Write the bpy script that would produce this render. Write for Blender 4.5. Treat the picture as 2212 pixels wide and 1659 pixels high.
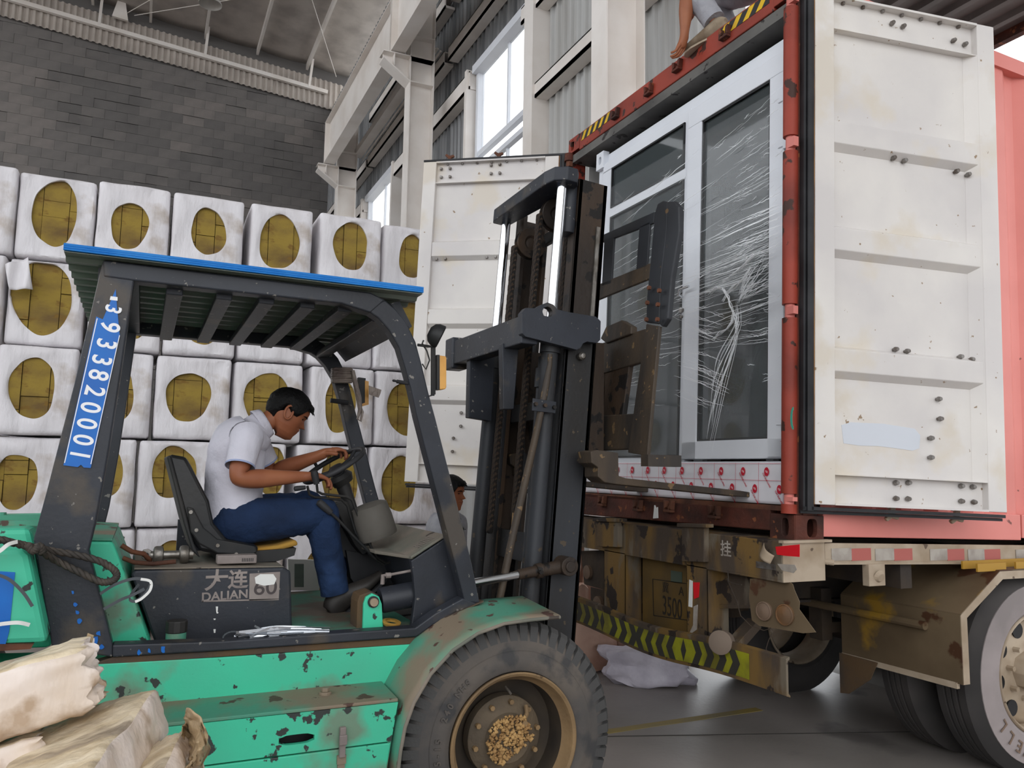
import bpy, bmesh, math, random
import numpy as np
from mathutils import Vector, Matrix, noise
random.seed(7)
PI = math.pi
sc = bpy.context.scene
col = sc.collection
for o in list(bpy.data.objects): bpy.data.objects.remove(o)
# ---------------------------------------------------------------- camera (solved from the photo's vanishing points)
FPX, CX, CY, EYE = 1725.0, 1106.0, 829.5, 1.5
def _n(v): return v / np.linalg.norm(v)
def _r(x, y): return _n(np.array([x - CX, y - CY, FPX]))
_Z = _r(1345, -14500); _Y = _r(CX - FPX * math.tan(math.radians(24.9)), 1010)
_Y = _n(_Y - _Z * _Y.dot(_Z)); _X = np.cross(_Y, _Z)
RW = np.array([_X, _Y, _Z])                      # camera -> world
cd = bpy.data.cameras.new('camera'); cam = bpy.data.objects.new('camera', cd); col.objects.link(cam)
cd.sensor_width = 36; cd.lens = 36 * FPX / 2212; cd.clip_end = 400
Rc = Matrix([[RW[i][0], -RW[i][1], -RW[i][2]] for i in range(3)])
cam.matrix_world = Matrix.Translation((0, 0, EYE)) @ Rc.to_4x4()
sc.camera = cam
# ---------------------------------------------------------------- light: overcast daylight and an added fill lamp
w = bpy.data.worlds.new('overcast'); sc.world = w; w.use_nodes = True
bg = w.node_tree.nodes['Background']; bg.inputs[0].default_value = (0.93, 0.96, 1.0, 1); bg.inputs[1].default_value = 1.0
sd = bpy.data.lights.new('added_fill_light', 'AREA'); sd.shape = 'RECTANGLE'; sd.size = 12; sd.size_y = 6; sd.energy = 60; sd.color = (1, .98, .96)  # added fill from behind the camera; no real lamp stands there
sl = bpy.data.objects.new('added_fill_light', sd); col.objects.link(sl)
sl.location = (-1, -9, 5.0); sl.rotation_euler = (math.radians(78), 0, 0)
sc.view_settings.view_transform = 'Standard'; sc.view_settings.look = 'None'
sc.view_settings.exposure = 1.22; sc.view_settings.gamma = 1; sc.view_settings.use_curve_mapping = False
# ---------------------------------------------------------------- frames and picking of plane points
EYEV = np.array([0, 0, EYE])
def ray(x, y): return RW @ np.array([(x - CX) / FPX, (y - CY) / FPX, 1.0])
class Fr:
    """a plane in the place: origin o, axes u, v and normal n"""
    def __init__(s, o, u, v):
        s.o = np.array(o, float); s.u = _n(np.array(u, float)); v = np.array(v, float)
        s.v = _n(v - s.u * s.u.dot(v)); s.n = np.cross(s.u, s.v)
    def px(s, x, y, w=0.0):
        d = ray(x, y); t = ((s.o + s.n * w - EYEV).dot(s.n)) / d.dot(s.n); p = EYEV + d * t - s.o
        return (p.dot(s.u), p.dot(s.v))
    def to(s, u, v, w=0.0): return tuple(s.o + s.u * u + s.v * v + s.n * w)
    def shift(s, w): return Fr(s.o + s.n * w, s.u, s.v)
def sidep(Y): return Fr((0, Y, 0), (1, 0, 0), (0, 0, 1))      # u = X, v = Z, n = -Y (towards the viewer)
def endp(X): return Fr((X, 0, 0), (0, -1, 0), (0, 0, 1))      # u = -Y, v = Z, n = -X
def P(x, y, axis, val):
    d = ray(x, y); t = (val - EYEV[axis]) / d[axis]; return tuple(EYEV + d * t)
# ---------------------------------------------------------------- mesh builder
class G:
    def __init__(s): s.v = []; s.f = []; s.m = []; s.mi = 0; s.uv = None
    def add(s, vs, fs):
        k = len(s.v); s.v += [tuple(map(float, p)) for p in vs]
        for f in fs: s.f.append([i + k for i in f]); s.m.append(s.mi)
        return s
    def hexa(s, p): # 8 points: bottom 4 ccw, top 4
        return s.add(p, [(3, 2, 1, 0), (4, 5, 6, 7), (0, 1, 5, 4), (1, 2, 6, 5), (2, 3, 7, 6), (3, 0, 4, 7)])
    def box(s, x0, x1, y0, y1, z0, z1, fr=None):
        p = [(x0, y0, z0), (x1, y0, z0), (x1, y1, z0), (x0, y1, z0), (x0, y0, z1), (x1, y0, z1), (x1, y1, z1), (x0, y1, z1)]
        if fr is not None: p = [fr.to(*q) for q in p]
        return s.hexa(p)
    def prism(s, pts, vec):
        n = len(pts); vec = np.array(vec, float); a = [np.array(p, float) for p in pts]
        vs = a + [p + vec for p in a]
        return s.add(vs, [list(range(n))[::-1], list(range(n, 2 * n))] + [(i, (i + 1) % n, (i + 1) % n + n, i + n) for i in range(n)])
    def fp(s, fr, uv, w0, w1):     # prism of a uv outline in a frame between depths w0, w1
        return s.prism([fr.to(u, v, w0) for u, v in uv], fr.n * (w1 - w0))
    def pp(s, fr, pix, w0, w1):    # the same, outline measured in the photo on the frame's plane
        return s.fp(fr, [fr.px(x, y) for x, y in pix], w0, w1)
    def ring(s, fr, outer, inner, w0, w1):   # outline with a hole, equal counts
        n = len(outer)
        vs = [fr.to(u, v, w1) for u, v in outer] + [fr.to(u, v, w1) for u, v in inner] + [fr.to(u, v, w0) for u, v in outer] + [fr.to(u, v, w0) for u, v in inner]
        fs = []
        for i in range(n):
            j = (i + 1) % n
            fs += [(i, j, j + n, i + n), (i + 2 * n, i + 3 * n, j + 3 * n, j + 2 * n), (i, i + 2 * n, j + 2 * n, j), (i + n, j + n, j + 3 * n, i + 3 * n)]
        return s.add(vs, fs)
    def cyl(s, a, b, r, r2=None, n=20, cap=True):
        a = Vector(a); b = Vector(b); d = (b - a).normalized(); r2 = r if r2 is None else r2
        t = d.orthogonal().normalized(); q = d.cross(t)
        vs = [a + (t * math.cos(2 * PI * i / n) + q * math.sin(2 * PI * i / n)) * r for i in range(n)] + [b + (t * math.cos(2 * PI * i / n) + q * math.sin(2 * PI * i / n)) * r2 for i in range(n)]
        fs = [(i, (i + 1) % n, (i + 1) % n + n, i + n) for i in range(n)]
        if cap: fs += [list(range(n))[::-1], list(range(n, 2 * n))]
        return s.add(vs, fs)
    def tube(s, pts, r, n=10, closed=False, cap=True):
        pts = [Vector(p) for p in pts]; m = len(pts); rr = r if isinstance(r, (list, tuple)) else [r] * m
        vs = []; prev = None
        for i, p in enumerate(pts):
            if closed: d = pts[(i + 1) % m] - pts[i - 1]
            else: d = pts[min(i + 1, m - 1)] - pts[max(i - 1, 0)]
            d.normalize()
            t = d.orthogonal().normalized() if prev is None else (prev - d * prev.dot(d)).normalized()
            prev = t; q = d.cross(t)
            vs += [p + (t * math.cos(2 * PI * k / n) + q * math.sin(2 * PI * k / n)) * rr[i] for k in range(n)]
        fs = []
        for i in range(m if closed else m - 1):
            a = i * n; b = ((i + 1) % m) * n
            fs += [(a + k, a + (k + 1) % n, b + (k + 1) % n, b + k) for k in range(n)]
        if cap and not closed: fs += [list(range(n))[::-1], list(range((m - 1) * n, m * n))]
        return s.add(vs, fs)
    def lathe(s, c, axis, prof, n=48, ref=None, cap=True):   # prof: (distance along axis, radius)
        c = Vector(c); d = Vector(axis).normalized(); t = d.orthogonal().normalized() if ref is None else Vector(ref).normalized(); q = d.cross(t)
        vs = []
        for h, r in prof: vs += [c + d * h + (t * math.cos(2 * PI * k / n) + q * math.sin(2 * PI * k / n)) * r for k in range(n)]
        fs = []
        for i in range(len(prof) - 1): fs += [(i * n + k, i * n + (k + 1) % n, (i + 1) * n + (k + 1) % n, (i + 1) * n + k) for k in range(n)]
        if cap: fs += [list(range(n))[::-1], list(range((len(prof) - 1) * n, len(prof) * n))]
        return s.add(vs, fs)
    def bar(s, a, b, w, h, up=(0, 0, 1)):  # box bar from a to b
        a = Vector(a); b = Vector(b); d = (b - a).normalized(); x = d.cross(Vector(up)).normalized(); y = x.cross(d)
        p = []
        for q in (a, b): p += [q - x * w / 2 - y * h / 2, q + x * w / 2 - y * h / 2, q + x * w / 2 + y * h / 2, q - x * w / 2 + y * h / 2]
        return s.hexa(p)
    def grid(s, fn, nu, nv, closed_u=False):
        vs = [fn(i / nu, j / nv) for j in range(nv + 1) for i in range(nu + 1)]
        return s.add(vs, [(j * (nu + 1) + i, j * (nu + 1) + i + 1, (j + 1) * (nu + 1) + i + 1, (j + 1) * (nu + 1) + i) for j in range(nv) for i in range(nu)])
WM = {}
def link(o, parent):
    col.objects.link(o)
    if parent is not None: o.parent = parent
def props(o, label=None, cat=None, group=None, kind=None):
    if label: o['label'] = label
    if cat: o['category'] = cat
    if group: o['group'] = group
    if kind: o['kind'] = kind
    return o
def empty(name, loc, label=None, cat=None, group=None, kind=None, mat4=None):
    o = bpy.data.objects.new(name, None); col.objects.link(o); o.empty_display_size = .2
    M = mat4 if mat4 is not None else Matrix.Translation(loc)
    o.matrix_world = M; o.matrix_basis = M; WM[o] = M.inverted()
    return props(o, label, cat, group, kind)
def make(name, g, mats, parent=None, bevel=0, smooth=None, sub=0, recalc=True, thick=0, label=None, cat=None, group=None, kind=None):
    me = bpy.data.meshes.new(name); me.from_pydata(g.v, [], g.f)
    if not isinstance(mats, (list, tuple)): mats = [mats]
    for m in mats: me.materials.append(m)
    if len(mats) > 1: me.polygons.foreach_set('material_index', g.m)
    if recalc:
        bm = bmesh.new(); bm.from_mesh(me); bmesh.ops.recalc_face_normals(bm, faces=bm.faces); bm.to_mesh(me); bm.free()
    o = bpy.data.objects.new(name, me)
    if parent is not None:
        me.transform(WM[parent]); WM[o] = WM[parent]
    else:
        co = np.array(g.v); c = (co.max(0) + co.min(0)) / 2; c[2] = co[:, 2].min()
        M = Matrix.Translation(tuple(c)); me.transform(M.inverted()); o.matrix_basis = M; WM[o] = M.inverted()
    link(o, parent)
    if smooth is not None:
        for p in me.polygons: p.use_smooth = True
        me.set_sharp_from_angle(angle=math.radians(smooth))
    if thick:
        md = o.modifiers.new('thickness', 'SOLIDIFY'); md.thickness = thick; md.offset = 0
    if bevel:
        md = o.modifiers.new('bevel', 'BEVEL'); md.width = bevel; md.segments = 2; md.limit_method = 'ANGLE'; md.angle_limit = math.radians(40)
    if sub:
        md = o.modifiers.new('sub', 'SUBSURF'); md.levels = sub; md.render_levels = sub
    me.update()
    return props(o, label, cat, group, kind)
def arc(cx, cy, r, a0, a1, n): return [(cx + r * math.cos(math.radians(a0 + (a1 - a0) * i / n)), cy + r * math.sin(math.radians(a0 + (a1 - a0) * i / n))) for i in range(n + 1)]
def text(name, body, mt, parent, fr, u, v, size, rot=0, ext=.0008, wd=0.0, sx=1.0, label=None, bold=0.0):
    cu = bpy.data.curves.new(name, 'FONT'); cu.body = body; cu.size = size; cu.extrude = ext; cu.offset = bold; cu.align_x = 'CENTER'; cu.align_y = 'CENTER'
    cu.materials.append(mt); o = bpy.data.objects.new(name, cu)
    c, s_ = math.cos(math.radians(rot)), math.sin(math.radians(rot))
    U = Vector(fr.u * c + fr.v * s_); V = Vector(-fr.u * s_ + fr.v * c); N = Vector(fr.n); T = Vector(fr.to(u, v, wd))
    M = Matrix(((U.x * sx, V.x, N.x, T.x), (U.y * sx, V.y, N.y, T.y), (U.z * sx, V.z, N.z, T.z), (0, 0, 0, 1)))
    if parent is not None: o.parent = parent; M = WM[parent] @ M
    o.matrix_basis = M; col.objects.link(o)
    if label: o['label'] = label
    return o
# ---------------------------------------------------------------- materials
def srgb(c):
    return tuple((x / 255 / 12.92 if x / 255 <= .04045 else ((x / 255 + .055) / 1.055) ** 2.4) for x in c) + (1,)
def mat(name, c, rough=.6, metal=0, c2=None, ns=3, lo=.4, hi=.65, c3=None, ns3=12, t3=.66, bump=0, bs=60, stretch=None, spec=.32, alpha=None, c4=None, ns4=5, t4=.62, detail=6, coord='Object', bd=.01, bstretch=None):
    """base colour, blended to c2 in large soft patches, chipped to c3 (sharp spots) and stained by c4"""
    m = bpy.data.materials.new(name); m.use_nodes = True; nt = m.node_tree; b = nt.nodes['Principled BSDF']; N = nt.nodes.new; L = nt.links.new
    b.inputs['Roughness'].default_value = rough; b.inputs['Metallic'].default_value = metal; b.inputs['Specular IOR Level'].default_value = spec
    tc = N('ShaderNodeTexCoord'); src = tc.outputs[coord]
    if stretch:
        mp = N('ShaderNodeMapping'); mp.inputs['Scale'].default_value = stretch; L(src, mp.inputs[0]); src2 = mp.outputs[0]
    else: src2 = src
    cur = None
    base = N('ShaderNodeRGB'); base.outputs[0].default_value = srgb(c); cur = base.outputs[0]
    def layer(cur, cc, scale, lo, hi, s, det):
        nz = N('ShaderNodeTexNoise'); nz.inputs['Scale'].default_value = scale; nz.inputs['Detail'].default_value = det; L(s, nz.inputs['Vector'])
        mr = N('ShaderNodeMapRange'); mr.inputs[1].default_value = lo; mr.inputs[2].default_value = hi; L(nz.outputs[0], mr.inputs[0])
        mx = N('ShaderNodeMix'); mx.data_type = 'RGBA'; L(mr.outputs[0], mx.inputs[0]); L(cur, mx.inputs[6]); mx.inputs[7].default_value = srgb(cc)
        return mx.outputs[2], mr.outputs[0]
    if c2: cur, f2 = layer(cur, c2, ns, lo, hi, src2, detail)
    if c4: cur, f4 = layer(cur, c4, ns4, t4, t4 + .08, src2, detail)
    if c3: cur, f3 = layer(cur, c3, ns3, t3, t3 + .02, src, 8)
    L(cur, b.inputs['Base Color'])
    if bump:
        nz = N('ShaderNodeTexNoise'); nz.inputs['Scale'].default_value = bs; nz.inputs['Detail'].default_value = 5
        if bstretch:
            mq = N('ShaderNodeMapping'); mq.inputs['Scale'].default_value = bstretch; L(src, mq.inputs[0]); L(mq.outputs[0], nz.inputs['Vector'])
        else: L(src, nz.inputs['Vector'])
        bp = N('ShaderNodeBump'); bp.inputs['Strength'].default_value = bump; bp.inputs['Distance'].default_value = bd; L(nz.outputs[0], bp.inputs['Height']); L(bp.outputs[0], b.inputs['Normal'])
    if alpha is not None: b.inputs['Alpha'].default_value = alpha
    return m
M = {}
M['white_steel'] = mat('white_steel_paint', (234, 228, 222), .5, c2=(222, 214, 206), ns=1.5)
M['cladding_galv'] = mat('galvanised_cladding', (152, 153, 154), .35, .3, c2=(108, 110, 112), ns=1.2, stretch=(3, 3, .3))
M['cladding'] = mat('grey_cladding', (186, 186, 184), .45, c2=(170, 168, 164), ns=1.2, stretch=(3, 3, .3))
M['roof_foil'] = mat('roof_insulation', (190, 182, 175), .6, c2=(164, 156, 150), ns=1.4, bump=.6, bs=5)
M['band'] = mat('roof_band_sheet', (190, 181, 172), .6, c2=(172, 163, 155), ns=1.5)
M['floor'] = mat('concrete_floor', (158, 150, 144), .38, c2=(128, 122, 116), ns=.7, c4=(112, 106, 102), ns4=1.6, t4=.56, bump=.12, bs=30)
M['yard'] = mat('outdoor_concrete', (190, 187, 182), .7, c2=(170, 167, 162), ns=.8)
M['block_mortar'] = mat('block_wall_mortar', (108, 105, 103), .9, bump=.3, bs=20)
M['block_a'] = mat('block_wall_grey', (124, 120, 117), .9, c2=(108, 105, 103), ns=1.4, bump=.3, bs=20)
M['block_b'] = mat('block_wall_dark', (114, 111, 109), .9, c2=(102, 100, 98), ns=1.4, bump=.3, bs=20)
M['block_c'] = mat('block_wall_pale', (136, 130, 126), .9, c2=(116, 112, 109), ns=1.4, bump=.3, bs=20)
M['rust_red'] = mat('rust_red_paint', (150, 60, 44), .55, c2=(118, 46, 34), ns=2.5, c3=(62, 36, 28), ns3=9, t3=.60, bump=.15, bs=40)
M['rust_dark'] = mat('rust_dark', (92, 48, 36), .75, c2=(58, 36, 30), ns=5, c3=(128, 76, 48), ns3=14, t3=.62, bump=.4, bs=50)
M['rust_brown'] = mat('rust_brown_steel', (112, 70, 50), .8, c2=(74, 48, 38), ns=6, bump=.4, bs=60)
M['side_pink'] = mat('light_washed_red_paint', (218, 132, 122), .5, c2=(204, 118, 108), ns=1.2, c3=(120, 66, 56), ns3=8, t3=.7)  # bright outdoor light is washed into this red; the chips are real
M['door_white'] = mat('container_door_white', (222, 217, 211), .42, c2=(208, 203, 200), ns=1.6, lo=.4, hi=.62, c4=(212, 203, 190), ns4=2.2, t4=.57, c3=(150, 128, 104), ns3=24, t3=.70, bump=.25, bs=3, bd=.02)
M['door_patch'] = mat('pale_blue_repair_patch', (205, 209, 216), .5)
M['rubber'] = mat('black_rubber', (34, 34, 36), .55, c2=(54, 54, 56), ns=4)
M['seal_rust'] = mat('rusty_seal_retainer', (150, 104, 48), .8, c2=(92, 60, 36), ns=6)
M['bolt'] = mat('galvanised_bolt', (140, 136, 132), .45, .6, c2=(98, 88, 80), ns=20)
M['inner_grey'] = mat('container_inner_grey', (104, 102, 98), .7, c2=(76, 74, 72), ns=3, c3=(50, 46, 44), ns3=10, t3=.62)
M['hazard_yellow'] = mat('hazard_yellow', (226, 184, 30), .5, c2=(196, 156, 30), ns=6)
M['hazard_black'] = mat('hazard_black', (38, 38, 40), .5)
M['pvc'] = mat('white_pvc_profile', (226, 229, 234), .35, c2=(216, 219, 225), ns=1)
M['seal_black'] = mat('glazing_seal', (22, 23, 25), .5)
M['wrap_white'] = mat('printed_white_film', (226, 224, 228), .35, c2=(212, 210, 214), ns=3, bump=.25, bs=12)
M['print_red'] = mat('printed_red', (190, 32, 52), .5)
M['print_line'] = mat('printed_pink_line', (206, 120, 132), .5)
M['print_white'] = mat('printed_white', (240, 236, 236), .5)
M['dark_paint'] = mat('charcoal_machine_paint', (49, 52, 59), .42, c2=(39, 41, 46), ns=3, c3=(120, 116, 110), ns3=34, t3=.665, c4=(74, 68, 62), ns4=3.5, t4=.58, bump=.08, bs=80)
M['mast'] = mat('charcoal_mast_paint', (52, 54, 58), .5, c2=(40, 38, 36), ns=2.5, stretch=(1, 1, .4), c3=(80, 70, 58), ns3=26, t3=.66, bump=.12, bs=60)
M['mast_rust'] = mat('greasy_rusted_rail', (48, 41, 36), .6, c2=(74, 57, 42), ns=4, stretch=(1, 1, .25), c3=(28, 25, 23), ns3=9, t3=.56, bump=.3, bs=40)
M['carriage'] = mat('worn_carriage_steel', (54, 49, 45), .55, c2=(78, 66, 53), ns=3.5, stretch=(2, 2, .5), c3=(118, 96, 68), ns3=20, t3=.64, bump=.2, bs=40)
M['guard_black'] = mat('backrest_black_paint', (50, 52, 56), .5, c2=(40, 41, 44), ns=4, c3=(100, 78, 52), ns3=12, t3=.7)
M['chrome'] = mat('chrome_rod', (215, 217, 220), .12, 1)
M['green'] = mat('green_machine_paint', (68, 200, 160), .45, c2=(76, 184, 150), ns=1.8, c3=(56, 60, 58), ns3=16, t3=.612, c4=(112, 140, 118), ns4=2.6, t4=.57, bump=.06, bs=50)
M['green_worn'] = mat('worn_green_paint', (80, 146, 122), .6, c2=(132, 118, 100), ns=2.6, lo=.46, hi=.60, c3=(84, 62, 54), ns3=11, t3=.62, bump=.15, bs=50)
M['dust_top'] = mat('dusty_steel_top', (132, 122, 110), .8, c2=(104, 106, 96), ns=4, c3=(74, 66, 60), ns3=9, t3=.66, bump=.2, bs=60)
M['brown_edge'] = mat('dirty_brown_edge', (92, 72, 50), .75, c2=(70, 62, 56), ns=5, bump=.2, bs=60)
M['tyre'] = mat('dusty_tyre_rubber', (70, 69, 68), .75, c2=(98, 92, 86), ns=3, lo=.45, hi=.7, c3=(120, 100, 80), ns3=14, t3=.71, bump=.2, bs=70)
M['tyre_side'] = mat('tyre_sidewall_rubber', (74, 71, 69), .75, c2=(98, 90, 82), ns=3.5, c4=(62, 61, 61), ns4=6, t4=.56, bump=.12, bs=80)
M['tyre_dark'] = mat('truck_tyre_rubber', (52, 50, 49), .8, c2=(66, 62, 60), ns=3)
M['tyre_pale'] = mat('dusty_truck_sidewall', (150, 140, 138), .8, c2=(128, 120, 118), ns=3)
M['rim'] = mat('muddy_rim', (140, 114, 80), .75, c2=(108, 88, 64), ns=4, c3=(88, 70, 50), ns3=16, t3=.64, bump=.3, bs=50)
M['rim_dark'] = mat('dark_rim_barrel', (52, 46, 40), .85, c2=(70, 60, 48), ns=5)
M['hub'] = mat('muddy_hub', (104, 90, 72), .75, c2=(84, 74, 62), ns=5, bump=.4, bs=50)
M['mud'] = mat('dried_mud', (186, 150, 98), .95, c2=(150, 116, 74), ns=20, bump=.8, bs=60)
M['blue_sheet'] = mat('blue_roof_sheet', (30, 116, 196), .35, c2=(52, 134, 208), ns=5)
M['sheet_under'] = mat('grey_green_sheet_underside', (122, 130, 120), .45, c2=(98, 106, 98), ns=2, stretch=(.5, 4, 4))
M['seat'] = mat('black_vinyl_seat', (27, 28, 30), .3, c2=(40, 39, 38), ns=4, bump=.08, bs=30)
M['foam'] = mat('yellow_foam', (164, 128, 58), .9, c2=(160, 120, 50), ns=8, bump=.5, bs=40)
M['plastic'] = mat('black_plastic', (32, 33, 34), .5, c2=(46, 44, 42), ns=4)
M['amber'] = mat('amber_lens', (214, 160, 84), .35, c2=(196, 142, 70), ns=8)
M['label_blue'] = mat('blue_label', (22, 106, 190), .4, c2=(28, 96, 178), ns=6)
M['label_white'] = mat('white_label_print', (235, 236, 238), .5)
M['silver_print'] = mat('worn_silver_badge', (150, 140, 134), .45, c2=(126, 116, 112), ns=8)
M['badge_dark'] = mat('badge_dark', (72, 64, 64), .5)
M['galv'] = mat('galvanised_shackle', (150, 146, 140), .4, .8, c2=(110, 104, 96), ns=14, bump=.2, bs=60)
M['rope'] = mat('greasy_wire_rope', (58, 54, 50), .7, c2=(78, 70, 62), ns=20)
M['strap_grey'] = mat('grey_strap', (74, 78, 82), .5)
M['strap_white'] = mat('white_strap', (226, 226, 222), .5)
M['strap_silver'] = mat('silver_strapping', (196, 200, 205), .25, .85)
M['bale'] = mat('woven_bale_wrap', (234, 231, 234), .5, c2=(222, 218, 220), ns=2.4, c4=(188, 176, 166), ns4=1.8, t4=.57, bump=.9, bs=3.5, bd=.05, bstretch=(1.6, 1, .55))
M['wool'] = mat('yellow_rock_wool', (156, 132, 62), .95, c2=(116, 94, 58), ns=3, c4=(128, 100, 50), ns4=8, t4=.56, bump=.5, bs=40, stretch=(1, 1, 2))
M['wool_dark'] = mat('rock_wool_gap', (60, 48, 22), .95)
M['film_dirty'] = mat('dirty_wrapped_bundle', (236, 224, 216), .45, c2=(214, 196, 178), ns=4, c4=(178, 154, 130), ns4=6, t4=.56, bump=.9, bs=7, bd=.03, bstretch=(1, 1, .4))
M['film_top'] = mat('yellowed_film_top', (232, 216, 188), .4, c2=(208, 188, 154), ns=6, stretch=(1, 3, 1), lo=.42, hi=.6, c4=(168, 152, 132), ns4=3, t4=.58, bump=.9, bs=12, bd=.02)
M['skin'] = mat('skin', (154, 96, 66), .5, c2=(136, 80, 54), ns=6)
M['hair'] = mat('black_hair', (9, 8, 8), .6, bump=.5, bs=90, stretch=(1, 1, 4), spec=.2)
M['shirt'] = mat('white_polo_shirt', (208, 206, 216), .85, c2=(196, 193, 202), ns=4, bump=.8, bs=7, bd=.03)
M['jeans'] = mat('blue_denim', (26, 46, 78), .9, c2=(20, 36, 62), ns=5, c4=(40, 62, 98), ns4=3, t4=.56, bump=.9, bs=9, bd=.03)
M['shoe'] = mat('dark_leather_shoe', (38, 35, 34), .5, c2=(58, 54, 50), ns=8)
M['grey_trouser'] = mat('grey_work_trousers', (160, 160, 164), .9, c2=(140, 140, 146), ns=6, bump=.9, bs=10, bd=.03)
M['old_shoe'] = mat('dusty_canvas_shoe', (150, 136, 116), .85, c2=(112, 96, 78), ns=10)
M['trailer_yellow'] = mat('weathered_yellow_chassis', (116, 90, 48), .75, c2=(74, 63, 53), ns=2.4, lo=.38, hi=.54, c3=(46, 38, 33), ns3=6, t3=.575, c4=(108, 98, 84), ns4=4, t4=.57, bump=.25, bs=30, stretch=(2, 2, .6))
M['trailer_dark'] = mat('dark_chassis_steel', (52, 46, 42), .8, c2=(72, 60, 48), ns=4, bump=.3, bs=30)
M['mudguard'] = mat('dusty_mudguard', (106, 90, 68), .65, c2=(86, 71, 52), ns=2.5, c3=(70, 44, 26), ns3=3.2, t3=.62, c4=(150, 116, 40), ns4=3, t4=.60)
M['dusty_beige'] = mat('dusty_beige_steel', (176, 160, 140), .7, c2=(150, 132, 110), ns=5, c3=(96, 80, 66), ns3=14, t3=.7)
M['reflect_red'] = mat('red_reflective_tape', (214, 30, 40), .4)
M['reflect_pink'] = mat('faded_red_tape', (170, 92, 84), .6)
M['reflect_white'] = mat('faded_white_tape', (168, 160, 150), .55, c2=(140, 130, 120), ns=12)
M['chevron'] = mat('yellow_green_chevron', (150, 150, 36), .4, c2=(112, 106, 42), ns=5, lo=.42, hi=.58)
M['chevron_dark'] = mat('dark_chevron', (56, 54, 48), .5)
M['plate'] = mat('yellow_number_plate', (104, 80, 36), .6, c2=(78, 62, 36), ns=3)
M['plate_dark'] = mat('stencil_black', (40, 34, 28), .7)
M['lens_amber'] = mat('dusty_amber_lamp', (124, 86, 52), .5, c2=(100, 78, 58), ns=6)
M['lens_dusty'] = mat('dusty_lamp', (112, 92, 76), .6)
M['bag'] = mat('white_plastic_bag', (206, 200, 210), .45, c2=(180, 174, 186), ns=6, bump=.8, bs=14)
M['pink_sack'] = mat('wrapped_pink_bundle', (206, 170, 150), .6, c2=(176, 136, 116), ns=4, bump=.6, bs=14)
M['teal'] = mat('teal_paint_mark', (62, 150, 128), .6)
M['lamp_white'] = mat('enamel_lamp', (190, 186, 180), .4)
M['cardboard'] = mat('red_brown_carton', (140, 88, 66), .85)
M['yellow_line'] = mat('yellow_floor_line', (150, 130, 70), .6, c2=(134, 122, 92), ns=3)
def glass(name, c=(150, 165, 165), alpha=.35, rough=.03):
    m = bpy.data.materials.new(name); m.use_nodes = True; nt = m.node_tree; b = nt.nodes['Principled BSDF']
    b.inputs['Base Color'].default_value = srgb(c); b.inputs['Roughness'].default_value = rough; b.inputs['Alpha'].default_value = alpha; b.inputs['IOR'].default_value = 1.5; b.inputs['Coat Weight'].default_value = .5
    return m
M['glass'] = glass('door_glass', (70, 78, 80), .55)
# ================================================================ the setting
def structure(name, g, m, **k): return make(name, g, m, kind='structure', **k)
wl_ = structure('wall_left_blocker', G().box(-14.2, -14, -8, 26, 0, 4.6), M['block_a'], label='unseen grey block wall added on the left to hold back light')  # added out of view, height set to hold back low light from the left
structure('floor', G().box(-14, 5.0, -10, 26, -.2, 0), M['floor'], label='dusty grey concrete floor slab of the warehouse')
structure('floor_2', G().box(-60, -14.2, -60, 70, -.22, -.004), M['floor'], label='concrete apron left of the hall')
structure('floor_3', G().box(-14.2, 5, -60, -10.2, -.22, -.004), M['floor'], label='concrete apron behind the camera')
structure('ground', G().box(5.0, 60, -60, 70, -.22, -.004), M['yard'], label='bright concrete yard outside the loading gate')
g = G()
for a, b in (((4.9, 3.3), (1.2, 4.6)), ((2.2, 1.2), (4.9, 2.1))):
    g.bar((a[0], a[1], .001), (b[0], b[1], .001), .012, .002)
make('trim_1', g, mat('slab_joint', (70, 66, 62), .9), kind='structure', label='saw cut joint in the floor slab')
g = G(); A_ = P(1342, 1576, 2, 0); B_ = P(1640, 1532, 2, 0)
g.bar((A_[0] - .6 * (B_[0] - A_[0]), A_[1] - .6 * (B_[1] - A_[1]), .001), (B_[0], B_[1], .001), .07, .002)
make('trim_2', g, M['yellow_line'], kind='structure', label='faded yellow line painted on the floor')

RS = .0858
def roofz(X): return 14.6 + RS * (5.0 - X)
# back wall of grey blocks
WX0, WX1, WY = -6.6, 5.6, 25.3
wb = structure('wall_back', G().box(WX0 - 6, WX1, WY + .02, WY + .22, 0, 15.6), M['block_mortar'], label='dark wall of grey aerated blocks')
bw, bh = .6, .29
cand = []
for r in range(11, 49):
    for c in range(int((WX1 - WX0) / bw) + 1):
        x = WX1 - bw * (c + .5 * (r % 2)); z = r * bh
        if x < WX0: continue
        zt = 14.02 - RS * (x + bw / 2 + 4.38) + .1
        if z > zt or z < 3.3: continue
        u = P(0, 830, 1, WY)[0]
        vis = -5.4 < x < 5.0 and z > 7.2
        cand.append((0 if vis else 1, random.random(), x, z, min(bh - .012, zt - z)))
cand.sort()
rr = random.Random(3); bmesh_cache = {}
for m_, k_ in (('block_a', 0), ('block_b', 1), ('block_c', 2)):
    bmesh_cache[k_] = m_
rest = {0: G(), 1: G(), 2: G()}
base_me = {}
nb = 0
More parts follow.
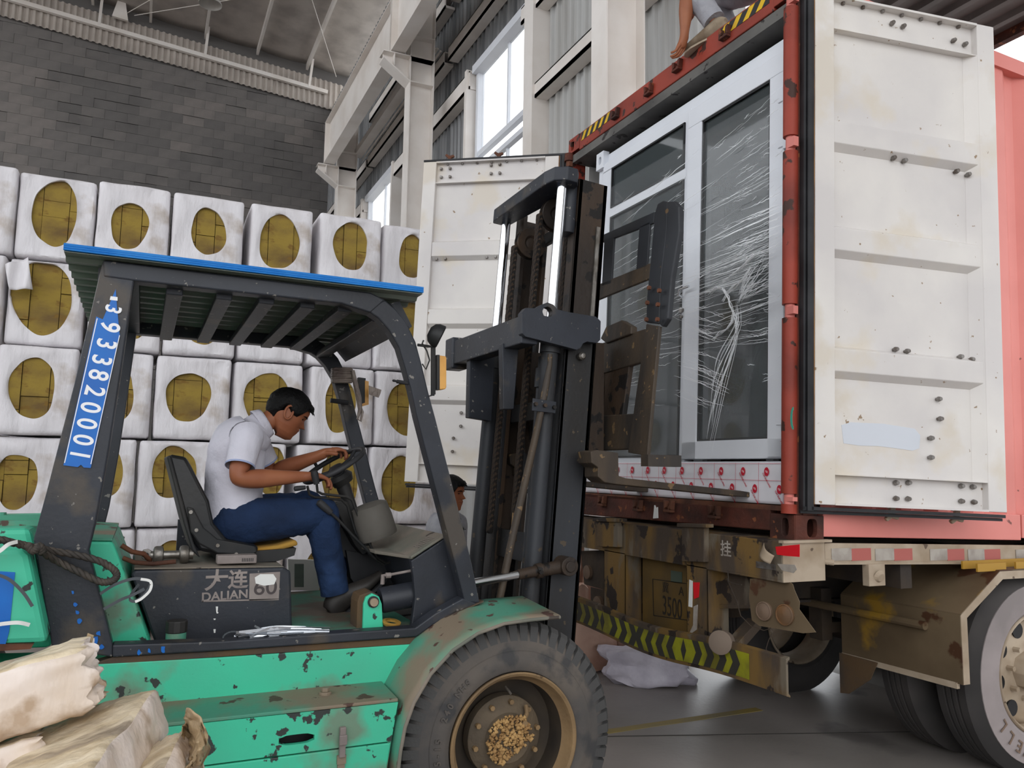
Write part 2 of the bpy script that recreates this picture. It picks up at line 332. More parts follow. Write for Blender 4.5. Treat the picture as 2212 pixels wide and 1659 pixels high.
for q, _, x, z, h in cand:
    nv = noise.noise(Vector((x * .35, z * .5, 3))) + .35 * rr.uniform(-1, 1)
    k = 2 if nv > .28 and z < 12.5 else (1 if nv < -.12 else 0)
    full = h > bh - .013
    if nb < 300 and q == 0 and full:
        if k not in base_me:
            gg = G().box(.002, bw - .002, 0, .05, .002, bh - .002); me = bpy.data.meshes.new('brick'); me.from_pydata(gg.v, [], gg.f); me.materials.append(M[bmesh_cache[k]]); base_me[k] = me
        o = bpy.data.objects.new('brick', base_me[k]); o.parent = wb
        o.matrix_basis = WM[wb] @ Matrix.Translation((x, WY - .012 - rr.uniform(0, .012), z)); col.objects.link(o); nb += 1
    else:
        rest[k].box(x + .002, x + bw - .002, WY - .012, WY + .03, z + .006, z + h - .006)
for k in rest:
    if rest[k].v: make('brickwork', rest[k], M[bmesh_cache[k]], wb, kind='stuff')
# corrugated band above the block wall, girt and fly braces
g = G(); n = 78; xs = np.linspace(-7.5, 5.6, n * 4 + 1)
def prof(i): return (0, 0, -.06, -.06)[i % 4]
vs = []
for i, x in enumerate(xs):
    y = WY - .10 + prof(i)
    vs += [(x, y, 14.02 - RS * (x + 4.38)), (x, y, 14.95 - RS * (x + 4.38))]
g.add(vs, [(2 * i, 2 * i + 2, 2 * i + 3, 2 * i + 1) for i in range(len(xs) - 1)])
cb = make('trim_3', g, M['band'], kind='structure', label='corrugated sheet band along the top of the block wall', recalc=False)
g = G(); z0 = lambda x: 14.5 - RS * (x + 4.38)
g.bar((-7.5, WY - .26, z0(-7.5)), (4.75, WY - .26, z0(4.75)), .12, .12); make('girt', g, M['white_steel'], cb)
for x in (-1.9, 1.0, 4.15):
    g = G(); zz = roofz(x) - .05; g.bar((x, WY - .3, z0(x)), (x + .05, WY - .5, zz), .07, .05); make('brace', g, M['white_steel'], cb)
g = G(); g.prism([(-1.58, WY - .3, 14.6), (-1.15, WY - .3, 14.56), (-1.27, WY - .3, 15.2), (-1.44, WY - .3, 15.2)], (0, -.1, 0)); make('bracket', g, M['white_steel'], cb)
# ceiling
g = G(); N_ = 40
def rf(u, v):
    X = 5.7 - 19.7 * u; Y = 25.4 - 33.4 * v
    s = ((5.0 - X - .9) / 1.55) % 1.0
    return (X, Y, roofz(X) - .05 * math.sin(PI * s) + .02 * noise.noise(Vector((X * 2, Y * .8, 0))))
g.grid(rf, 120, 70); roof = structure('ceiling', g, M['roof_foil'], smooth=60, recalc=False, thick=.02, label='sagging foil faced insulation under the pitched roof')
for i in range(12):
    x = 4.09 - 1.55 * i
    g = G(); zz = roofz(x) - .07
    g.box(x - .035, x + .035, -8, WY - .1, zz - .2, zz); make('purlin', g, M['white_steel'], roof)
g = G()
for a, b in (((2.0, 17.5), (5.0, 25)), ((-1.2, 25), (2.6, 18)), ((5, 19), (-1, 25)), ((3.5, 14), (0, 21))):
    g.cyl((a[0], a[1], roofz(a[0]) - .3), (b[0], b[1], roofz(b[0]) - .3), .012, n=6)
make('tie_rod', g, M['white_steel'], roof)
# wall with the windows (plane X = 5) : cladding panels around openings
wr = structure('wall_right', G().box(5.0, 5.03, 6.6, 25.5, 0, 2.0), M['cladding'], label='corrugated cladding wall with tall windows')
def clad(y0, y1, z0, z1, name='cladding_panel', m_=None):
    m_ = m_ or (M['cladding_galv'] if (y0 + y1) / 2 > 10.1 else M['cladding'])
    n = max(1, round((y1 - y0) / .19)); p = (y1 - y0) / n; pts = []
    for i in range(n):
        y = y0 + i * p; pts += [(y, 0), (y + p * .55, 0), (y + p * .65, -.035), (y + p * .9, -.035)]
    pts.append((y1, 0)); vs = []
    for y, d in pts: vs += [(4.98 + d, y, z0), (4.98 + d, y, z1)]
    return make(name, G().add(vs, [(2 * i, 2 * i + 1, 2 * i + 3, 2 * i + 2) for i in range(len(pts) - 1)]), m_, wr, recalc=False, thick=.004)
win = [(10.05, 12.25), (17.0, 19.6)]
clad(5.62, 6.55, 4.5, 8.5)
edges = [6.55]
for a, b in win: edges += [a, b]
edges.append(25.3)
for i in range(0, len(edges), 2): clad(edges[i], edges[i + 1], 2.0, 8.5)
clad(5.62, 10.05, 8.5, roofz(5)); clad(10.05, 13.6, 8.5, roofz(5), m_=M['cladding_galv']); clad(13.6, 25.3, 8.5, 13.3)
clad(-9, 5.62, 6.4, roofz(5), 'cladding_panel')
clad(-9, 1.0, 0, 6.4, 'cladding_panel')
def girt(y0, y1, zt, zb, name='girt'):
    g = G(); g.box(4.74, 4.94, y0, y1, zb, zb + .05); g.box(4.74, 4.76, y0, y1, zb, zt); g.box(4.74, 4.94, y0, y1, zt - .02, zt)
    return make(name, g, M['white_steel'], wr)
for y0, y1, zb in ((13.65, 19.3, 9.2), (6.85, 13.4, 9.15), (6.85, 13.4, 10.35), (13.65, 19.3, 10.35), (19.5, 25.3, 9.2), (-9, 6.6, 9.15)): girt(y0, y1, zb + .26, zb)
girt(12.28, 16.9, 8.42, 8.1); girt(19.6, 25.3, 8.42, 8.1); girt(6.85, 10.0, 7.02, 6.8); girt(6.85, 10.2, 8.42, 8.16); girt(5.62, 6.55, 7.02, 6.8); girt(6.85, 13.4, 4.6, 4.3); girt(12.4, 16.9, 6.4, 6.1)
for y in (9.83, 12.35, 16.9, 19.68):
    make('window_post', G().box(4.70, 4.98, y - .13 if y in (9.83,) else y - .05, y + .16 if y in (9.83,) else y + .05, 2.0, 8.45), M['white_steel'], wr)
# windows
for i, (a, b) in enumerate(win):
    wd_ = empty('window_%d' % (i + 1), (4.95, (a + b) / 2, 2.2), label=['tall bright window nearest the container', 'bright window further back above the bales'][i], kind='structure')
    g = G(); h = .09
    g.box(4.78, 4.98, a, b, 8.36, 8.5); g.box(4.86, 4.98, a, a + h, 2.2, 8.4); g.box(4.86, 4.98, b - h, b, 2.2, 8.4); g.box(4.86, 4.98, a, b, 2.2, 2.3)
    make('window_frame', g, M['pvc'], wd_)
    g = G(); g.box(4.88, 4.97, a + h, b - h, 6.86, 6.95); g.box(4.88, 4.97, a + h, b - h, 6.6, 6.68); make('transom', g, M['pvc'], wd_)
    g = G(); m_ = (a + b) / 2 - .1; g.box(4.92, 4.97, m_ - .02, m_ + .02, 2.3, 6.6); g.box(4.92, 4.97, m_ - .02, m_ + .02, 6.95, 8.36); make('mullion', g, M['pvc'], wd_)
    for z0_, z1_ in ((2.3, 6.6), (6.95, 8.36)):
        for y0_, y1_ in ((a + h, m_ - .02), (m_ + .02, b - h)):
            make('pane', G().box(4.945, 4.95, y0_, y1_, z0_, z1_), M['pane'] if 'pane' in M else M.setdefault('pane', glass('window_pane', (235, 240, 245), .12)), wd_)
# columns with crane brackets
def column(yc, label, z1=14.2, bracket=True, far=True):
    c = empty('steel_column', (4.23, yc, 0), label, 'column', 'white steel columns along the window wall')
    g = G(); w_ = .15
    g.box(4.0, 4.016, yc - w_, yc + w_, 0, z1); g.box(4.45, 4.466, yc - w_, yc + w_, 0, z1); make('flange', g, M['white_steel'], c)
    g = G(); g.box(4.016, 4.45, yc - .006, yc + .006, 0, z1); make('web', g, M['white_steel'], c)
    if bracket:
        g = G(); g.prism([(3.52, yc - .008, 9.03), (4.0, yc - .008, 9.03), (4.0, yc - .008, 8.58), (3.52, yc - .008, 8.92)], (0, .016, 0))
        g.box(3.50, 4.45, yc - w_, yc + w_, 9.03, 9.05)
        g.prism([(3.50, yc - w_, 8.93), (3.50, yc - w_, 8.90), (4.0, yc - w_, 8.55), (4.0, yc - w_, 8.58)], (0, 2 * w_, 0))
        g.box(3.70, 3.712, yc - w_, yc + w_, 8.8, 9.03); make('crane_bracket', g, M['white_steel'], c)
        g = G()
        for z in (9.03, 8.56, 9.46): g.box(4.016, 4.45, yc - w_, yc + w_, z, z + .014)
        make('stiffener', g, M['white_steel'], c)
    return c
column(6.7, 'nearest white steel column, beside the container roof')
column(13.5, 'white steel column with bracket, left of the tall bright window')
column(19.4, 'farthest visible white steel column, bracket low beside the block wall', z1=10.3)
for (ya, yb, lb) in ((13.52, 19.38, 'white crane runway beam between the two far brackets'), (6.72, 13.48, 'white crane runway beam leaving the top of the photo')):
    be = empty('crane_beam', (3.77, ya, 9.07), lb, 'beam', 'crane runway beams')
    g = G(); g.box(3.64, 3.90, ya, yb, 9.07, 9.09); g.box(3.65, 3.89, ya, yb, 10.14, 10.16); make('flange', g, M['white_steel'], be)
    g = G(); g.box(3.765, 3.775, ya, yb, 9.09, 10.14)
    make('web', g, M['white_steel'], be)
    g = G()
    for yy in (ya + .02, yb - .04): g.box(3.65, 3.89, yy, yy + .012, 9.09, 10.14)
    make('stiffener', g, M['white_steel'], be)
for ya, yb, lb in ((13.6, 19.5, 'slender white rail running behind the far crane beam'), ):
    g = G(); g.box(4.42, 4.62, ya, yb, 9.45, 9.47); g.box(4.42, 4.44, ya, yb, 9.47, 9.6); g.cyl((4.66, ya, 9.42), (4.66, yb, 9.42), .02, n=8)
    make('conduit_rail', g, M['white_steel'], label=lb, cat='rail')
# canopy outside, above the container
g = G(); vs = []; Xs = []; x = 5.05
while x < 7.6: Xs += [(x, 0), (x + .17, 0), (x + .2, -.05), (x + .27, -.05), (x + .3, 0)]; x += .3
for x, d in Xs: vs += [(x, -2, 6.0 + d), (x, 12, 6.0 + d)]
g.add(vs, [(2 * i, 2 * i + 1, 2 * i + 3, 2 * i + 2) for i in range(len(Xs) - 1)])
cn = empty('entrance_canopy', (5, 5, 5.95), 'dark corrugated canopy above the container outside the gate', 'canopy')
make('corrugated_sheet', g, mat('canopy_sheet', (96, 92, 90), .5, c2=(78, 74, 72), ns=2), cn, recalc=False, thick=.004)
make('canopy_beam', G().box(7.6, 7.68, -2, 12, 5.9, 6.1), M['rust_dark'], cn)
# hanging lamp
L_ = P(455, 0, 1, 20)
lp = empty('high_bay_lamp', (L_[0], 20, L_[2]), 'white dome lamp hanging under the roof', 'lamp')
make('lamp_shade', G().lathe((L_[0], 20, L_[2] - .12), (0, 0, 1), [(0, .27), (.02, .27), (.12, .22), (.22, .1), (.36, .07), (.38, 0.01)], n=32, cap=False), M['lamp_white'], lp, smooth=40, thick=.006)
make('rod', G().cyl((L_[0], 20, L_[2] + .2), (L_[0], 20, roofz(L_[0]) - .05), .015), M['lamp_white'], lp)

# ================================================================ stack of rock wool bales
BY = 8.0
def bale(cx_, cz, w_, h_, depth, yf, hole, seed, label, torn=None, boards=True, tilt=0):
    rnd = random.Random(seed)
    t = empty('insulation_bale', (cx_, yf + depth / 2, cz - h_ / 2), label, 'bale', 'white wrapped rock wool bales in the stack')
    n = 96; hx, hz, hw, hh = hole
    hk = [1 + .05 * math.sin(2 * a_ + rnd.uniform(0, 6)) for a_ in range(1)]
    AN = sorted([2 * PI * i / (n - 12) for i in range(n - 12)] + [math.atan2(sy * h_, sx * w_) % (2 * PI) + q for sx in (-1, 1) for sy in (-1, 1) for q in (-.035, .003, .037)])
    ph = [rnd.uniform(0, 6.28) for _ in range(4)]
    def hr(a):
        e = 1 + .035 * math.sin(2 * a + ph[0]) + .035 * math.sin(3 * a + ph[1]) + .012 * math.sin(5 * a + ph[2]) + .006 * math.sin(9 * a + ph[3])
        ca, sa = math.cos(a), math.sin(a); p_ = 2.1
        s_ = (abs(ca) ** p_ + abs(sa) ** p_) ** (-1 / p_)
        X, Z = hx + hw * ca * s_ * e, hz + hh * sa * s_ * e
        if torn:
            for (ta, tw, tx, tz) in torn:
                d = abs((a - ta + PI) % (2 * PI) - PI)
                if d < tw: k = (1 - d / tw) ** 1.3; X += tx * k; Z += tz * k
        X = min(max(X, cx_ - w_ / 2 + .015), cx_ + w_ / 2 - .015); Z = min(max(Z, cz - h_ / 2 + .015), cz + h_ / 2 - .015)
        return X, Z
    def rec(a, ins, r):
        ca, sa = math.cos(a), math.sin(a); W, H = w_ / 2 - ins, h_ / 2 - ins
        p_ = 34; s_ = (abs(ca / W) ** p_ + abs(sa / H) ** p_) ** (-1 / p_)
        return cx_ + ca * s_, cz + sa * s_
    loops = []
    def nz(x, z, k=1): return k * (.016 * noise.noise(Vector((x * 3.3, z * 2.2, seed))) + .006 * noise.noise(Vector((x * 9, z * 5, seed + 3.1))))
    spec = [('h', 1.0, .03), ('h', 1.0, .004), ('m', .2, 0), ('m', .5, -.004), ('m', .8, -.002), ('r', .022, .004), ('r', .006, .018), ('r', 0, .05), ('r', -.004, depth * .35), ('r', .004, depth * .7), ('r', .0, depth - .03), ('r', .03, depth)]
    for kind, a_, dy in spec:
        L = []
        for i in range(n):
            a = AN[i]
            if kind == 'h': x, z = hr(a); y = dy
            elif kind == 'm':
                x0, z0_ = hr(a); x1, z1_ = rec(a, .02, 0); x = x0 + (x1 - x0) * a_; z = z0_ + (z1_ - z0_) * a_; y = dy + nz(x, z, 1.6)
            else:
                x, z = rec(a, a_, 0); y = dy; q = .008 * noise.noise(Vector((x * 4, z * 4 + dy * 6, seed)))
                x += q * (1 if x > cx_ else -1); z += q * (1 if z > cz else -1)
            L.append((x, yf + y, z))
        loops.append(L)
    g = G(); vs = [p for L in loops for p in L]; fs = []
    for k in range(len(loops) - 1):
        for i in range(n): j = (i + 1) % n; fs.append((k * n + i, k * n + j, (k + 1) * n + j, (k + 1) * n + i))
    fs.append([(len(loops) - 1) * n + i for i in range(n)])
    g.add(vs, fs); make('wrapping', g, M['bale'], t, smooth=50)
    # wool boards seen in the opening
    W = max(hw, .1) + (.1 if torn else .02); x0, x1 = hx - W - (.04 if torn else 0), hx + W; z0_, z1_ = hz - hh - .03, hz + hh + (.16 if torn else .03)
    x0 = max(x0, cx_ - w_ / 2 + .02); x1 = min(x1, cx_ + w_ / 2 - .02); z0_ = max(z0_, cz - h_ / 2 + .02); z1_ = min(z1_, cz + h_ / 2 - .02)
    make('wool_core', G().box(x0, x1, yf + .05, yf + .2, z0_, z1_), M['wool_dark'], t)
    xs_ = [x0, x0 + (x1 - x0) * rnd.uniform(.18, .34), x0 + (x1 - x0) * rnd.uniform(.66, .84), x1]; zs_ = [z0_, z0_ + (z1_ - z0_) * rnd.uniform(.25, .38), z0_ + (z1_ - z0_) * rnd.uniform(.62, .78), z1_]
    gp = .0028
    for ix in range(3):
        k_ = rnd.choice((1, 2, 2, 3)); cuts = sorted(rnd.uniform(.15, .85) for _ in range(k_ - 1)); zz = [z0_] + [z0_ + (z1_ - z0_) * c for c in cuts] + [z1_]
        for iz in range(k_):
            za, zb = zz[iz], zz[iz + 1]
            b = G().box(xs_[ix] + gp, xs_[ix + 1] - gp, yf + .018 + rnd.uniform(0, .03), yf + .08, za + gp, zb - gp)
            make('wool_board', b, M['wool'], t)
    return t
rows = [
 ('top', 3.335, [(-130, 33, 356, None), (35, 206, 360, (118, 458, 50, 70)), (207, 367, 388, (280, 485, 41, 50)), (371, 527, 405, (451, 500, 38, 50)), (540, 675, 430, (604, 523, 42, 60)), (690, 825, 446, (758, 531, 38, 50)), (829, 960, 470, (893, 552, 28, 46))]),
 ('second', 2.56, [(-160, 6, 550, None), (12, 182, 553, (90, 640, 66, 78)), (190, 350, 572, (285, 668, 42, 62)), (356, 512, 590, (437, 685, 42, 58)), (516, 661, 603, (587, 690, 40, 55)), (667, 808, 615, (765, 695, 34, 54)), (811, 950, 622, (890, 710, 46, 58))]),
 ('third', 1.77, [(-10, 165, 742, (70, 838, 51, 64)), (172, 328, 756, (245, 850, 46, 62)), (334, 498, 764, (407, 857, 47, 54)), (504, 655, 772, (577, 860, 48, 56)), (670, 808, 782, (735, 875, 34, 58)), (811, 960, 790, (882, 880, 44, 60))]),
 ('fourth', .97, [(-40, 128, 948, (33, 1040, 45, 62)), (138, 290, 952, (222, 1022, 42, 62)), (295, 455, 955, (376, 1020, 46, 58)), (458, 618, 958, (584, 1016, 36, 52)), (640, 795, 960, (738, 1035, 40, 66)), (799, 960, 962, (862, 1045, 38, 58))]),
 ('bottom', .14, [(-30, 132, 1143, (50, 1235, 44, 60)), (140, 286, 1143, (210, 1240, 42, 60)), (289, 452, 1142, (372, 1232, 48, 64)), (456, 612, 1141, (540, 1238, 42, 60)), (622, 775, 1140, (705, 1238, 42, 60)), (781, 945, 1138, (862, 1235, 42, 58))])]
ordw = ['leftmost', 'second from left', 'third from left', 'fourth from left', 'fifth from left', 'sixth from left', 'seventh from left']
tops = {'top': 4.13, 'second': 3.32, 'third': 2.545, 'fourth': 1.755, 'bottom': .955}
for ri, (rn, zb, lst) in enumerate(rows):
    for bi, (xa, xb, yt, hole) in enumerate(lst):
        ym = yt + 90; x0 = P(xa, ym, 1, BY)[0]; x1 = P(xb, ym, 1, BY)[0]; zt = P((xa + xb) / 2, yt, 1, BY)[2]
        zt = tops[rn] - (0 if rn != 'top' else random.uniform(0, .03))
        w_ = x1 - x0; cx_ = (x0 + x1) / 2; cz = (zb + zt) / 2
        if hole:
            hc = P(hole[0], hole[1], 1, BY); hr_ = P(hole[0] + hole[2], hole[1], 1, BY); hb = P(hole[0], hole[1] + hole[3], 1, BY)
            hl = (hc[0], hc[2], hr_[0] - hc[0], hc[2] - hb[2])
        else: hl = (cx_, cz, w_ * .27, .2)
        torn = None
        desc = 'oval opening showing yellow wool'
        if rn == 'second' and bi == 1: torn = [(2.45, .32, -.12, .12), (2.95, .22, -.16, .1)]; desc = 'torn wrapping and large ragged opening'
        bale(cx_, cz, w_ - .004, zt - zb - .004, 1.18, BY + random.uniform(-.02, .05), hl, ri * 10 + bi, 'white bale, %s in the %s row, %s' % (ordw[bi], rn, desc), torn)
pl = empty('pallet_row', (1, 8.6, 0), 'low timber pallets under the bale stack', 'pallet')
for i in range(6):
    make('pallet_board', G().box(-1.6, 2.95, 8.05 + i * .2, 8.17 + i * .2, .11, .135), M['cardboard'], pl)
for i in range(5): make('skid', G().box(-1.6 + i * 1.1, -1.5 + i * 1.1, 8.03, 9.2, 0, .11), M['cardboard'], pl)
# torn flap on the second-row bale
fr = sidep(BY - .03)
g = G(); pts = [(15, 575), (42, 562), (60, 598), (38, 628), (12, 618)]
def flap(u, v):
    x = 12 + 50 * u + 10 * v; y = 572 + 56 * v - 14 * u * (1 - v); a, b = fr.px(x, y); return fr.to(a, b, .02 + .03 * math.sin(u * 7 + v * 3) + .04 * v)
g.grid(flap, 10, 10)
fl = make('wrapping_flap', g, M['bale'], smooth=60, recalc=False, thick=.003, label='loose white flap torn from the second row bale', cat='wrapping')
# ================================================================ shipping container (frame solved from the photo: nose slightly down)
CA = np.array([[9.99508586e-01, 5.64126282e-04, -3.13411689e-02], [-4.05804263e-04, 9.99987127e-01, 5.05769826e-03], [3.13436187e-02, -5.04249446e-03, 9.99495948e-01]])
def CL(a, b, c): return tuple(EYEV + CA.T @ np.array([a, b, c]))
def CD(a, b, c): return CA.T @ np.array([a, b, c])
A0, B0, B1, C0, C1 = 2.85, 2.93, 5.37, -.22, 2.70
class CFr(Fr):
    pass
BOXF = Fr(CL(0, 0, 0), CD(1, 0, 0), CD(0, 1, 0))     # u=a v=b w=c
EF = Fr(CL(A0, 0, 0), CD(0, -1, 0), CD(0, 0, 1))      # end face, n towards the hall
SF = Fr(CL(0, B0, 0), CD(1, 0, 0), CD(0, 0, 1))       # near side face
cont = empty('shipping_container', CL(A0 + 6, (B0 + B1) / 2, C0), 'rust red shipping container with open end doors on a trailer', 'container')
WM[cont] = cont.matrix_basis.inverted()
def cbox(g, a0, a1, b0, b1, c0, c1): return g.box(a0, a1, b0, b1, c0, c1, BOXF)
def rectring(n, cx, cy, hw, hh):
    out = []
    for i in range(n):
        a = 2 * PI * i / n + PI / n; ca, sa = math.cos(a), math.sin(a); s_ = min(hw / max(abs(ca), 1e-6), hh / max(abs(sa), 1e-6)); out.append((cx + ca * s_, cy + sa * s_))
    for sx in (-1, 1):
        for sy in (-1, 1):
            c = (cx + sx * hw, cy + sy * hh); ang = math.atan2(sy * hh, sx * hw) % (2 * PI); k = int(round((ang - PI / n) / (2 * PI / n))) % n; out[k] = c
    return out
def slotring(n, cx, cy, hw, hh):
    out = []
    for i in range(n):
        a = 2 * PI * i / n + PI / n; ca, sa = math.cos(a), math.sin(a); p = 3.2; s_ = (abs(ca / hw) ** p + abs(sa / hh) ** p) ** (-1 / p); out.append((cx + ca * s_, cy + sa * s_))
    return out
# corner castings with slots
for (b0, b1, c0, lab) in ((B0, B0 + .165, C0, None), (B1 - .165, B1, C0, None), (B0, B0 + .165, C1 - .12, None), (B1 - .165, B1, C1 - .12, None)):
    g = G(); a1 = A0 + .18; h = .12
    bc = -(b0 + b1) / 2
    g.ring(EF, rectring(28, bc, c0 + h / 2, .0825, h / 2), slotring(28, bc + (.02 if b0 < 4 else -.02), c0 + h / 2, .024, .042), -.025, .004)
    fs = Fr(CL(0, b0 if b0 < 4 else b1, 0), CD(1, 0, 0), CD(0, 0, 1))
    s_ = 1 if b0 < 4 else -1
    g.ring(fs, rectring(28, A0 + .09, c0 + h / 2, .09, h / 2), slotring(28, A0 + .105, c0 + h / 2, .032, .044), -.025 * s_, .004 * s_)
    cbox(g, A0, a1, b0, b1, c0, c0 + .014); cbox(g, A0, a1, b0, b1, c0 + h - .014, c0 + h); cbox(g, a1 - .02, a1, b0, b1, c0, c0 + h)
    cbox(g, A0, a1, (b1 - .02) if b0 < 4 else b0, b1 if b0 < 4 else b0 + .02, c0, c0 + h)
    make('corner_casting', g, M['rust_dark'] if c0 < 0 else M['rust_red'], cont, bevel=.004)
# corner posts
g = G(); cbox(g, A0 + .01, A0 + .05, B0 + .005, B0 + .07, C0 + .12, C1 - .12); cbox(g, A0 + .05, A0 + .14, B0, B0 + .03, C0 + .12, C1 - .12)
post = make('corner_post', g, M['rust_dark'], cont, bevel=.004)
g = G(); cbox(g, A0 + .01, A0 + .05, B1 - .045, B1 - .005, C0 + .12, C1 - .12); cbox(g, A0 + .05, A0 + .14, B1 - .03, B1, C0 + .12, C1 - .12)
make('corner_post', g, M['rust_red'], cont, bevel=.004)
# hinge knuckles: red barrels broken by the hinge lugs
def knuckles(bc, segs, m_):
    for c0, c1 in segs:
        g = G(); g.cyl(CL(A0 - .005, bc, c0), CL(A0 - .005, bc, c1), .038, n=14); make('hinge_barrel', g, m_, cont, smooth=40)
    for k in range(len(segs) - 1):
        c0, c1 = segs[k][1], segs[k + 1][0]
        g = G(); g.cyl(CL(A0 - .005, bc, c0), CL(A0 - .005, bc, c1), .024, n=12); cbox(g, A0 - .03, A0 + .0, bc - .05, bc - .005, c0 + .015, c1 - .015); make('hinge_lug', g, M['side_pink'] if m_ is M['rust_red'] else M['rust_brown'], cont, smooth=40)
knuckles(B0 + .035, [(C0 + .125, -.05), (.0, .86), (.93, 1.72), (1.80, 2.50), (2.56, 2.58)], M['rust_red'])
g = G(); knuckles(B1 - .02, [(C0 + .125, .0), (.06, .9), (.97, 1.75), (1.82, 2.45), (2.52, 2.58)], M['rust_dark'])
# header
g = G(); g.fp(EF, [(-B1 + .165, C1), (-B0 - .165, C1), (-B0 - .165, C1 - .135), (-B1 + .165, C1 - .135)], -.06, .0)
make('door_header', g, M['rust_red'], cont, bevel=.006)
g = G(); cbox(g, A0 + .01, A0 + .2, B0 + .07, B1 - .05, C1 - .2, C1 - .136); cbox(g, A0 + .15, A0 + .25, B0 + .05, B1 - .05, C1 - .2, C1 - .05)
make('header_seal_face', g, M['inner_grey'], cont)
for u0 in (-B1 + .2, -B0 - .62):
    n = 5 if u0 < -4 else 4
    g = G(); u1 = u0 + (.42 if u0 < -4 else .42); w_ = (u1 - u0) / n
    g.fp(EF, [(u0, C1 - .012), (u1, C1 - .012), (u1, C1 - .075), (u0, C1 - .075)], .001, .002); pl_ = make('hazard_strip', g, M['hazard_black'], cont)
    for k in range(n):
        g = G(); x = u0 + k * w_; g.fp(EF, [(x, C1 - .075), (x + w_ * .45, C1 - .075), (x + w_ * .95, C1 - .012), (x + w_ * .5, C1 - .012)], .002, .003); make('stripe', g, M['hazard_yellow'], pl_)
# rusted lock cams / keepers on header and sill
def cam_keeper(u, c, fr, m_, name='cam_keeper', up=1):
    g = G()
    g.fp(fr, [(u - .035, c - .035), (u + .035, c - .035), (u + .035, c - .02), (u - .035, c - .02)], 0, .035)
    g.fp(fr, [(u - .035, c - .02), (u - .015, c - .005), (u - .02, c + .03), (u - .04, c + .035)], 0, .03)
    g.fp(fr, [(u + .035, c - .02), (u + .015, c - .005), (u + .02, c + .03), (u + .04, c + .035)], 0, .03)
    g.cyl(fr.to(u, c - .01, 0), fr.to(u, c - .01, .02), .012, n=8)
    return make(name, g, m_, cont, bevel=.003)
for x, y in ((1333, 247), (1405, 196), (1467, 144), (1570, 73)):
    u, v = EF.px(x, y); cam_keeper(u, v, EF, M['rust_dark'])
# sill
g = G(); g.fp(EF, [(-B1 + .165, C0 + .005), (-B0 - .17, C0 + .035), (-B0 - .17, -.075), (-B1 + .165, -.06)], -.05, 0)
make('door_sill', g, M['rust_dark'], cont, bevel=.006)
g = G(); cbox(g, A0 + .0, A0 + .12, B0 + .06, B1 - .06, -.085, -.06); make('sill_lip', g, M['rust_brown'], cont)
for x, y in ((1305, 1082), (1382, 1092), (1450, 1094), (1548, 1106)):
    u, v = EF.px(x, y); cam_keeper(u, v, EF, M['rust_brown'])
g = G(); u, v = EF.px(1418, 1106); g.fp(EF, [(u - .02, v - .04), (u + .025, v - .035), (u + .02, v + .03), (u + .005, v + .02), (u - .01, v + .04)], .002, .01); make('torn_sticker', g, M['strap_white'], cont)
# body : near side corrugated wall, far side, roof, floor
LEN = 12.1
g = G(); vs = []; a = A0 + .18; i = 0; prf = []
while a < A0 + LEN:
    prf += [(a, 0), (a + .072, 0), (a + .14, .036), (a + .212, .036)]; a += .28
for a_, d in prf: vs += [CL(a_, B0 + .02 + d, -.06), CL(a_, B0 + .02 + d, C1 - .08)]
g.add(vs, [(2 * k, 2 * k + 1, 2 * k + 3, 2 * k + 2) for k in range(len(prf) - 1)])
make('side_panel', g, M['side_pink'], cont, recalc=False, thick=.003)
g = G(); vs = []
for a_, d in prf: vs += [CL(a_, B1 - .02 - d, -.06), CL(a_, B1 - .02 - d, C1 - .08)]
g.add(vs, [(2 * k, 2 * k + 1, 2 * k + 3, 2 * k + 2) for k in range(len(prf) - 1)]); make('side_panel', g, M['inner_grey'], cont, recalc=False, thick=.003)
g = G(); cbox(g, A0 + .18, A0 + LEN, B0, B0 + .06, C1 - .1, C1 - .01); make('top_rail', g, M['side_pink'], cont)
g = G(); cbox(g, A0 + .18, A0 + LEN, B1 - .06, B1, C1 - .1, C1 - .01); cbox(g, A0 + .18, A0 + LEN, B1 - .05, B1, C0 + .01, -.06); make('side_rail', g, M['rust_red'], cont)
g = G()
for k in range(8):
    a_ = A0 + .18 + k * 1.5; cbox(g, a_, a_ + 1.49, B0, B0 + .05, C0 + .02 + (.012 if k % 2 else 0), -.058)
make('bottom_rail', g, M['side_pink'], cont, bevel=.004)
g = G(); cbox(g, A0, A0 + LEN, B0 + .02, B1 - .02, C1 - .03, C1 - .012); make('roof_panel', g, M['rust_red'], cont)
g = G(); cbox(g, A0 + .05, A0 + LEN, B0 + .06, B1 - .06, -.07, -.045); make('floor_board', g, mat('plywood_floor', (96, 74, 56), .8, c2=(72, 56, 44), ns=4), cont)
g = G(); cbox(g, A0 + 11.9, A0 + 11.95, B0 + .05, B1 - .05, -.06, C1 - .05); make('end_wall', g, M['inner_grey'], cont)
# white interior strip of side wall by the left post
g = G(); cbox(g, A0 + .16, A0 + 1.5, B1 - .062, B1 - .058, -.045, C1 - .2); make('inner_lining', g, mat('pale_inner_lining', (176, 174, 170), .7, c2=(150, 148, 144), ns=4), cont)

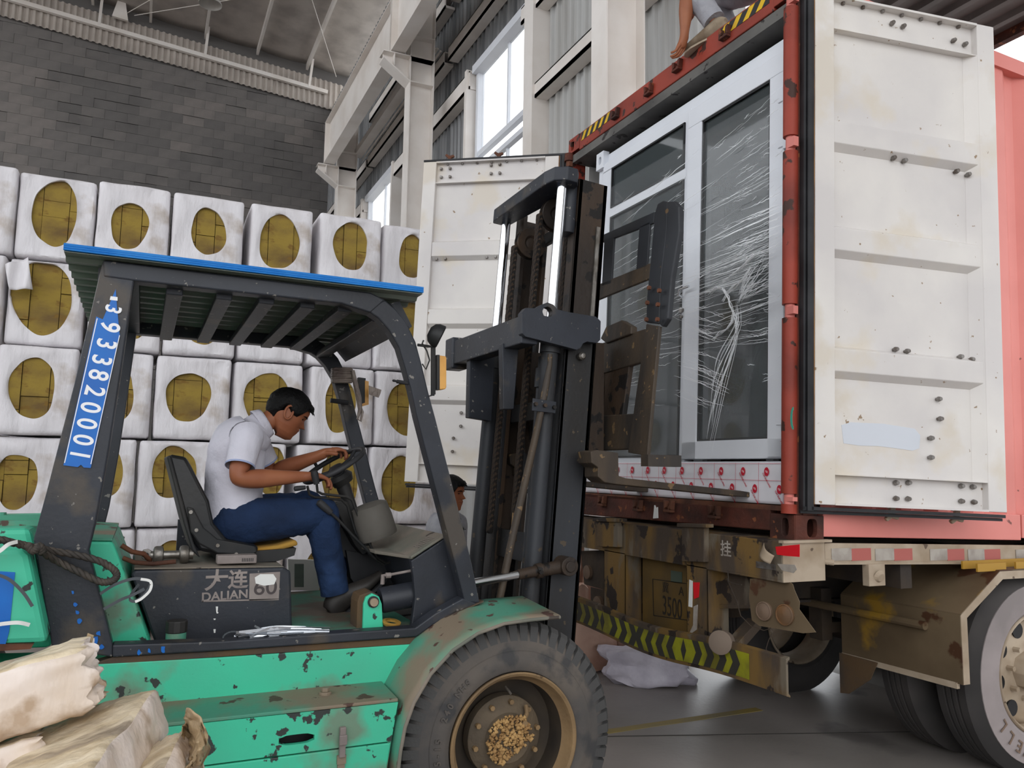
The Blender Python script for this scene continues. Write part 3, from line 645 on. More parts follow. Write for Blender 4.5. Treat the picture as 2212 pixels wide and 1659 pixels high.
# ---------------- container doors, seen from their inner face
def cont_door(F, W, flip, bolts, patch=None):
    sx = (lambda s: s) if not flip else (lambda s: W - s)
    def bx(g, s0, s1, c0, c1, w0, w1):
        a_, b_ = sorted((sx(s0), sx(s1))); return g.box(a_, b_, c0, c1, w0, w1, F)
    zb, zt = -.045, 2.585
    g = G(); bx(g, .1, W - .03, zb + .02, zt - .02, -.05, -.046); d = make('door', g, M['door_white'], cont, label='white inner face of container door')
    WMp = WM[cont]; WM[d] = WMp
    g = G(); bx(g, .065, .175, zb, zt, -.06, .0); make('hinge_stile', g, M['door_white'], d, bevel=.004)
    g = G(); bx(g, W - .11, W, zb, zt, -.06, .0)
    make('outer_stile', g, M['door_white'], d, bevel=.004)
    def slant(c0, c1, w=.0, s0=.175, s1=W - .11, tb=.035, tt=.02):
        a_, b_ = sorted((sx(s0), sx(s1)))
        p = [(a_, c0 - tb, -.048), (b_, c0 - tb, -.048), (b_, c0, -.006), (a_, c0, -.006), (a_, c1, -.006), (b_, c1, -.006), (b_, c1 + tt, -.048), (a_, c1 + tt, -.048)]
        q = [F.to(*x) for x in p]; g = G()
        g.add(q, [(0, 1, 2, 3), (3, 2, 5, 4), (4, 5, 6, 7), (0, 3, 4, 7), (1, 6, 5, 2)]); return g
    for c0, c1 in ((1.785, 1.90), (1.225, 1.34), (.61, .72)): make('rib', slant(c0, c1), M['door_white'], d, bevel=.004)
    g = G(); bx(g, .175, W - .11, 2.40, 2.405, -.048, -.004); bx(g, .175, W - .11, zt - .012, zt, -.06, .002); bx(g, .175, W - .11, 2.405, zt - .012, -.048, -.04)
    make('top_rail', g, M['door_white'], d)
    g = G(); bx(g, .175, W - .11, .10, .105, -.048, -.002); bx(g, .175, W - .11, zb, zb + .01, -.05, .0); bx(g, .175, W - .11, zb, .10, -.048, -.04); make('bottom_rail', g, M['door_white'], d)
    # inner slope beside the outer stile
    a_, b_ = sx(W - .165), sx(W - .11)
    p = [(a_, .105, -.046), (b_, .105, -.002), (b_, 2.4, -.002), (a_, 2.4, -.046)]
    if not flip: make('edge_slope', G().add([F.to(*x) for x in p], [(0, 1, 2, 3)]), M['door_white'], d, thick=.002)
    # seal
    g = G()
    for k, (s0, s1) in enumerate(((.0, .012), (.018, .04), (.046, .058))): bx(g, s0, s1, zb - .03, zt + .01, -.05 + .006 * k, -.0 + .01 * (k == 1))
    bx(g, .0, W - .01, zb - .028, zb - .012, -.05, .0); bx(g, .0, W - .01, zb - .045, zb - .03, -.05, -.02)
    make('rubber_seal', g, M['rubber'], d)
    g = G(); bx(g, .0585, .0645, zb, zt, -.05, -.004); make('seal_retainer', g, M['seal_rust'], d)
    if flip:
        g = G(); bx(g, .0, W, zt + .0, zt + .016, -.05, .004); make('rubber_seal', g, M['rubber'], d)
    for s, c in bolts:
        g = G(); g.cyl(F.to(sx(s), c, -.05), F.to(sx(s), c, -.026), .0085, n=10); g.cyl(F.to(sx(s), c, -.03), F.to(sx(s), c, -.012), .014, .010, n=8); make('bolt', g, M['bolt'], d)
    for k in range(7):
        s = .25 + k * (W - .45) / 6.0
        g = G(); g.cyl(F.to(sx(s), zt - .012, -.03), F.to(sx(s), zt - .024, -.03), .010, n=8); make('rivet', g, M['bolt'], d)
    if patch:
        g = G(); g.fp(F, patch, -.046, -.0445); make('paint_patch', g, M['door_patch'], d)
    return d
t_ = math.radians(11.5)
DR = Fr(CL(2.87, 2.90, 0), CD(math.cos(t_), -math.sin(t_), 0), CD(0, 0, 1))
WD = 1.165
bl = [DR.px(x, y) for x, y in ((1935, 44), (1959, 51), (2068, 82), (2093, 90), (1938, 337), (1962, 343), (2075, 366), (2100, 373), (1943, 753), (1968, 757), (2084, 769), (2108, 775), (2037, 861), (2040, 904), (2020, 946), (2020, 988), (1944, 1043), (1971, 1043), (2086, 1050), (2111, 1052), (1944, 1077), (1970, 1078), (2086, 1083), (2113, 1085))]
pt = [DR.px(x, y) for x, y in ((1830, 917), (1850, 911), (1920, 914), (1990, 925), (2002, 940), (2000, 968), (1985, 973), (1950, 968), (1910, 963), (1870, 962), (1835, 957))]
dr = cont_door(DR, WD, False, bl, pt)
t_ = math.radians(38)
ul = CD(math.cos(t_), -math.sin(t_), 0)
DLo = np.array(CL(2.84, 5.38, 0)) - ul * 1.20
DL = Fr(DLo, ul, CD(0, 0, 1))
bl = [(1.20 - u, v) for u, v in [DL.px(x, y) for x, y in ((951, 362), (970, 361), (951, 380), (970, 379), (1059, 354), (1078, 352), (1059, 372), (1078, 371), (941, 558), (960, 557), (1050, 554), (1069, 553), (994, 891), (993, 920), (977, 946), (975, 975))]]
dl = cont_door(DL, 1.20, True, bl)
# locking cam hooks on the hidden faces that show above / below the doors
for F, pts, up in ((DR, ((1950, 1112), (2092, 1116)), -1), (DL, ((965, 333), (1072, 325)), 1)):
    for x, y in pts:
        u, v = F.px(x, y); v = -.075 if up < 0 else 2.64
        g = G(); k = up
        g.fp(F, [(u - .012, v - .035 * k), (u + .02, v - .035 * k), (u + .016, v), (u + .042, v + .012 * k), (u + .035, v + .03 * k), (u, v + .022 * k), (u - .028, v + .04 * k), (u - .04, v + .025 * k), (u - .012, v)], -.09, -.07)
        make('lock_cam', g, M['rust_brown'] if up > 0 else M['dusty_beige'], dr if up < 0 else dl, bevel=.004)
        g = G(); g.cyl(F.to(u, -.05 if up < 0 else 0, -.09), F.to(u, 2.6, -.09), .017, n=10); make('lock_rod', g, M['door_white'], dr if up < 0 else dl)
g = G(); q = DR.px(1728, 905)
pc = EF.px(1730, 905); g.fp(EF, [(pc[0] + .02 * math.cos(a), pc[1] + .055 * math.sin(a)) for a in np.linspace(PI * .5, PI * 1.5, 9)] + [(pc[0] + .008 * math.cos(a), pc[1] + .04 * math.sin(a)) for a in np.linspace(PI * 1.5, PI * .5, 9)], .046, .048); make('paint_mark', g, M['teal'], cont)

# ---------------- the wrapped glazed door unit standing in the container
A1 = A0 + .06
UF = Fr(CL(A1, 0, 0), CD(0, -1, 0), CD(0, 0, 1))
def U(g, b0, b1, c0, c1, w0, w1): return g.box(-b1, -b0, c0, c1, w0, w1, UF)   # b range, c range, depth towards the hall
unit = empty('glazed_door_unit', CL(A1 + .5, 4, -.04), 'large white framed glass door unit wrapped in stretch film inside the container', 'door unit')
g = G()
U(g, 2.985, 4.98, 2.35, 2.44, -.9, -.03); make('top_beam', g, M['pvc'], unit, bevel=.004)
for b0, b1 in ((2.965, 3.03), (4.925, 5.02)):
    g = G(); U(g, b0, b1, .0, 2.36, -.9, -.02)
    make('side_post', g, M['pvc'], unit, bevel=.004)
# lifting corners with an oval hole
for bc, cc, hw in ((2.99, 2.41, .045), (4.965, 2.40, .05)):
    g = G(); g.ring(UF, rectring(24, -bc, cc, hw, .10 if bc < 4 else .065), slotring(24, -bc, cc, .02, .05 if bc < 4 else .03), -.04, .012); make('lifting_corner', g, M['pvc'], unit, bevel=.002)
    g = G(); U(g, bc - .03, bc + .03, cc - .06, cc + .06, -.06, -.045); make('hole_back', g, M['seal_black'], unit)
# fixed frame
g = G()
U(g, 3.88, 4.93, 2.285, 2.36, -.03, .0); U(g, 4.795, 4.93, .155, 2.3, -.03, .0); U(g, 3.88, 3.935, .155, 2.3, -.03, .0); U(g, 3.88, 4.93, .13, .19, -.03, .0)
make('fixed_frame', g, M['pvc'], unit, bevel=.003)
g = G(); U(g, 3.92, 4.81, 1.915, 1.985, -.03, .004); make('transom', g, M['pvc'], unit, bevel=.003)
g = G(); U(g, 3.03, 3.90, 2.34, 2.40, -.03, -.005); U(g, 3.03, 3.055, .155, 2.36, -.03, -.012); U(g, 3.03, 3.95, .12, .16, -.03, -.006); make('door_frame', g, M['pvc'], unit, bevel=.002)
# door leaf
leaf = make('door_leaf', (lambda g: (U(g, 3.06, 3.885, 2.22, 2.335, -.03, .018), U(g, 3.06, 3.17, .172, 2.22, -.03, .018), U(g, 3.752, 3.885, .172, 2.22, -.03, .018), U(g, 3.06, 3.885, .172, .275, -.03, .018), g)[-1])(G()), M['pvc'], unit, bevel=.004)
def beadframe(b0, b1, c0, c1, par):
    g = G(); e = .012
    U(g, b0, b0 + e, c0, c1, -.02, .01); U(g, b1 - e, b1, c0, c1, -.02, .01); U(g, b0, b1, c0, c0 + e, -.02, .01); U(g, b0, b1, c1 - e, c1, -.02, .01)
    make('glazing_seal', g, M['seal_black'], par)
beadframe(3.17, 3.752, .275, 2.22, leaf)
make('pane', U(G(), 3.175, 3.747, .28, 2.215, -.012, -.004), M['glass'], leaf)
for b0, b1, c0, c1 in ((3.935, 4.795, 1.985, 2.285), (3.935, 4.795, .19, 1.915)):
    make('pane', U(G(), b0, b1, c0, c1, -.012, -.004), M['glass'], unit); beadframe(b0 - .002, b1 + .002, c0 - .002, c1 + .002, unit)
for c in (2.03, 1.78, .32):
    g = G(); U(g, 3.035, 3.06, c, c + .11, .0, .03); U(g, 3.06, 3.10, c + .02, c + .10, .018, .026); make('hinge', g, M['pvc'], leaf, bevel=.002)
# handle
hb = -UF.px(1480, 640)[0]; hc = UF.px(1480, 640)[1]
g = G(); g.tube([UF.to(-hb, hc - .01, .02), UF.to(-hb, hc + .0, .05), UF.to(-hb + .02, hc + .03, .055), UF.to(-hb + .10, hc + .035, .05)], .008, n=8); make('door_handle', g, M['chrome'], leaf, smooth=60)
g = G(); g.cyl(UF.to(-hb, hc - .09, .018), UF.to(-hb, hc - .09, .035), .016, n=12); g.cyl(UF.to(-hb, hc - .13, .018), UF.to(-hb, hc - .13, .03), .01, n=12); make('lock_cylinder', g, M['bolt'], leaf)
# inside of the unit seen through the glass
g = G(); U(g, 3.03, 4.93, .0, 2.36, -1.6, -1.58); make('inner_panel', g, mat('unit_inside_grey', (84, 86, 86), .7, c2=(64, 66, 66), ns=2), unit)
g = G(); U(g, 4.55, 4.65, .1, 2.3, -.7, -.66); U(g, 3.64, 3.70, .1, 2.3, -.5, -.46); make('inner_mullion', g, M['pvc'], unit)
g = G(); U(g, 3.92, 4.93, .02, .06, -1.5, -.02); make('unit_floor', g, mat('unit_floor_dark', (80, 76, 72), .8), unit)
# printed protective film around the bottom
def puck(u, v, amp=.004): return amp * (noise.noise(Vector((u * 9, v * 16, 2))) + .5 * noise.noise(Vector((u * 30, v * 10, 5))))
def sheet(name, u0, u1, v0, v1, w, m_, parent, nu=60, nv=12, f=None):
    g = G(); g.grid(lambda s, t: UF.to(u0 + (u1 - u0) * s, (v0(s) if callable(v0) else v0) * (1 - t) + v1 * t, w + puck(u0 + (u1 - u0) * s, t * .3)), nu, nv)
    return make(name, g, m_, parent, smooth=60, recalc=False, thick=.001)
pf = sheet('printed_film', -5.0, -2.965, -.055, .155, .03, M['wrap_white'], unit, 120, 12)
pf2 = sheet('printed_film', -3.055, -2.962, .155, .36, .031, M['wrap_white'], unit, 10, 12)
g = G(); 
for v_ in (.145, .06): g.box(-5.0, -2.965, v_, v_ + .0022, .0365, .0370, UF)
for k in range(12): u_ = -4.96 + k * .175; g.box(u_, u_ + .002, -.05, .15, .0365, .0370, UF)
g.box(-3.055, -2.965, .255, .257, .038, .0385, UF)
make('printed_line', g, M['print_line'], pf)
lo_ = []
for k in range(12): lo_.append((-4.90 + k * .175, .105, 0))
for k in range(11): lo_.append((-4.81 + k * .175, .018, 1))
lo_.append((-3.01, .30, 2))
for (u_, v_, rr_) in lo_:
    g = G(); g.fp(UF, [(u_ + .017 * math.cos(a), v_ + .0225 * math.sin(a)) for a in np.linspace(0, 2 * PI, 21)[:-1]], .0372, .0378); lg = make('logo_disc', g, M['print_red'], pf if v_ < .2 else pf2)
    text('logo_letters', 'YZL', M['print_white'], unit, UF, u_, v_, .0125, rot=-20 if rr_ < 2 else 60, wd=.0382, ext=.0002, bold=.0001)
    text('film_print', 'YUN ZHE LONG', M['print_red'], unit, UF, u_ - (.0 if rr_ < 2 else 0), v_ - (.043 if rr_ < 2 else -.042), .0125, rot=-52 if rr_ < 2 else 52, wd=.0382, ext=.0002, bold=.0003)
# stretch film over the glazing: thin clear sheet and white strands that carry its highlights
filmm = bpy.data.materials.new('clear_stretch_film'); filmm.use_nodes = True; b_ = filmm.node_tree.nodes['Principled BSDF']; b_.inputs['Base Color'].default_value = (.9, .92, .94, 1); b_.inputs['Roughness'].default_value = .28; b_.inputs['Alpha'].default_value = .06; b_.inputs['Specular IOR Level'].default_value = 1.0
crm = bpy.data.materials.new('film_crease_glint'); crm.use_nodes = True; b_ = crm.node_tree.nodes['Principled BSDF']; b_.inputs['Base Color'].default_value = (.95, .96, .98, 1); b_.inputs['Roughness'].default_value = .15; b_.inputs['Alpha'].default_value = .92; b_.inputs['Specular IOR Level'].default_value = 1.0  # whitish strand colour stands in for the film's highlights
g = G(); rf_ = random.Random(11)
def filmf(s, t):
    u = -4.93 + (4.93 - 2.965) * s; v = .18 + 1.93 * t
    if u < -3.9: v = min(v, 2.25)
    r = math.hypot((u + 3.32), (v - 1.0))
    return UF.to(u, v, .05 + .004 * math.sin(v * 26 + u * 6 + 3 * noise.noise(Vector((u * 2, v * 2, 0)))) + .010 * noise.noise(Vector((u * 1.6, v * 4, 0))))
g.grid(filmf, 90, 200); fm = make('stretch_film', g, filmm, unit, smooth=80, recalc=False, label='clear stretch film wound around the door unit')
def strand_taper(pts, r):
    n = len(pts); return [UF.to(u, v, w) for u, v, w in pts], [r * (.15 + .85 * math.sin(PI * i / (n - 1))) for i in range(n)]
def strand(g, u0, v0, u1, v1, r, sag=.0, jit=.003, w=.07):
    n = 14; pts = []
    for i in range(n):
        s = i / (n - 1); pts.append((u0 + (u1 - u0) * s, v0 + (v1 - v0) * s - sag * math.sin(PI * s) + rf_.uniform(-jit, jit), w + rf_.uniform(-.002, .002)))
    p, rr2 = strand_taper(pts, r); g.tube(p, rr2, n=4)
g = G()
for k in range(150):   # near horizontal highlight streaks as white strands, upper right to middle
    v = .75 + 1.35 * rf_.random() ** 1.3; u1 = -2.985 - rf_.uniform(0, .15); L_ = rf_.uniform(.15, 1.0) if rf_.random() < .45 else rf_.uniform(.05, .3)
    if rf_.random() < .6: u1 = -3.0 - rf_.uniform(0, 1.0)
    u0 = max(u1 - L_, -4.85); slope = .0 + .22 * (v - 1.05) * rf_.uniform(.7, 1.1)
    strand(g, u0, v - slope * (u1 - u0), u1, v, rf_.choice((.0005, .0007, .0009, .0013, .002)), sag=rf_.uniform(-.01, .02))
for k in range(60):   # long highlight bands as white strands across the leaf and the right post
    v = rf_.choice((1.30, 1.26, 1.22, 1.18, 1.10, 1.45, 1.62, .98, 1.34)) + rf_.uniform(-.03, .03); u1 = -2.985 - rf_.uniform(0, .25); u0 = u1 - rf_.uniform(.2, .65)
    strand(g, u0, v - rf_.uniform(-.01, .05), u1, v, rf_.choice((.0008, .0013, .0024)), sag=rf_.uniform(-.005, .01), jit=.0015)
for k in range(46):   # fine glint lines on the left panes
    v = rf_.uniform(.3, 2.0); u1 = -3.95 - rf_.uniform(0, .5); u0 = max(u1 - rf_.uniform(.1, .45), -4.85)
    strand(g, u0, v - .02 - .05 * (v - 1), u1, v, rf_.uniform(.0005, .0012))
for k in range(70):   # short glints on the post, modelled white
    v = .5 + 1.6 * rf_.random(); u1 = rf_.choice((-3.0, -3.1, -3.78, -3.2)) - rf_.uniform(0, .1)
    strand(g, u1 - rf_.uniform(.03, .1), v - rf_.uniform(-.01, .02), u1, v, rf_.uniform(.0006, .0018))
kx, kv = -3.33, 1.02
for k in range(60):   # fan of creases with their glints to the lower right, gathered at the knot
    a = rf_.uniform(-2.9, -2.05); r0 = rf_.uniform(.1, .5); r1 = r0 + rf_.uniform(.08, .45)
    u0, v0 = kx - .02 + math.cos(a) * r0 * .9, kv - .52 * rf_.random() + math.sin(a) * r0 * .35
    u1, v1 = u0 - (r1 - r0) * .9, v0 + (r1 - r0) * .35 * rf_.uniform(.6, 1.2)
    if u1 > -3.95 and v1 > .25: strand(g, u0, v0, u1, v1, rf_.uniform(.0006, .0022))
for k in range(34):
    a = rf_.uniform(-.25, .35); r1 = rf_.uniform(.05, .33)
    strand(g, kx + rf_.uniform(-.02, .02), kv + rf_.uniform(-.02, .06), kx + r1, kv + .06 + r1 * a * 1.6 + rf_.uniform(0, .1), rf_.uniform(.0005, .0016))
make('film_glint_strands', g, crm, unit, smooth=80, kind='stuff')  # highlight streaks built as white strands along the film folds
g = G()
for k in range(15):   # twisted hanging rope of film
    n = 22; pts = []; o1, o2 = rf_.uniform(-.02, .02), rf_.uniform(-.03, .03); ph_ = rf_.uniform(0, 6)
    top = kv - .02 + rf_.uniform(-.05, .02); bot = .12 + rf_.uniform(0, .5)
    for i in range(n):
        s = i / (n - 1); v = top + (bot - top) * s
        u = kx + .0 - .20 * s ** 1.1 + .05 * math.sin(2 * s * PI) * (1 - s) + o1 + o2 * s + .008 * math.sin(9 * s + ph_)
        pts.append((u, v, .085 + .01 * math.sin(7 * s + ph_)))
    p, rr2 = strand_taper(pts, rf_.uniform(.0008, .002)); g.tube(p, rr2, n=5)
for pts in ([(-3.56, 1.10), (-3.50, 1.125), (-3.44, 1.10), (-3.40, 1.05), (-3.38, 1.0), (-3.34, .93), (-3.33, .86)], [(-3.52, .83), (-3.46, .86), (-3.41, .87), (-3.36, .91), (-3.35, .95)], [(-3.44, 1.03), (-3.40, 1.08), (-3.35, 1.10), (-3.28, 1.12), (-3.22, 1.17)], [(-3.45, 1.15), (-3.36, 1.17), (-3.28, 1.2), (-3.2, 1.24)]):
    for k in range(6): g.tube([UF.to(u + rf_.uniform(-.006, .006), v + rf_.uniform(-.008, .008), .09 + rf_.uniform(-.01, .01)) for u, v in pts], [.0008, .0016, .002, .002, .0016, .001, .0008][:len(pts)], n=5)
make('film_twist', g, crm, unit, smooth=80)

# ================================================================ the trailer under the container
tr = empty('semi_trailer', (8, 4.1, 0), 'weathered yellow skeletal trailer carrying the container', 'trailer')
TB = 2.71
TF = endp(TB)
def tilt(x): return -.029 * (x - 2.7)
g = G(); g.box(TB, TB + .012, 2.885, 5.35, 1.03, 1.20); g.box(TB, TB + .27, 2.885, 5.35, 1.195, 1.207); g.box(TB, TB + .27, 2.885, 5.35, 1.02, 1.032); g.box(TB + .258, TB + .27, 2.885, 5.35, 1.02, 1.06)
rb = make('rear_beam', g, M['trailer_yellow'], tr, bevel=.003)
g = G(); g.box(TB + .004, TB + .262, 2.879, 2.8845, 1.022, 1.20); make('beam_end', g, M['dusty_beige'], tr)
g = G(); g.box(TB - .002, TB + .30, 2.868, 2.9, 1.20, 1.212); g.cyl((TB + .26, 2.9, 1.11), (TB + .30, 2.86, 1.105), .014, n=10); make('end_lip', g, M['dusty_beige'], tr)
for x0, x1, y0, y1 in ((1300, 1345, 1118, 1180), (1484, 1532, 1130, 1212)):
    g = G(); g.pp(TF, [(x0, y0), (x1, y0 + 4), (x1, y1 + 2), (x0, y1)], .0, .035); g.pp(TF, [(x0 - 6, y0), (x1 + 10, y0 + 2), (x1 + 10, y0 + 10), (x0 - 6, y0 + 8)], 0, .05)
    make('beam_bracket', g, M['trailer_yellow'], tr, bevel=.003)
def tape(fr, pix, m_, name='reflective_tape', w0=.001, w1=.003): g = G(); g.pp(fr, pix, w0, w1); return make(name, g, m_, tr)
tape(TF, [(1676, 1181), (1728, 1176), (1728, 1203), (1700, 1201), (1679, 1198)], M['reflect_red'])
tape(TF, [(1680, 1218), (1718, 1220), (1722, 1230), (1715, 1238), (1690, 1232)], M['reflect_white'])
tape(TF, [(1634, 1212), (1676, 1220), (1676, 1232), (1634, 1226)], M['bolt'], 'torn_plate')
g = G()
def curl(s, t): x = 1648 + 30 * s + 6 * t; y = 1190 + 28 * s - 18 * t; u, v = TF.px(x, y); return TF.to(u, v, .01 + .05 * math.sin(s * 2.5) * (1 - .3 * t))
g.grid(curl, 8, 5); make('curled_lamp_plate', g, M['dusty_beige'], tr, smooth=60, recalc=False, thick=.003)
text('painted_mark', '挂', M['reflect_white'], tr, TF, *TF.px(1568, 1188), .085, wd=.001, ext=.0005, bold=.001)
# uprights to the bumper
for xa, xb, y0, y1, dx in ((1305, 1350, 1180, 1362, .12), (1483, 1527, 1214, 1420, .14)):
    u0, _ = TF.px(xa, 1250); u1, _ = TF.px(xb, 1250); g = G()
    g.box(u0, u1, .60, 1.03, -.008, 0, TF); g.box(u1 - .006, u1, .60, 1.03, -dx, 0, TF); g.box(u0, u0 + .006, .60, 1.03, -dx, 0, TF); make('bumper_bracket', g, M['trailer_yellow'], tr, bevel=.002)
tape(TF, [(1498, 1258), (1512, 1258), (1510, 1290), (1500, 1294)], M['reflect_red']); tape(TF, [(1490, 1252), (1497, 1255), (1496, 1312), (1488, 1310)], M['strap_white'], 'torn_sticker'); tape(TF, [(1499, 1310), (1508, 1306), (1506, 1360), (1488, 1372), (1498, 1350)], M['reflect_white'], 'torn_sticker')
# bumper beam with chevrons
BF = endp(2.64)
def bz(s): return .04 * math.sin(PI * s) * -1
g = G(); n = 24; vs = []
uL, uR = -4.78, -2.80
def bcurve(s): 
    return -.05 * math.exp(-((s - .45) / .25) ** 2)
for i in range(n + 1):
    s = i / n; u = uL + (uR - uL) * s; dz = bcurve(s); w = .0 - .03 * math.exp(-((s - .5) / .3) ** 2)
    vs += [BF.to(u, .545 + dz, w), BF.to(u, .705 + dz, w), BF.to(u, .712 + dz, w - .022), BF.to(u, .70 + dz, w - .022), BF.to(u, .695 + dz, w - .012), BF.to(u, .555 + dz, w - .012), BF.to(u, .545 + dz, w - .022), BF.to(u, .538 + dz, w - .022)]
fs = []
for i in range(n):
    for k in range(8): fs.append((i * 8 + k, i * 8 + (k + 1) % 8, (i + 1) * 8 + (k + 1) % 8, (i + 1) * 8 + k))
fs += [list(range(8)), [n * 8 + k for k in range(8)][::-1]]
g.add(vs, fs); bp_ = make('bumper', g, M['trailer_yellow'], tr)
def bpt(u, f, w=.002):
    s = (u - uL) / (uR - uL); return BF.to(u, .562 + .118 * f + bcurve(s), w - .03 * math.exp(-((s - .5) / .3) ** 2))
uA, uB = -4.72, -3.04
g = G(); vs = []; N_ = 60
for i in range(N_ + 1): u = uA + (uB - uA) * i / N_; vs += [bpt(u, 0), bpt(u, 1)]
g.add(vs, [(2 * i, 2 * i + 2, 2 * i + 3, 2 * i + 1) for i in range(N_)]); make('chevron_tape', g, M['chevron'], bp_, recalc=False)
nC = 16; pc_ = (uB - uA) / (nC + .8)
for k in range(nC):
    x = uA + pc_ * (k + .25); d = pc_ * .36 * (1 if (k // 4) % 2 else -1) if k not in (3, 11) else 0
    if k in (3, 11):
        pts = [(x + pc_ * .25, 1), (x + pc_ * .5, .5), (x + pc_ * .25, 0), (x, .5)]
        q = [bpt(u, f, .003) for u, f in pts]; g = G().add(q, [(0, 1, 2, 3)])
    else:
        sg = 1 if k > 3 and k < 7 or k > 11 else -1
        if k < 3: sg = 1
        w_ = pc_ * .55; d = pc_ * .35 * sg
        pts = [(x, 1), (x + w_, 1), (x + w_ + d, .5), (x + w_, 0), (x, 0), (x + d, .5)]
        q = [bpt(u, f, .003) for u, f in pts]; g = G().add(q, [(0, 1, 2, 5), (5, 2, 3, 4)])
    make('chevron', g, M['chevron_dark'], bp_, recalc=False)
# number plate panel
PF = endp(2.80)
g = G(); g.pp(PF, [(1388, 1195), (1500, 1215), (1500, 1386), (1388, 1357)], -.006, 0); make('number_panel', g, M['plate'], tr)
g = G()
o_ = [PF.px(*q) for q in ((1410, 1250), (1498, 1262), (1498, 1342), (1412, 1330))]; cxx = sum(p[0] for p in o_) / 4; cyy = sum(p[1] for p in o_) / 4
g.ring(PF, o_, [(cxx + (p[0] - cxx) * .975, cyy + (p[1] - cyy) * .96) for p in o_], .001, .003); make('plate_border', g, M['plate_dark'], tr)
u, v = PF.px(1452, 1314); text('plate_number', '3500', M['plate_dark'], tr, PF, u, v, .155, wd=.002, ext=.0005, sx=.62, rot=0)
u, v = PF.px(1472, 1278); text('plate_letter', 'A', M['plate_dark'], tr, PF, u, v, .07, wd=.002, ext=.0005)
u, v = PF.px(1438, 1271); text('plate_character', '冀', M['plate_dark'], tr, PF, u, v, .065, wd=.002, ext=.0005)
g = G(); g.pp(PF, [(1450, 1232), (1474, 1236), (1474, 1260), (1450, 1257)], .001, .003); make('plate_stamp', g, mat('faded_green_stamp', (74, 84, 72), .7), tr)
g = G(); g.pp(PF, [(1547, 1222), (1632, 1238), (1632, 1310), (1547, 1305)], -.006, 0); g.pp(PF, [(1547, 1305), (1622, 1308), (1622, 1314), (1547, 1314)], -.05, .01); make('cross_panel', g, M['trailer_yellow'], tr)
# diagonal stay, round drum lamp and hanging lamp panel
def tpt(x, y, X): return P(x, y, 0, X)
g = G(); g.bar(tpt(1570, 1412, 2.72), tpt(1630, 1345, 2.95), .07, .05); make('diagonal_stay', g, M['trailer_yellow'], tr, bevel=.003)
g = G(); g.bar(tpt(1340, 1372, 2.72), tpt(1400, 1310, 2.95), .07, .05); make('diagonal_stay', g, M['trailer_dark'], tr, bevel=.003)
c = tpt(1556, 1388, 2.62); g = G(); g.lathe(c, (-.8, -.55, .1), [(-.07, .053), (-.02, .055), (0, .058), (.004, .058), (.008, .052), (.010, .0)], n=28, cap=False); make('drum_lamp', g, mat('dusty_drum_lamp', (112, 98, 86), .75), tr, smooth=40)
LF = Fr(tpt(1690, 1300, 2.74), (.18, -1, 0), (.05, 0, 1))
g = G(); g.pp(LF, [(1620, 1250), (1690, 1245), (1712, 1262), (1716, 1275), (1727, 1300), (1726, 1316), (1762, 1366), (1735, 1368), (1640, 1352), (1624, 1340), (1618, 1290)], -.004, .0); lpn = make('lamp_panel', g, M['mudguard'], tr, thick=.0)
for x, y, r, m_ in ((1652, 1320, .044, 'lens_dusty'), (1697, 1328, .048, 'lens_amber')):
    u, v = LF.px(x, y); g = G(); g.lathe(LF.to(u, v, 0), LF.n, [(0, r), (.012, r), (.014, r * .9), (.01, r * .86), (.016, r * .5), (.018, .0)], n=28, cap=False); make('tail_lamp', g, M[m_], tr, smooth=40)
for x, y, r in ((1270, 1236, .04), (1293, 1306, .048)):
    p = tpt(x, y, 2.80); g = G(); g.lathe(p, (-1, 0, 0), [(-.01, r * 1.15), (.012, r * 1.15), (.014, r), (.018, 0)], n=24, cap=False); make('tail_lamp', g, M['lens_dusty'], tr, smooth=40)
g = G(); g.pp(endp(2.81), [(1255, 1190), (1308, 1188), (1308, 1275), (1262, 1262)], -.004, 0); g.pp(endp(2.81), [(1276, 1268), (1306, 1275), (1302, 1345), (1276, 1338)], -.004, 0); make('lamp_panel', g, M['trailer_dark'], tr)
wg = G(); wg.tube([tpt(x, y, 2.70) for x, y in ((1570, 1250), (1578, 1268), (1592, 1300), (1600, 1330), (1622, 1352), (1650, 1362), (1664, 1358), (1668, 1366), (1660, 1384), (1655, 1400), (1658, 1420), (1650, 1432), (1644, 1434))], .0022, n=5)
wg.tube([tpt(x, y, 2.70) for x, y in ((1572, 1232), (1574, 1256), (1590, 1262), (1602, 1263))], .003, n=5); make('loose_wire', wg, M['trailer_dark'], tr)
# main beams, cross members
for y in (3.72, 4.52):
    g = G(); 
    for zc, zt_, ya, yb in ((0, .014, -.07, .07), (.36, .014, -.07, .07), (.0, .37, -.005, .005)):
        p = []
        for X in (TB + .1, 14.5):
            zz = .80 + tilt(X) + zc
            p.append((X, zz))
        (Xa, za), (Xb, zb_) = p
        g.hexa([(Xa, y + ya, za), (Xb, y + ya, zb_), (Xb, y + yb, zb_), (Xa, y + yb, za), (Xa, y + ya, za + zt_), (Xb, y + ya, zb_ + zt_), (Xb, y + yb, zb_ + zt_), (Xa, y + yb, za + zt_)])
    make('main_beam', g, M['trailer_dark'], tr)
g = G(); ya, yb = 2.885, 2.9
g.hexa([(TB + .27, ya, 1.105), (14, ya, 1.105 + tilt(14)), (14, yb, 1.105 + tilt(14)), (TB + .27, yb, 1.105), (TB + .27, ya, 1.195), (14, ya, 1.195 + tilt(14)), (14, yb, 1.195 + tilt(14)), (TB + .27, yb, 1.195)])
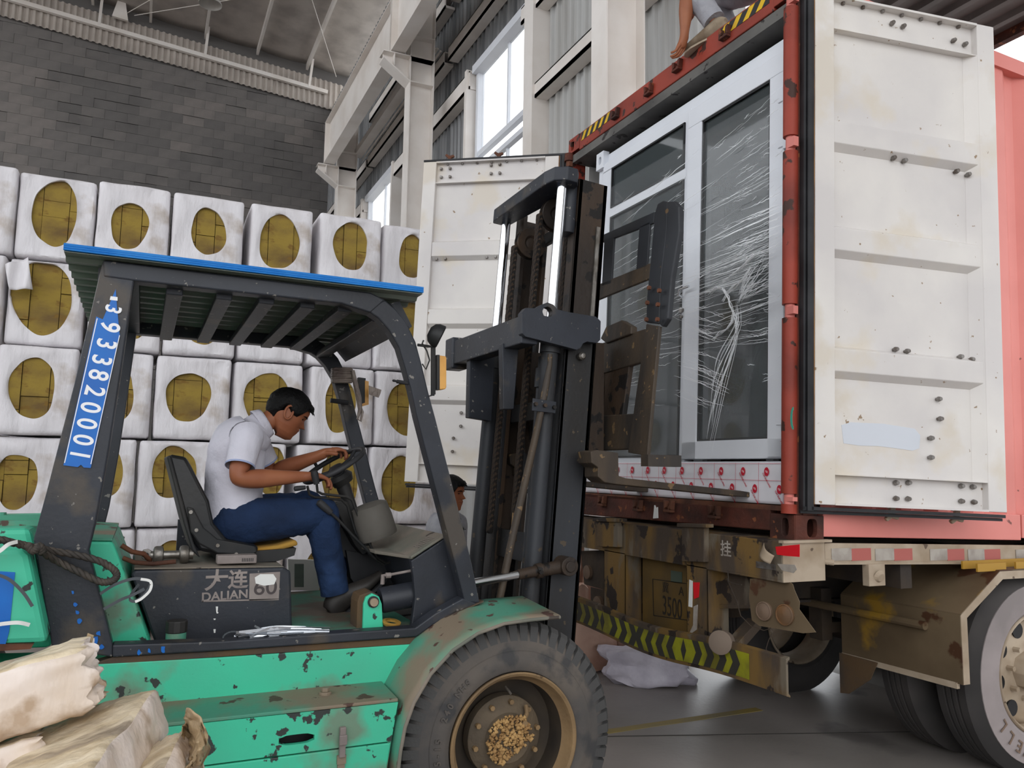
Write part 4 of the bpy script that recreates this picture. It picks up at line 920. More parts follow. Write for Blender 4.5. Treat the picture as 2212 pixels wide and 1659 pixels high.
g.hexa([(TB + .27, ya - .01, 1.095), (14, ya - .01, 1.095 + tilt(14)), (14, yb + .05, 1.095 + tilt(14)), (TB + .27, yb + .05, 1.095), (TB + .27, ya - .01, 1.107), (14, ya - .01, 1.107 + tilt(14)), (14, yb + .05, 1.107 + tilt(14)), (TB + .27, yb + .05, 1.107)])
make('side_rail', g, M['dusty_beige'], tr)
g = G(); g.hexa([(TB + .27, 5.30, 1.10), (14, 5.30, 1.10 + tilt(14)), (14, 5.34, 1.10 + tilt(14)), (TB + .27, 5.34, 1.10), (TB + .27, 5.30, 1.19), (14, 5.30, 1.19 + tilt(14)), (14, 5.34, 1.19 + tilt(14)), (TB + .27, 5.34, 1.19)]); make('side_rail', g, M['trailer_dark'], tr)
SFt = sidep(2.885); x = 3.02; k = 0
while x < 6.5:
    L_ = .13; g = G(); zc = 1.152 + tilt(x); g.hexa([SFt.to(a_, z_ , w_) for w_ in (.001, .003) for a_, z_ in ((x, zc - .032), (x + L_, zc - .032), (x + L_, zc + .026), (x, zc + .026))])
    make('reflective_tape', g, M['reflect_white'] if k % 2 == 0 else M['reflect_pink'], tr); x += L_ + (.03 if k % 2 else .0) + (.1 if k % 4 == 3 else 0); k += 1
for X in np.arange(3.5, 13, 1.1):
    g = G(); g.box(X, X + .08, 2.9, 5.3, .98 + tilt(X), 1.16 + tilt(X)); make('cross_member', g, M['trailer_dark'], tr)
g = G(); u, v = sidep(2.9).px(1880, 1230); g.box(u - .055, u + .055, v - .075, v + .03, 0, .04, sidep(2.9)); g.cyl(sidep(2.9).to(u + .01, v - .03, .04), sidep(2.9).to(u + .01, v - .035, .055), .035, .02, n=14); make('marker_lamp', g, M['dusty_beige'], tr, bevel=.002)
g = G(); g.box(3.02, 3.035, 3.66, 4.6, .62, 1.0); make('gusset', g, M['trailer_dark'], tr)
# mudguard
gY0, gY1 = 2.72, 3.46
pr_ = [(3.69, .515), (3.69, .845), (4.0, 1.045), (5.0, 1.04)]
mg = empty('mudguard_dummy', (0, 0, 0)); bpy.data.objects.remove(mg)
g = G(); 
for (xa, za), (xb, zb_) in zip(pr_[:-1], pr_[1:]): g.hexa([(xa, gY0, za), (xb, gY0, zb_), (xb, gY1, zb_), (xa, gY1, za), (xa, gY0, za + .006), (xb, gY0, zb_ + .006), (xb, gY1, zb_ + .006), (xa, gY1, za + .006)] if xa != xb else [(xa - .006, gY0, za), (xa, gY0, za), (xa, gY1, za), (xa - .006, gY1, za), (xb - .006, gY0, zb_), (xb, gY0, zb_), (xb, gY1, zb_), (xb - .006, gY1, zb_)])
mudg = make('mudguard', g, M['mudguard'], tr)
WM[mudg] = WM[tr]
g = G(); MF = sidep(gY0)
inn = [(3.735, .515), (3.735, .83), (4.02, 1.005), (5.0, 1.0)]
for i in range(3): g.fp(MF, [pr_[i], pr_[i + 1], inn[i + 1], inn[i]], -.008, .0)
make('guard_rim', g, M['dusty_beige'], mudg)
g = G(); g.box(3.68, 3.70, gY0 + .03, gY1, .49, .52); make('guard_lip', g, M['dusty_beige'], mudg)
g = G(); g.cyl((3.665, 2.90, .765), (3.665, 3.9, .765), .022, n=10); make('guard_bracket', g, M['mudguard'], mudg)
g = G(); g.prism([(3.66, 3.2, .52), (3.66, gY1, .52), (3.66, gY1, .30), (3.66, 3.40, .31), (3.66, 3.25, .42)], (.006, 0, 0)); make('mud_flap', g, M['brown_edge'], mudg)
g = G(); g.box(3.86, 4.08, gY0 + .02, gY0 + .03, 1.045, 1.085); g.box(4.16, 4.5, gY0 + .02, gY0 + .03, 1.045, 1.085); g.box(3.86, 4.6, gY0 + .10, gY0 + .11, 1.05, 1.09); make('guard_strip', g, mat('worn_yellow_strip', (168, 128, 44), .6), mudg)
# truck wheels
def truck_wheel(cx_, yo, out, near, R_=.515, W_=.28):
    d = -1 if out else 1
    w_ = make('wheel', G().lathe((cx_, yo, R_ - .012), (0, 1, 0), [(.03, .30), (.005, .33), (.0, .40), (.012, .455), (.03, .475), (.045, .50), (.06, R_), (.10, R_), (.104, R_ - .012), (.112, R_ - .012), (.116, R_), (.136, R_), (.139, R_ - .012), (.145, R_ - .012), (.148, R_), (.168, R_), (.172, R_ - .012), (.18, R_ - .012), (.184, R_), (.22, R_), (.235, .5), (.25, .475), (.268, .455), (.28, .4), (.275, .33), (.25, .30)], n=64, cap=False), M['tyre_dark'], tr, smooth=35)
    WM[w_] = WM[tr]
    if near:
        g = G(); g.lathe((cx_, yo, R_ - .012), (0, 1, 0), [(.028, .302), (.003, .33), (-.002, .40), (.010, .457), (.016, .4575)], n=64, cap=False); make('sidewall', g, M['tyre_pale'], w_, smooth=35)
    g = G(); g.lathe((cx_, yo, R_ - .012), (0, 1, 0), [(.02, .31), (.012, .30), (.03, .285), (.06, .28), (.15, .275), (.2, .27)], n=48, cap=False); make('rim', g, M['dusty_beige'], w_, smooth=35, thick=.004)
    return w_
for ax in (4.33, 5.6, 6.9):
    for yo, near in ((2.75, True), (3.09, False), (4.41, False), (4.76, False)): wh_ = truck_wheel(ax, yo, True, near)
    if ax > 6: continue
    wc = Vector((ax, 2.75, .503)); w_ = [o for o in tr.children if o.name.startswith('wheel')][-4]
    # disc with hand holes
    g = G(); Fd = sidep(2.75 + .10); n = 24
    for k in range(8):
        a0 = k * PI / 4
        g.ring(Fd, [(ax + r * math.cos(a), .503 + r * math.sin(a)) for r, a in [(.275, a0 - PI / 8 + PI / 4 * i / 6) for i in range(7)] + [(.14, a0 + PI / 8 - PI / 4 * i / 6) for i in range(7)]], [(ax + .208 * math.cos(a0) + .036 * math.cos(b), .503 + .208 * math.sin(a0) + .036 * math.sin(b)) for b in [a0 - 2.6 + (5.2) * i / 6 - .0 for i in range(7)][::1]] + [(ax + .208 * math.cos(a0) + .036 * math.cos(b), .503 + .208 * math.sin(a0) + .036 * math.sin(b)) for b in [a0 + 2.6 + (1.08) * i / 6 for i in range(7)]], -.008, 0)
    g = G(); g.lathe((ax, 2.84, .503), (0, 1, 0), [(.02, .275), (.012, .24), (.0, .17), (.0, .13), (.0, .0)], n=48, cap=False); make('wheel_disc', g, M['dusty_beige'], w_, smooth=40, thick=.006)
    for k in range(8):
        a = 2 * PI * k / 8 + .2; g = G(); p = (ax + .215 * math.cos(a), 2.835, .503 + .215 * math.sin(a)); g.lathe(p, (0, 1, 0), [(-.001, 0), (-.001, .042), (.03, .042)], n=18, cap=False); make('hand_hole', g, M['seal_black'], w_)
        a += PI / 8; p0 = (ax + .14 * math.cos(a), 2.84, .503 + .14 * math.sin(a)); p1 = (p0[0], 2.80, p0[2]); g = G().cyl(p0, p1, .014, n=6); make('wheel_nut', g, M['dusty_beige'], w_)
    g = G(); g.lathe((ax, 2.62, .503), (0, 1, 0), [(0, 0), (0, .058), (.012, .066), (.06, .068), (.062, .085), (.07, .095), (.22, .10)], n=8, cap=False); make('hub_cap', g, M['dusty_beige'], w_, bevel=.003)
    if ax < 5:
        for k, ch in enumerate('WELL'):
            a = math.radians(250 - 12 * k); 
            Ft = sidep(2.748); text('tyre_letter', ch, M['lens_dusty'], tr, Ft, ax + .392 * math.cos(a), .503 + .392 * math.sin(a), .085, rot=math.degrees(a) - 90, wd=.003, ext=.001, bold=.001)
    g = G(); g.cyl((ax, 2.9, .503), (ax, 5.0, .503), .065, n=14); make('axle', g, M['trailer_dark'], tr)
for X in (3.75, 5.0, 6.2):
    for y in (3.68, 4.48): 
        g = G(); g.bar((X, y, .62), (X + 1.0, y, .6), .08, .06); g.box(X - .04, X + .04, y - .05, y + .05, .55, .85); make('leaf_spring', g, M['trailer_dark'], tr)
for o in [o for o in bpy.data.objects if o.name.startswith('mudguard_dummy')]: bpy.data.objects.remove(o)
# things lying behind the trailer
def lump(name, c, s, m_, label, cat, group=None, seed=0, rz=0, rough=.25):
    bm = bmesh.new(); bmesh.ops.create_cube(bm, size=1); bmesh.ops.subdivide_edges(bm, edges=bm.edges, cuts=7, use_grid_fill=True)
    g = G(); 
    for v in bm.verts:
        p = Vector(v.co); q = p.normalized() * .62; p = p.lerp(q, .28); n_ = noise.noise(p * 3 + Vector((seed, 0, 0))) * rough * .3 + noise.noise(p * 9 + Vector((seed, 5, 0))) * rough * .08
        p = p * (1 + n_); p.z = max(p.z, -.5)
        x, y = p.x * s[0], p.y * s[1]; g.v.append((c[0] + x * math.cos(rz) - y * math.sin(rz), c[1] + x * math.sin(rz) + y * math.cos(rz), c[2] + (p.z + .5) * s[2]))
    for f in bm.faces: g.f.append([v.index for v in f.verts]); g.m.append(0)
    bm.free(); return make(name, g, m_, smooth=50, label=label, cat=cat, group=group)
p = P(1395, 1474, 2, 0); lump('plastic_bag', (p[0], p[1], 0), (.62, .34, .24), M['bag'], 'crumpled white plastic bag on the floor under the bumper', 'bag', seed=3, rz=-.5, rough=1.1)
# ================================================================ the forklift
fk = empty('forklift', (.6, 3.9, 0), 'green and charcoal forklift truck carrying its driver, mast raised into the container', 'forklift')
def fpart(name, g, m_, par=None, **k):
    o = make(name, g, m_, par or fk, **k); WM[o] = WM[fk]; return o
GN, GF = 3.22, 4.50
LB = .0042
def pl(Y, pix, d, g=None):   # side plate: outline measured on plane Y, thickness d away from the viewer
    return (g or G()).pp(sidep(Y), pix, -d, 0)
# --- overhead guard, near and far frames
rear = [(221, 566), (291, 574), (290, 606), (262, 800), (236, 970), (207, 1130), (192, 1190), (243, 1393), (243, 1420), (112, 1400), (72, 1167), (101, 1060), (160, 830)]
topb = [(222, 562), (800, 632), (832, 648), (800, 676), (738, 656), (290, 607), (224, 598)]
front = [(832, 648), (855, 668), (876, 693), (898, 738), (912, 790), (925, 845), (940, 900), (982, 1065), (1020, 1219), (1037, 1304), (1004, 1300), (990, 1245), (966, 1150), (945, 1070), (901, 900), (888, 840), (876, 796), (862, 750), (841, 714), (818, 688), (795, 672), (800, 660)]
rail_ = [(243, 1393), (480, 1385), (897, 1356), (940, 1325), (1000, 1292), (1037, 1306), (985, 1322), (935, 1350), (900, 1376), (480, 1406), (243, 1420)]
for dy, nm in ((0, 'near'), (GF - GN, 'far')):
    for name, outline in (('guard_rear_pillar', rear), ('guard_side_beam', topb), ('guard_front_pillar', front)) + ((('frame_rail', rail_),) if dy == 0 else ()):
        F0 = sidep(GN); uv = [F0.px(x, y) for x, y in outline]
        if dy and name == 'guard_rear_pillar': uv = [(u, max(v, 1.15)) for u, v in uv]
        if dy and name == 'guard_front_pillar': uv = [(u, max(v, 1.15)) for u, v in uv]
        e_ = {'guard_rear_pillar': 0, 'guard_side_beam': .004, 'guard_front_pillar': .001, 'frame_rail': .002}[name]; g = G(); g.fp(sidep(GN + dy), uv, -.075 + e_, e_); fpart(name, g, M['dark_paint'], bevel=.006)
g = G(); bro = [(243, 1420), (480, 1406), (900, 1376), (935, 1352), (985, 1323), (1037, 1308), (1042, 1318), (990, 1334), (945, 1360), (900, 1391), (480, 1419), (180, 1440)]
g.pp(sidep(GN + .012), bro, -.06, 0); fpart('lower_rail', g, M['brown_edge'], bevel=.003)
# welded seam + roof slats
for x, y in ((378, 622), (486, 632), (578, 643), (667, 655), (748, 668), (822, 690)):
    X, _, Z = P(x, y, 1, GN + .05); Z = 2.185 - (.0 if x < 800 else .03)
    g = G(); g.box(X - .03, X + .03, GN + .07, GF, Z - .02, Z + .012); fpart('roof_slat', g, M['dark_paint'], bevel=.004)
g = G(); a = P(843, 660, 1, GN); g.prism([(.93, GN + .07, 2.22), (1.02, GN + .07, 2.12), (1.03, GN + .07, 2.13), (.97, GN + .07, 2.235)], (0, GF - GN - .07, 0)); fpart('front_cross_plate', g, M['dark_paint'])
g = G(); g.box(-.19, -.05, GN + .07, GF, 2.19, 2.24); fpart('rear_cross_plate', g, M['dark_paint'])
def sheet_z(x): return 2.262 + .0 * x
g = G(); n = 12; vs = []; prf = []
y = GN - .05
while y < GF + .16: prf += [(y, 0), (y + .07, 0), (y + .085, -.014), (y + .115, -.014)]; y += .13
def roofxy(y): return (-.30 - .0 * y, 1.035)
for yy, d in prf: vs += [(-.295, yy, 2.258 + d), (1.035, yy, 2.250 + d)]
g.add(vs, [(2 * k, 2 * k + 1, 2 * k + 3, 2 * k + 2) for k in range(len(prf) - 1)]); sh_ = fpart('roof_sheet', g, M['sheet_under'], recalc=False, thick=.002)
g = G(); vs = [(p[0], p[1], p[2] + .004) for p in vs]; g.add(vs, [(2 * k, 2 * k + 1, 2 * k + 3, 2 * k + 2) for k in range(len(prf) - 1)])
for k in range(3): g.cyl((-.297, GN - .052, 2.266 + .008 * k), (1.037, GN - .052, 2.258 + .008 * k), .0045 + .0005 * k, n=6)
fpart('roof_edge', g, M['blue_sheet'], sh_, recalc=False)
# --- phone number strip down the pillar
Lf = sidep(GN - .0045); g = G()
g.pp(Lf, [(210, 685), (254, 640), (258, 720), (262, 726), (195, 1012), (137, 1006)], .001, .002) if False else None
strip = [(208, 684), (222, 690), (250, 625), (253, 665), (258, 718), (259, 724), (196, 1011), (181, 1010), (175, 1004), (168, 1009), (137, 1005)]
g.pp(Lf, strip, .001, .0018); lb = fpart('phone_label', g, M['label_blue'])
g = G(); g.pp(Lf, [(209, 688), (211, 688), (140.5, 1000), (138.5, 1000)], .0019, .0022); g.pp(Lf, [(257.5, 724), (259, 725), (197, 1003), (195.5, 1002)], .0019, .0022); fpart('label_edge', g, M['label_white'], lb)
digits = [('3', 243, 668), ('9', 236, 706), ('3', 228, 743), ('3', 218, 778), ('8', 211, 810), ('2', 203, 845), ('0', 194, 880), ('0', 186, 915), ('0', 178, 950), ('1', 171, 982)]
for ch, x, y in digits:
    u, v = Lf.px(x, y); text('phone_digit', ch, M['label_white'], fk, Lf, u, v, .090 if y > 690 else .074, rot=-103 + 3, wd=.0022, ext=.0002, bold=.0014, sx=.85)
g = G(); g.pp(Lf, [(239, 640), (254, 642), (254, 650), (237, 648)], .0019, .0024); fpart('label_remnant', g, M['label_white'], lb)
g = G()
for x, y, r in ((157, 1279, 3.5), (163, 1306, 4.5), (167, 1323, 4.5), (172, 1341, 5.5), (206, 1382, 8), (220, 1398, 5), (202, 1400, 4), (300, 1410, 5), (322, 1406, 4), (352, 1403, 6), (213, 1368, 5)):
    g.pp(Lf, [(x + r * math.cos(a) * random.uniform(.6, 1.2), y + 1.2 * r * math.sin(a) * random.uniform(.6, 1.3)) for a in np.linspace(0, 2 * PI, 9)[:-1]], .001, .0016)
fpart('blue_paint_spots', g, M['label_blue'])
# --- green bodywork
g = G(); pl(GN + .01, [(-330, 1455), (112, 1440), (480, 1420), (898, 1391), (885, 1410), (868, 1440), (850, 1470), (840, 1487), (370, 1522), (-330, 1580)], .25, g); fpart('side_panel', g, M['green'], bevel=.004)
SB = 3.0; Xr = P(860, 1517, 1, SB)[0]
g = G(); Zt = .655
g.prism([(-1.1, SB, Zt), (Xr, SB, Zt), (Xr, GN + .02, Zt + .01), (-1.1, GN + .02, Zt + .01)], (0, 0, -.012)); fpart('step_top', g, M['green_worn'], bevel=.003)
slot = slotring(24, *P(641, 1597, 1, SB)[::2], .064, .017)
sxc, szc = P(641, 1597, 1, SB)[::2]
g = G(); F_ = sidep(SB); zg = P(835, 1604, 1, SB)[2]
# face with a slot opening
x0_, x1_ = sxc - .2, sxc + .2; z0_, z1_ = zg + .003, Zt - .013
g.ring(F_, rectring(24, sxc, (z0_ + z1_) / 2, .2, (z1_ - z0_) / 2), [(x, z) for x, z in slot], -.02, 0)
g.box(-1.1, sxc - .2, z0_, z1_, -.02, 0, F_); g.prism([F_.to(sxc + .2, z1_), F_.to(Xr, z1_), F_.to(Xr - .022, z0_), F_.to(sxc + .2, z0_)], (0, .02, 0))
fpart('step_panel', g, M['green'])
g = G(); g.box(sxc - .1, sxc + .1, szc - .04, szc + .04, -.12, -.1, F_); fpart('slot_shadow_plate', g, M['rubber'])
g = G(); g.prism([F_.to(-1.1, zg - .003), F_.to(Xr - .023, zg - .003), F_.to(Xr - .06, .22), F_.to(-1.1, .22)], (0, .25, 0)); fpart('lower_panel', g, M['green'], bevel=.004)
g = G(); g.prism([(Xr - .06, SB + .005, .22), (Xr, SB + .005, Zt - .013), (Xr, GN + .1, Zt), (Xr - .06, GN + .1, .22)], (-.015, 0, 0)); fpart('step_end', g, M['green_worn'])
g = G(); X, _, Z = P(738, 1602, 1, SB); g.box(X - .011, X + .011, Z - .05, Z + .055, .002, .022, F_); g.box(X - .014, X + .014, Z - .005, Z + .03, .018, .03, F_); lt = fpart('latch', g, M['silver_print'], bevel=.003)
g = G(); g.box(X - .016, X + .016, Z - .075, Z - .045, .0, .012, F_); g.cyl(F_.to(X, Z - .085, 0), F_.to(X, Z - .085, .008), .014, n=12); fpart('latch_keeper', g, M['green_worn'], lt)
X, _, Z = P(705, 1497, 1, SB + .12); g = G(); g.cyl((X, SB + .14, Zt), (X, SB + .14, Zt + .015), .024, n=14); g.cyl((X, SB + .14, Zt + .015), (X, SB + .14, Zt + .03), .018, n=6); fpart('filler_cap', g, M['green_worn'], bevel=.002)
# counterweight
g = G(); F_ = sidep(3.34); z1 = P(40, 1142, 1, 3.34)[2]
g.prism([F_.to(*F_.px(-380, 1150)), F_.to(*F_.px(66, 1141)), F_.to(*F_.px(80, 1200)), F_.to(*F_.px(112, 1400)), F_.to(*F_.px(-380, 1420))], (0, 1.1, 0)); fpart('counterweight', g, M['green'], bevel=.02)
g = G(); F_ = sidep(3.10); g.prism([F_.to(*F_.px(-420, 1190)), F_.to(*F_.px(50, 1184)), F_.to(*F_.px(63, 1198)), F_.to(*F_.px(103, 1390)), F_.to(*F_.px(-420, 1410))], (0, .2, 0)); cw = fpart('counterweight_side', g, M['green'], bevel=.02)
g = G(); g.pp(F_, [(-60, 1230), (33, 1236), (20, 1365), (12, 1392), (-60, 1392)], .001, .003); fpart('blue_decal', g, M['label_blue'], cw)
g = G(); g.pp(sidep(3.09), [(-200, 1392), (72, 1392), (66, 1402), (-200, 1420)], -.1, 0); fpart('rusted_ledge', g, M['rust_brown'])
X, Y_, Z = P(52, 1114, 1, 3.7)
for yy in (3.5, 3.9):
    g = G(); g.bar((X - .25, yy, z1 + .01), (X + .1, yy, z1 + .01), .03, .02); g.cyl((X - .1, yy, z1), (X - .1, yy, z1 + .03), .015, n=10); fpart('hood_hinge', g, M['green_worn'])
g = G(); F_ = sidep(3.42); g.prism([F_.to(*F_.px(x, y)) for x, y in ((170, 1168), (243, 1169), (250, 1185), (328, 1397), (170, 1400))], (0, .95, 0)); fpart('engine_side', g, M['green'], bevel=.012)
g = G(); g.prism([F_.to(*F_.px(x, y)) for x, y in ((170, 1167), (243, 1168), (243, 1163), (170, 1160))], (0, .95, 0)); fpart('engine_side_top', g, M['green_worn'])
# hood
HY = 3.52; F_ = sidep(HY)
hood = [F_.px(x, y) for x, y in ((282, 1240), (290, 1232), (612, 1226), (628, 1234), (632, 1385), (337, 1396))]
g = G(); g.fp(F_, hood, -.74, 0); hd = fpart('engine_hood', g, M['dark_paint'], bevel=.012)
u0, v0 = F_.px(290, 1231); u1, v1 = F_.px(612, 1226); g = G(); g.prism([(u0, HY + .006, v0 + .001), (u1, HY + .006, v1 + .001), (u1, HY + .73, v1 + .001), (u0, HY + .73, v0 + .001)], (0, 0, .004)); fpart('hood_top', g, M['dust_top'], hd)
# badge
g = G(); g.pp(F_, [(438, 1284), (602, 1275), (602, 1297), (437, 1300)], .001, .002) if False else None
bo = [F_.px(x, y) for x, y in ((437, 1240), (605, 1235), (602, 1295), (437, 1300))]
g = G(); g.pp(F_, [(539, 1239), (605, 1235), (602, 1294), (538, 1297)], .001, .003); g.pp(F_, [(437, 1297), (602, 1293), (602, 1296), (437, 1300)], .001, .003); g.pp(F_, [(437, 1280), (439, 1280), (439, 1300), (437, 1300)], .001, .003); bd = fpart('badge', g, M['silver_print'], hd)
u, v = F_.px(468, 1256); text('badge_characters', '大', M['silver_print'], fk, F_, u, v, .088, wd=.002, ext=.0006, bold=.002, sx=1.05)
u, v = F_.px(514, 1254); text('badge_characters', '连', M['silver_print'], fk, F_, u, v, .078, wd=.002, ext=.0006, bold=.002)
u, v = F_.px(486, 1287); text('badge_letters', 'DALIAN', M['silver_print'], fk, F_, u, v, .048, wd=.002, ext=.0006, bold=.0012, sx=1.05, rot=2)
u, v = F_.px(573, 1270); text('badge_number', '60', M['badge_dark'], fk, F_, u, v, .085, wd=.0035, ext=.0006, bold=.0006, sx=1.15)
g = G(); g.pp(F_, [(550, 1247), (562, 1240), (590, 1240), (597, 1250), (592, 1262), (570, 1265), (552, 1260)], .0045, .005); fpart('torn_paint', g, M['strap_white'], bd)
g = G(); 
for x, y, h in ((466, 1310, 12), (467, 1322, 3), (461, 1336, 3), (461, 1359, 8)): g.pp(F_, [(x, y), (x + 5, y), (x + 4, y + h), (x + 1, y + h)], .001, .002)
fpart('paint_drips', g, M['strap_white'], hd)
# floor, filler tube
g = G(); g.box(.5, 1.12, GN + .08, GF, .835, .85); fpart('floor_plate', g, mat('worn_green_floor', (72, 128, 108), .6, c2=(98, 88, 76), ns=3, lo=.42, hi=.55, bump=.2, bs=40))
g = G(); g.box(-.15, .5, GN + .08, HY, .80, .81); fpart('floor_plate', g, M['brown_edge'])
X, _, Z = P(379, 1392, 1, 3.38); g = G(); g.cyl((X, 3.38, .80), (X, 3.38, Z + .045), .037, n=20); tb_ = fpart('filler_tube', g, M['green_worn'], smooth=40)
g = G(); g.cyl((X, 3.38, Z + .045), (X, 3.38, Z + .09), .040, n=12); fpart('filler_cap', g, M['plastic'], tb_, bevel=.004)
g = G(); g.box(.18, .5, 4.3, 4.34, .9, 1.25); g.box(.5, .68, 4.45, 4.46, .9, 1.22); fpart('inner_bulkhead', g, M['dark_paint'])
X, _, Z = P(650, 1240, 1, 4.5)
g = G(); g.pp(sidep(4.5), [(622, 1208), (692, 1210), (690, 1276), (624, 1276)], -.02, 0); pn = fpart('cabinet_front', g, M['white_steel']); g = G(); g.pp(sidep(4.5), [(636, 1218), (656, 1218), (656, 1268), (636, 1268)], .001, .004); fpart('plate_window', g, M['sheet_under'], pn)  # front of a background cabinet, parented to the forklift
# --- cowl / dashboard
CZ = 1.150
def cz(x, y, z=CZ): return P(x, y, 2, z)
c4 = [cz(810, 1181), cz(888, 1210), cz(965, 1161), cz(842, 1128)]
c4[2] = cz(962, 1163); yfar = 4.45
tp = [c4[0], c4[1], c4[2]]
xa, xb = c4[1][0], c4[2][0]
top = [(c4[0][0], c4[0][1], CZ), (c4[1][0], c4[1][1], CZ), (c4[2][0], c4[1][1] - .0, CZ + .0), (c4[2][0], yfar, CZ), (c4[0][0], yfar, CZ)]
print('cowl', [tuple(round(v, 3) for v in p) for p in c4])
CY0 = 3.34
F_ = sidep(CY0); q = lambda x, y: F_.to(*F_.px(x, y))
g = G(); nl = [F_.px(x, y) for x, y in ((888, 1212), (962, 1163), (975, 1185), (1000, 1290), (905, 1372), (885, 1372), (892, 1330), (897, 1290), (893, 1245))]
g.fp(F_, nl, -.03, 0); fpart('cowl_side', g, M['dark_paint'], bevel=.004)
A_ = np.array(q(888, 1208)); B_ = np.array(q(962, 1160)); 
zt_ = (A_[2], B_[2])
g = G(); g.prism([(A_[0], CY0, A_[2]), (B_[0], CY0, B_[2]), (B_[0], CY0 + .0, B_[2] + .012), (A_[0], CY0, A_[2] + .012)], (0, 1.15, 0)); cw_ = fpart('cowl_top', g, M['dust_top'], bevel=.003)
C_ = np.array(P(810, 1181, 1, 3.62)); 
g = G(); g.prism([(C_[0], 3.62, A_[2] - .002), (A_[0] + .01, CY0, A_[2] - .002), (A_[0] + .01, CY0 + 1.15, A_[2] - .002), (C_[0], CY0 + 1.15, A_[2] - .002)], (0, 0, .014)); fpart('cowl_lip', g, M['dust_top'], bevel=.003)
g = G(); g.prism([(A_[0] + .0, CY0 + .03, A_[2]), (A_[0] + .12, CY0 + .03, .9), (A_[0] + .13, CY0 + .03, .9), (A_[0] + .02, CY0 + .03, A_[2])], (0, 1.1, 0)); fpart('cowl_front', g, M['dark_paint'])
g = G(); 
for k in range(3):
    for j in range(7):
        u = .35 + .07 * j; v = .2 + .1 * k
        p = A_ * (1 - u) + B_ * u; g.box(p[0] - .006, p[0] + .006, CY0 + .05 + .03 * k, CY0 + .065 + .03 * k, p[2] + .0125, p[2] + .0135)
fpart('stamped_plate', g, M['silver_print'], cw_)
# filter canister on the cowl
b0_ = P(818, 1160, 1, 3.75); b1_ = P(797, 1092, 1, 3.75); ax_ = Vector(b1_) - Vector(b0_); 
g = G(); g.lathe(b0_, ax_, [(0, .0), (0, .088), (.01, .092), (.09, .092), (.155, .085), (.165, .06), (.168, .0)], n=28, cap=False); fpart('filter_canister', g, mat('dusty_canister', (96, 92, 86), .7, c2=(80, 76, 70), ns=4), smooth=35)
# --- tilt cylinder
T0 = Vector(P(806, 1300, 1, 3.42)); T1 = Vector(P(1222, 1222, 1, 3.42)); td = (T1 - T0).normalized(); TL = (T1 - T0).length
g = G(); g.lathe(T0, td, [(.03, .0), (.03, .05), (.045, .055), (.40, .055), (.41, .05), (.42, 0)], n=28, cap=False); fpart('tilt_cylinder', g, M['dark_paint'], smooth=40)
g = G(); g.cyl(T0 + td * .38, T0 + td * (TL * .74), .019, n=16); fpart('piston_rod', g, M['chrome'], smooth=40)
g = G(); g.lathe(T0, td, [(TL * .73, .024), (TL * .83, .026), (TL * .83, .034), (TL * .86, .036), (TL * .865, .03), (TL * .96, .032)], n=18); g.cyl(T0 + td * TL * .835 + Vector((0, -.05, 0)), T0 + td * TL * .835 + Vector((0, .03, 0)), .01, n=8); fpart('rod_end', g, M['mast_rust'], smooth=40)
g = G(); g.cyl(T1 + Vector((0, -.045, 0)), T1 + Vector((0, .05, 0)), .045, n=22); g.cyl(T1 + Vector((0, -.055, 0)), T1 + Vector((0, -.045, 0)), .026, n=16); fpart('pivot_eye', g, M['mast_rust'], bevel=.004)
g = G(); o_ = [sidep(3.36).px(x, y) for x, y in ((784, 1364), (786, 1305), (791, 1290), (805, 1282), (819, 1289), (825, 1305), (828, 1360))]; g.fp(sidep(3.36), o_, -.02, 0); lg_ = fpart('pivot_lug', g, M['green'], bevel=.003)
g = G(); g.fp(sidep(3.38), [(u + (-.022 if i < 3 else 0), v + .006) for i, (u, v) in enumerate(o_)], -.12, 0); fpart('pivot_block', g, M['brown_edge'], bevel=.004)
c = P(806, 1300, 1, 3.36); g = G(); g.cyl((c[0], 3.34, c[2]), (c[0], 3.36, c[2]), .017, n=16); fpart('pivot_pin', g, M['dusty_beige'], lg_); g = G(); g.cyl((c[0], 3.352, c[2]), (c[0], 3.36, c[2]), .024, n=16); fpart('pin_washer', g, M['rubber'], lg_)
g = G(); pa = [P(x, y, 1, 3.4) for x, y in ((826, 1262), (827, 1243), (835, 1243), (850, 1240), (892, 1232), (935, 1222))]; g.tube(pa, [.009, .009, .008, .006, .006, .006], n=8); pb = P(838, 1243, 1, 3.4); g.cyl((pb[0] - .01, 3.4, pb[2]), (pb[0] + .012, 3.4, pb[2]), .012, n=8); fpart('oil_pipe', g, M['silver_print'])
# --- fender
near = [(858, 1680), (868, 1620), (885, 1570), (905, 1520), (940, 1463), (985, 1412), (1035, 1375), (1090, 1350), (1145, 1337), (1210, 1331)]
far_ = [(828, 1680), (836, 1600), (843, 1545), (850, 1490), (871, 1438), (900, 1392), (942, 1352), (992, 1322), (1050, 1298), (1128, 1289)]
A_ = [Vector(P(x, y, 1, 2.93)) for x, y in near]; B_ = [Vector(P(x, y, 1, 3.30)) for x, y in far_]
WCx, WCz = P(1113, 1608, 1, 2.95)[0], max(P(1113, 1608, 1, 2.95)[2], .45)
for q_, rm in ((A_, .474), (B_, .50)):
    for v in q_:
        d_ = math.hypot(v.x - WCx, v.z - WCz)
        if d_ < rm: v.x = WCx + (v.x - WCx) * rm / d_; v.z = WCz + (v.z - WCz) * rm / d_
g = G(); m = 6; vs = []
for a, b in zip(A_, B_):
    for j in range(m + 1): vs.append(a.lerp(b, j / m))
g.add(vs, [(i * (m + 1) + j, i * (m + 1) + j + 1, (i + 1) * (m + 1) + j + 1, (i + 1) * (m + 1) + j) for i in range(len(A_) - 1) for j in range(m)])
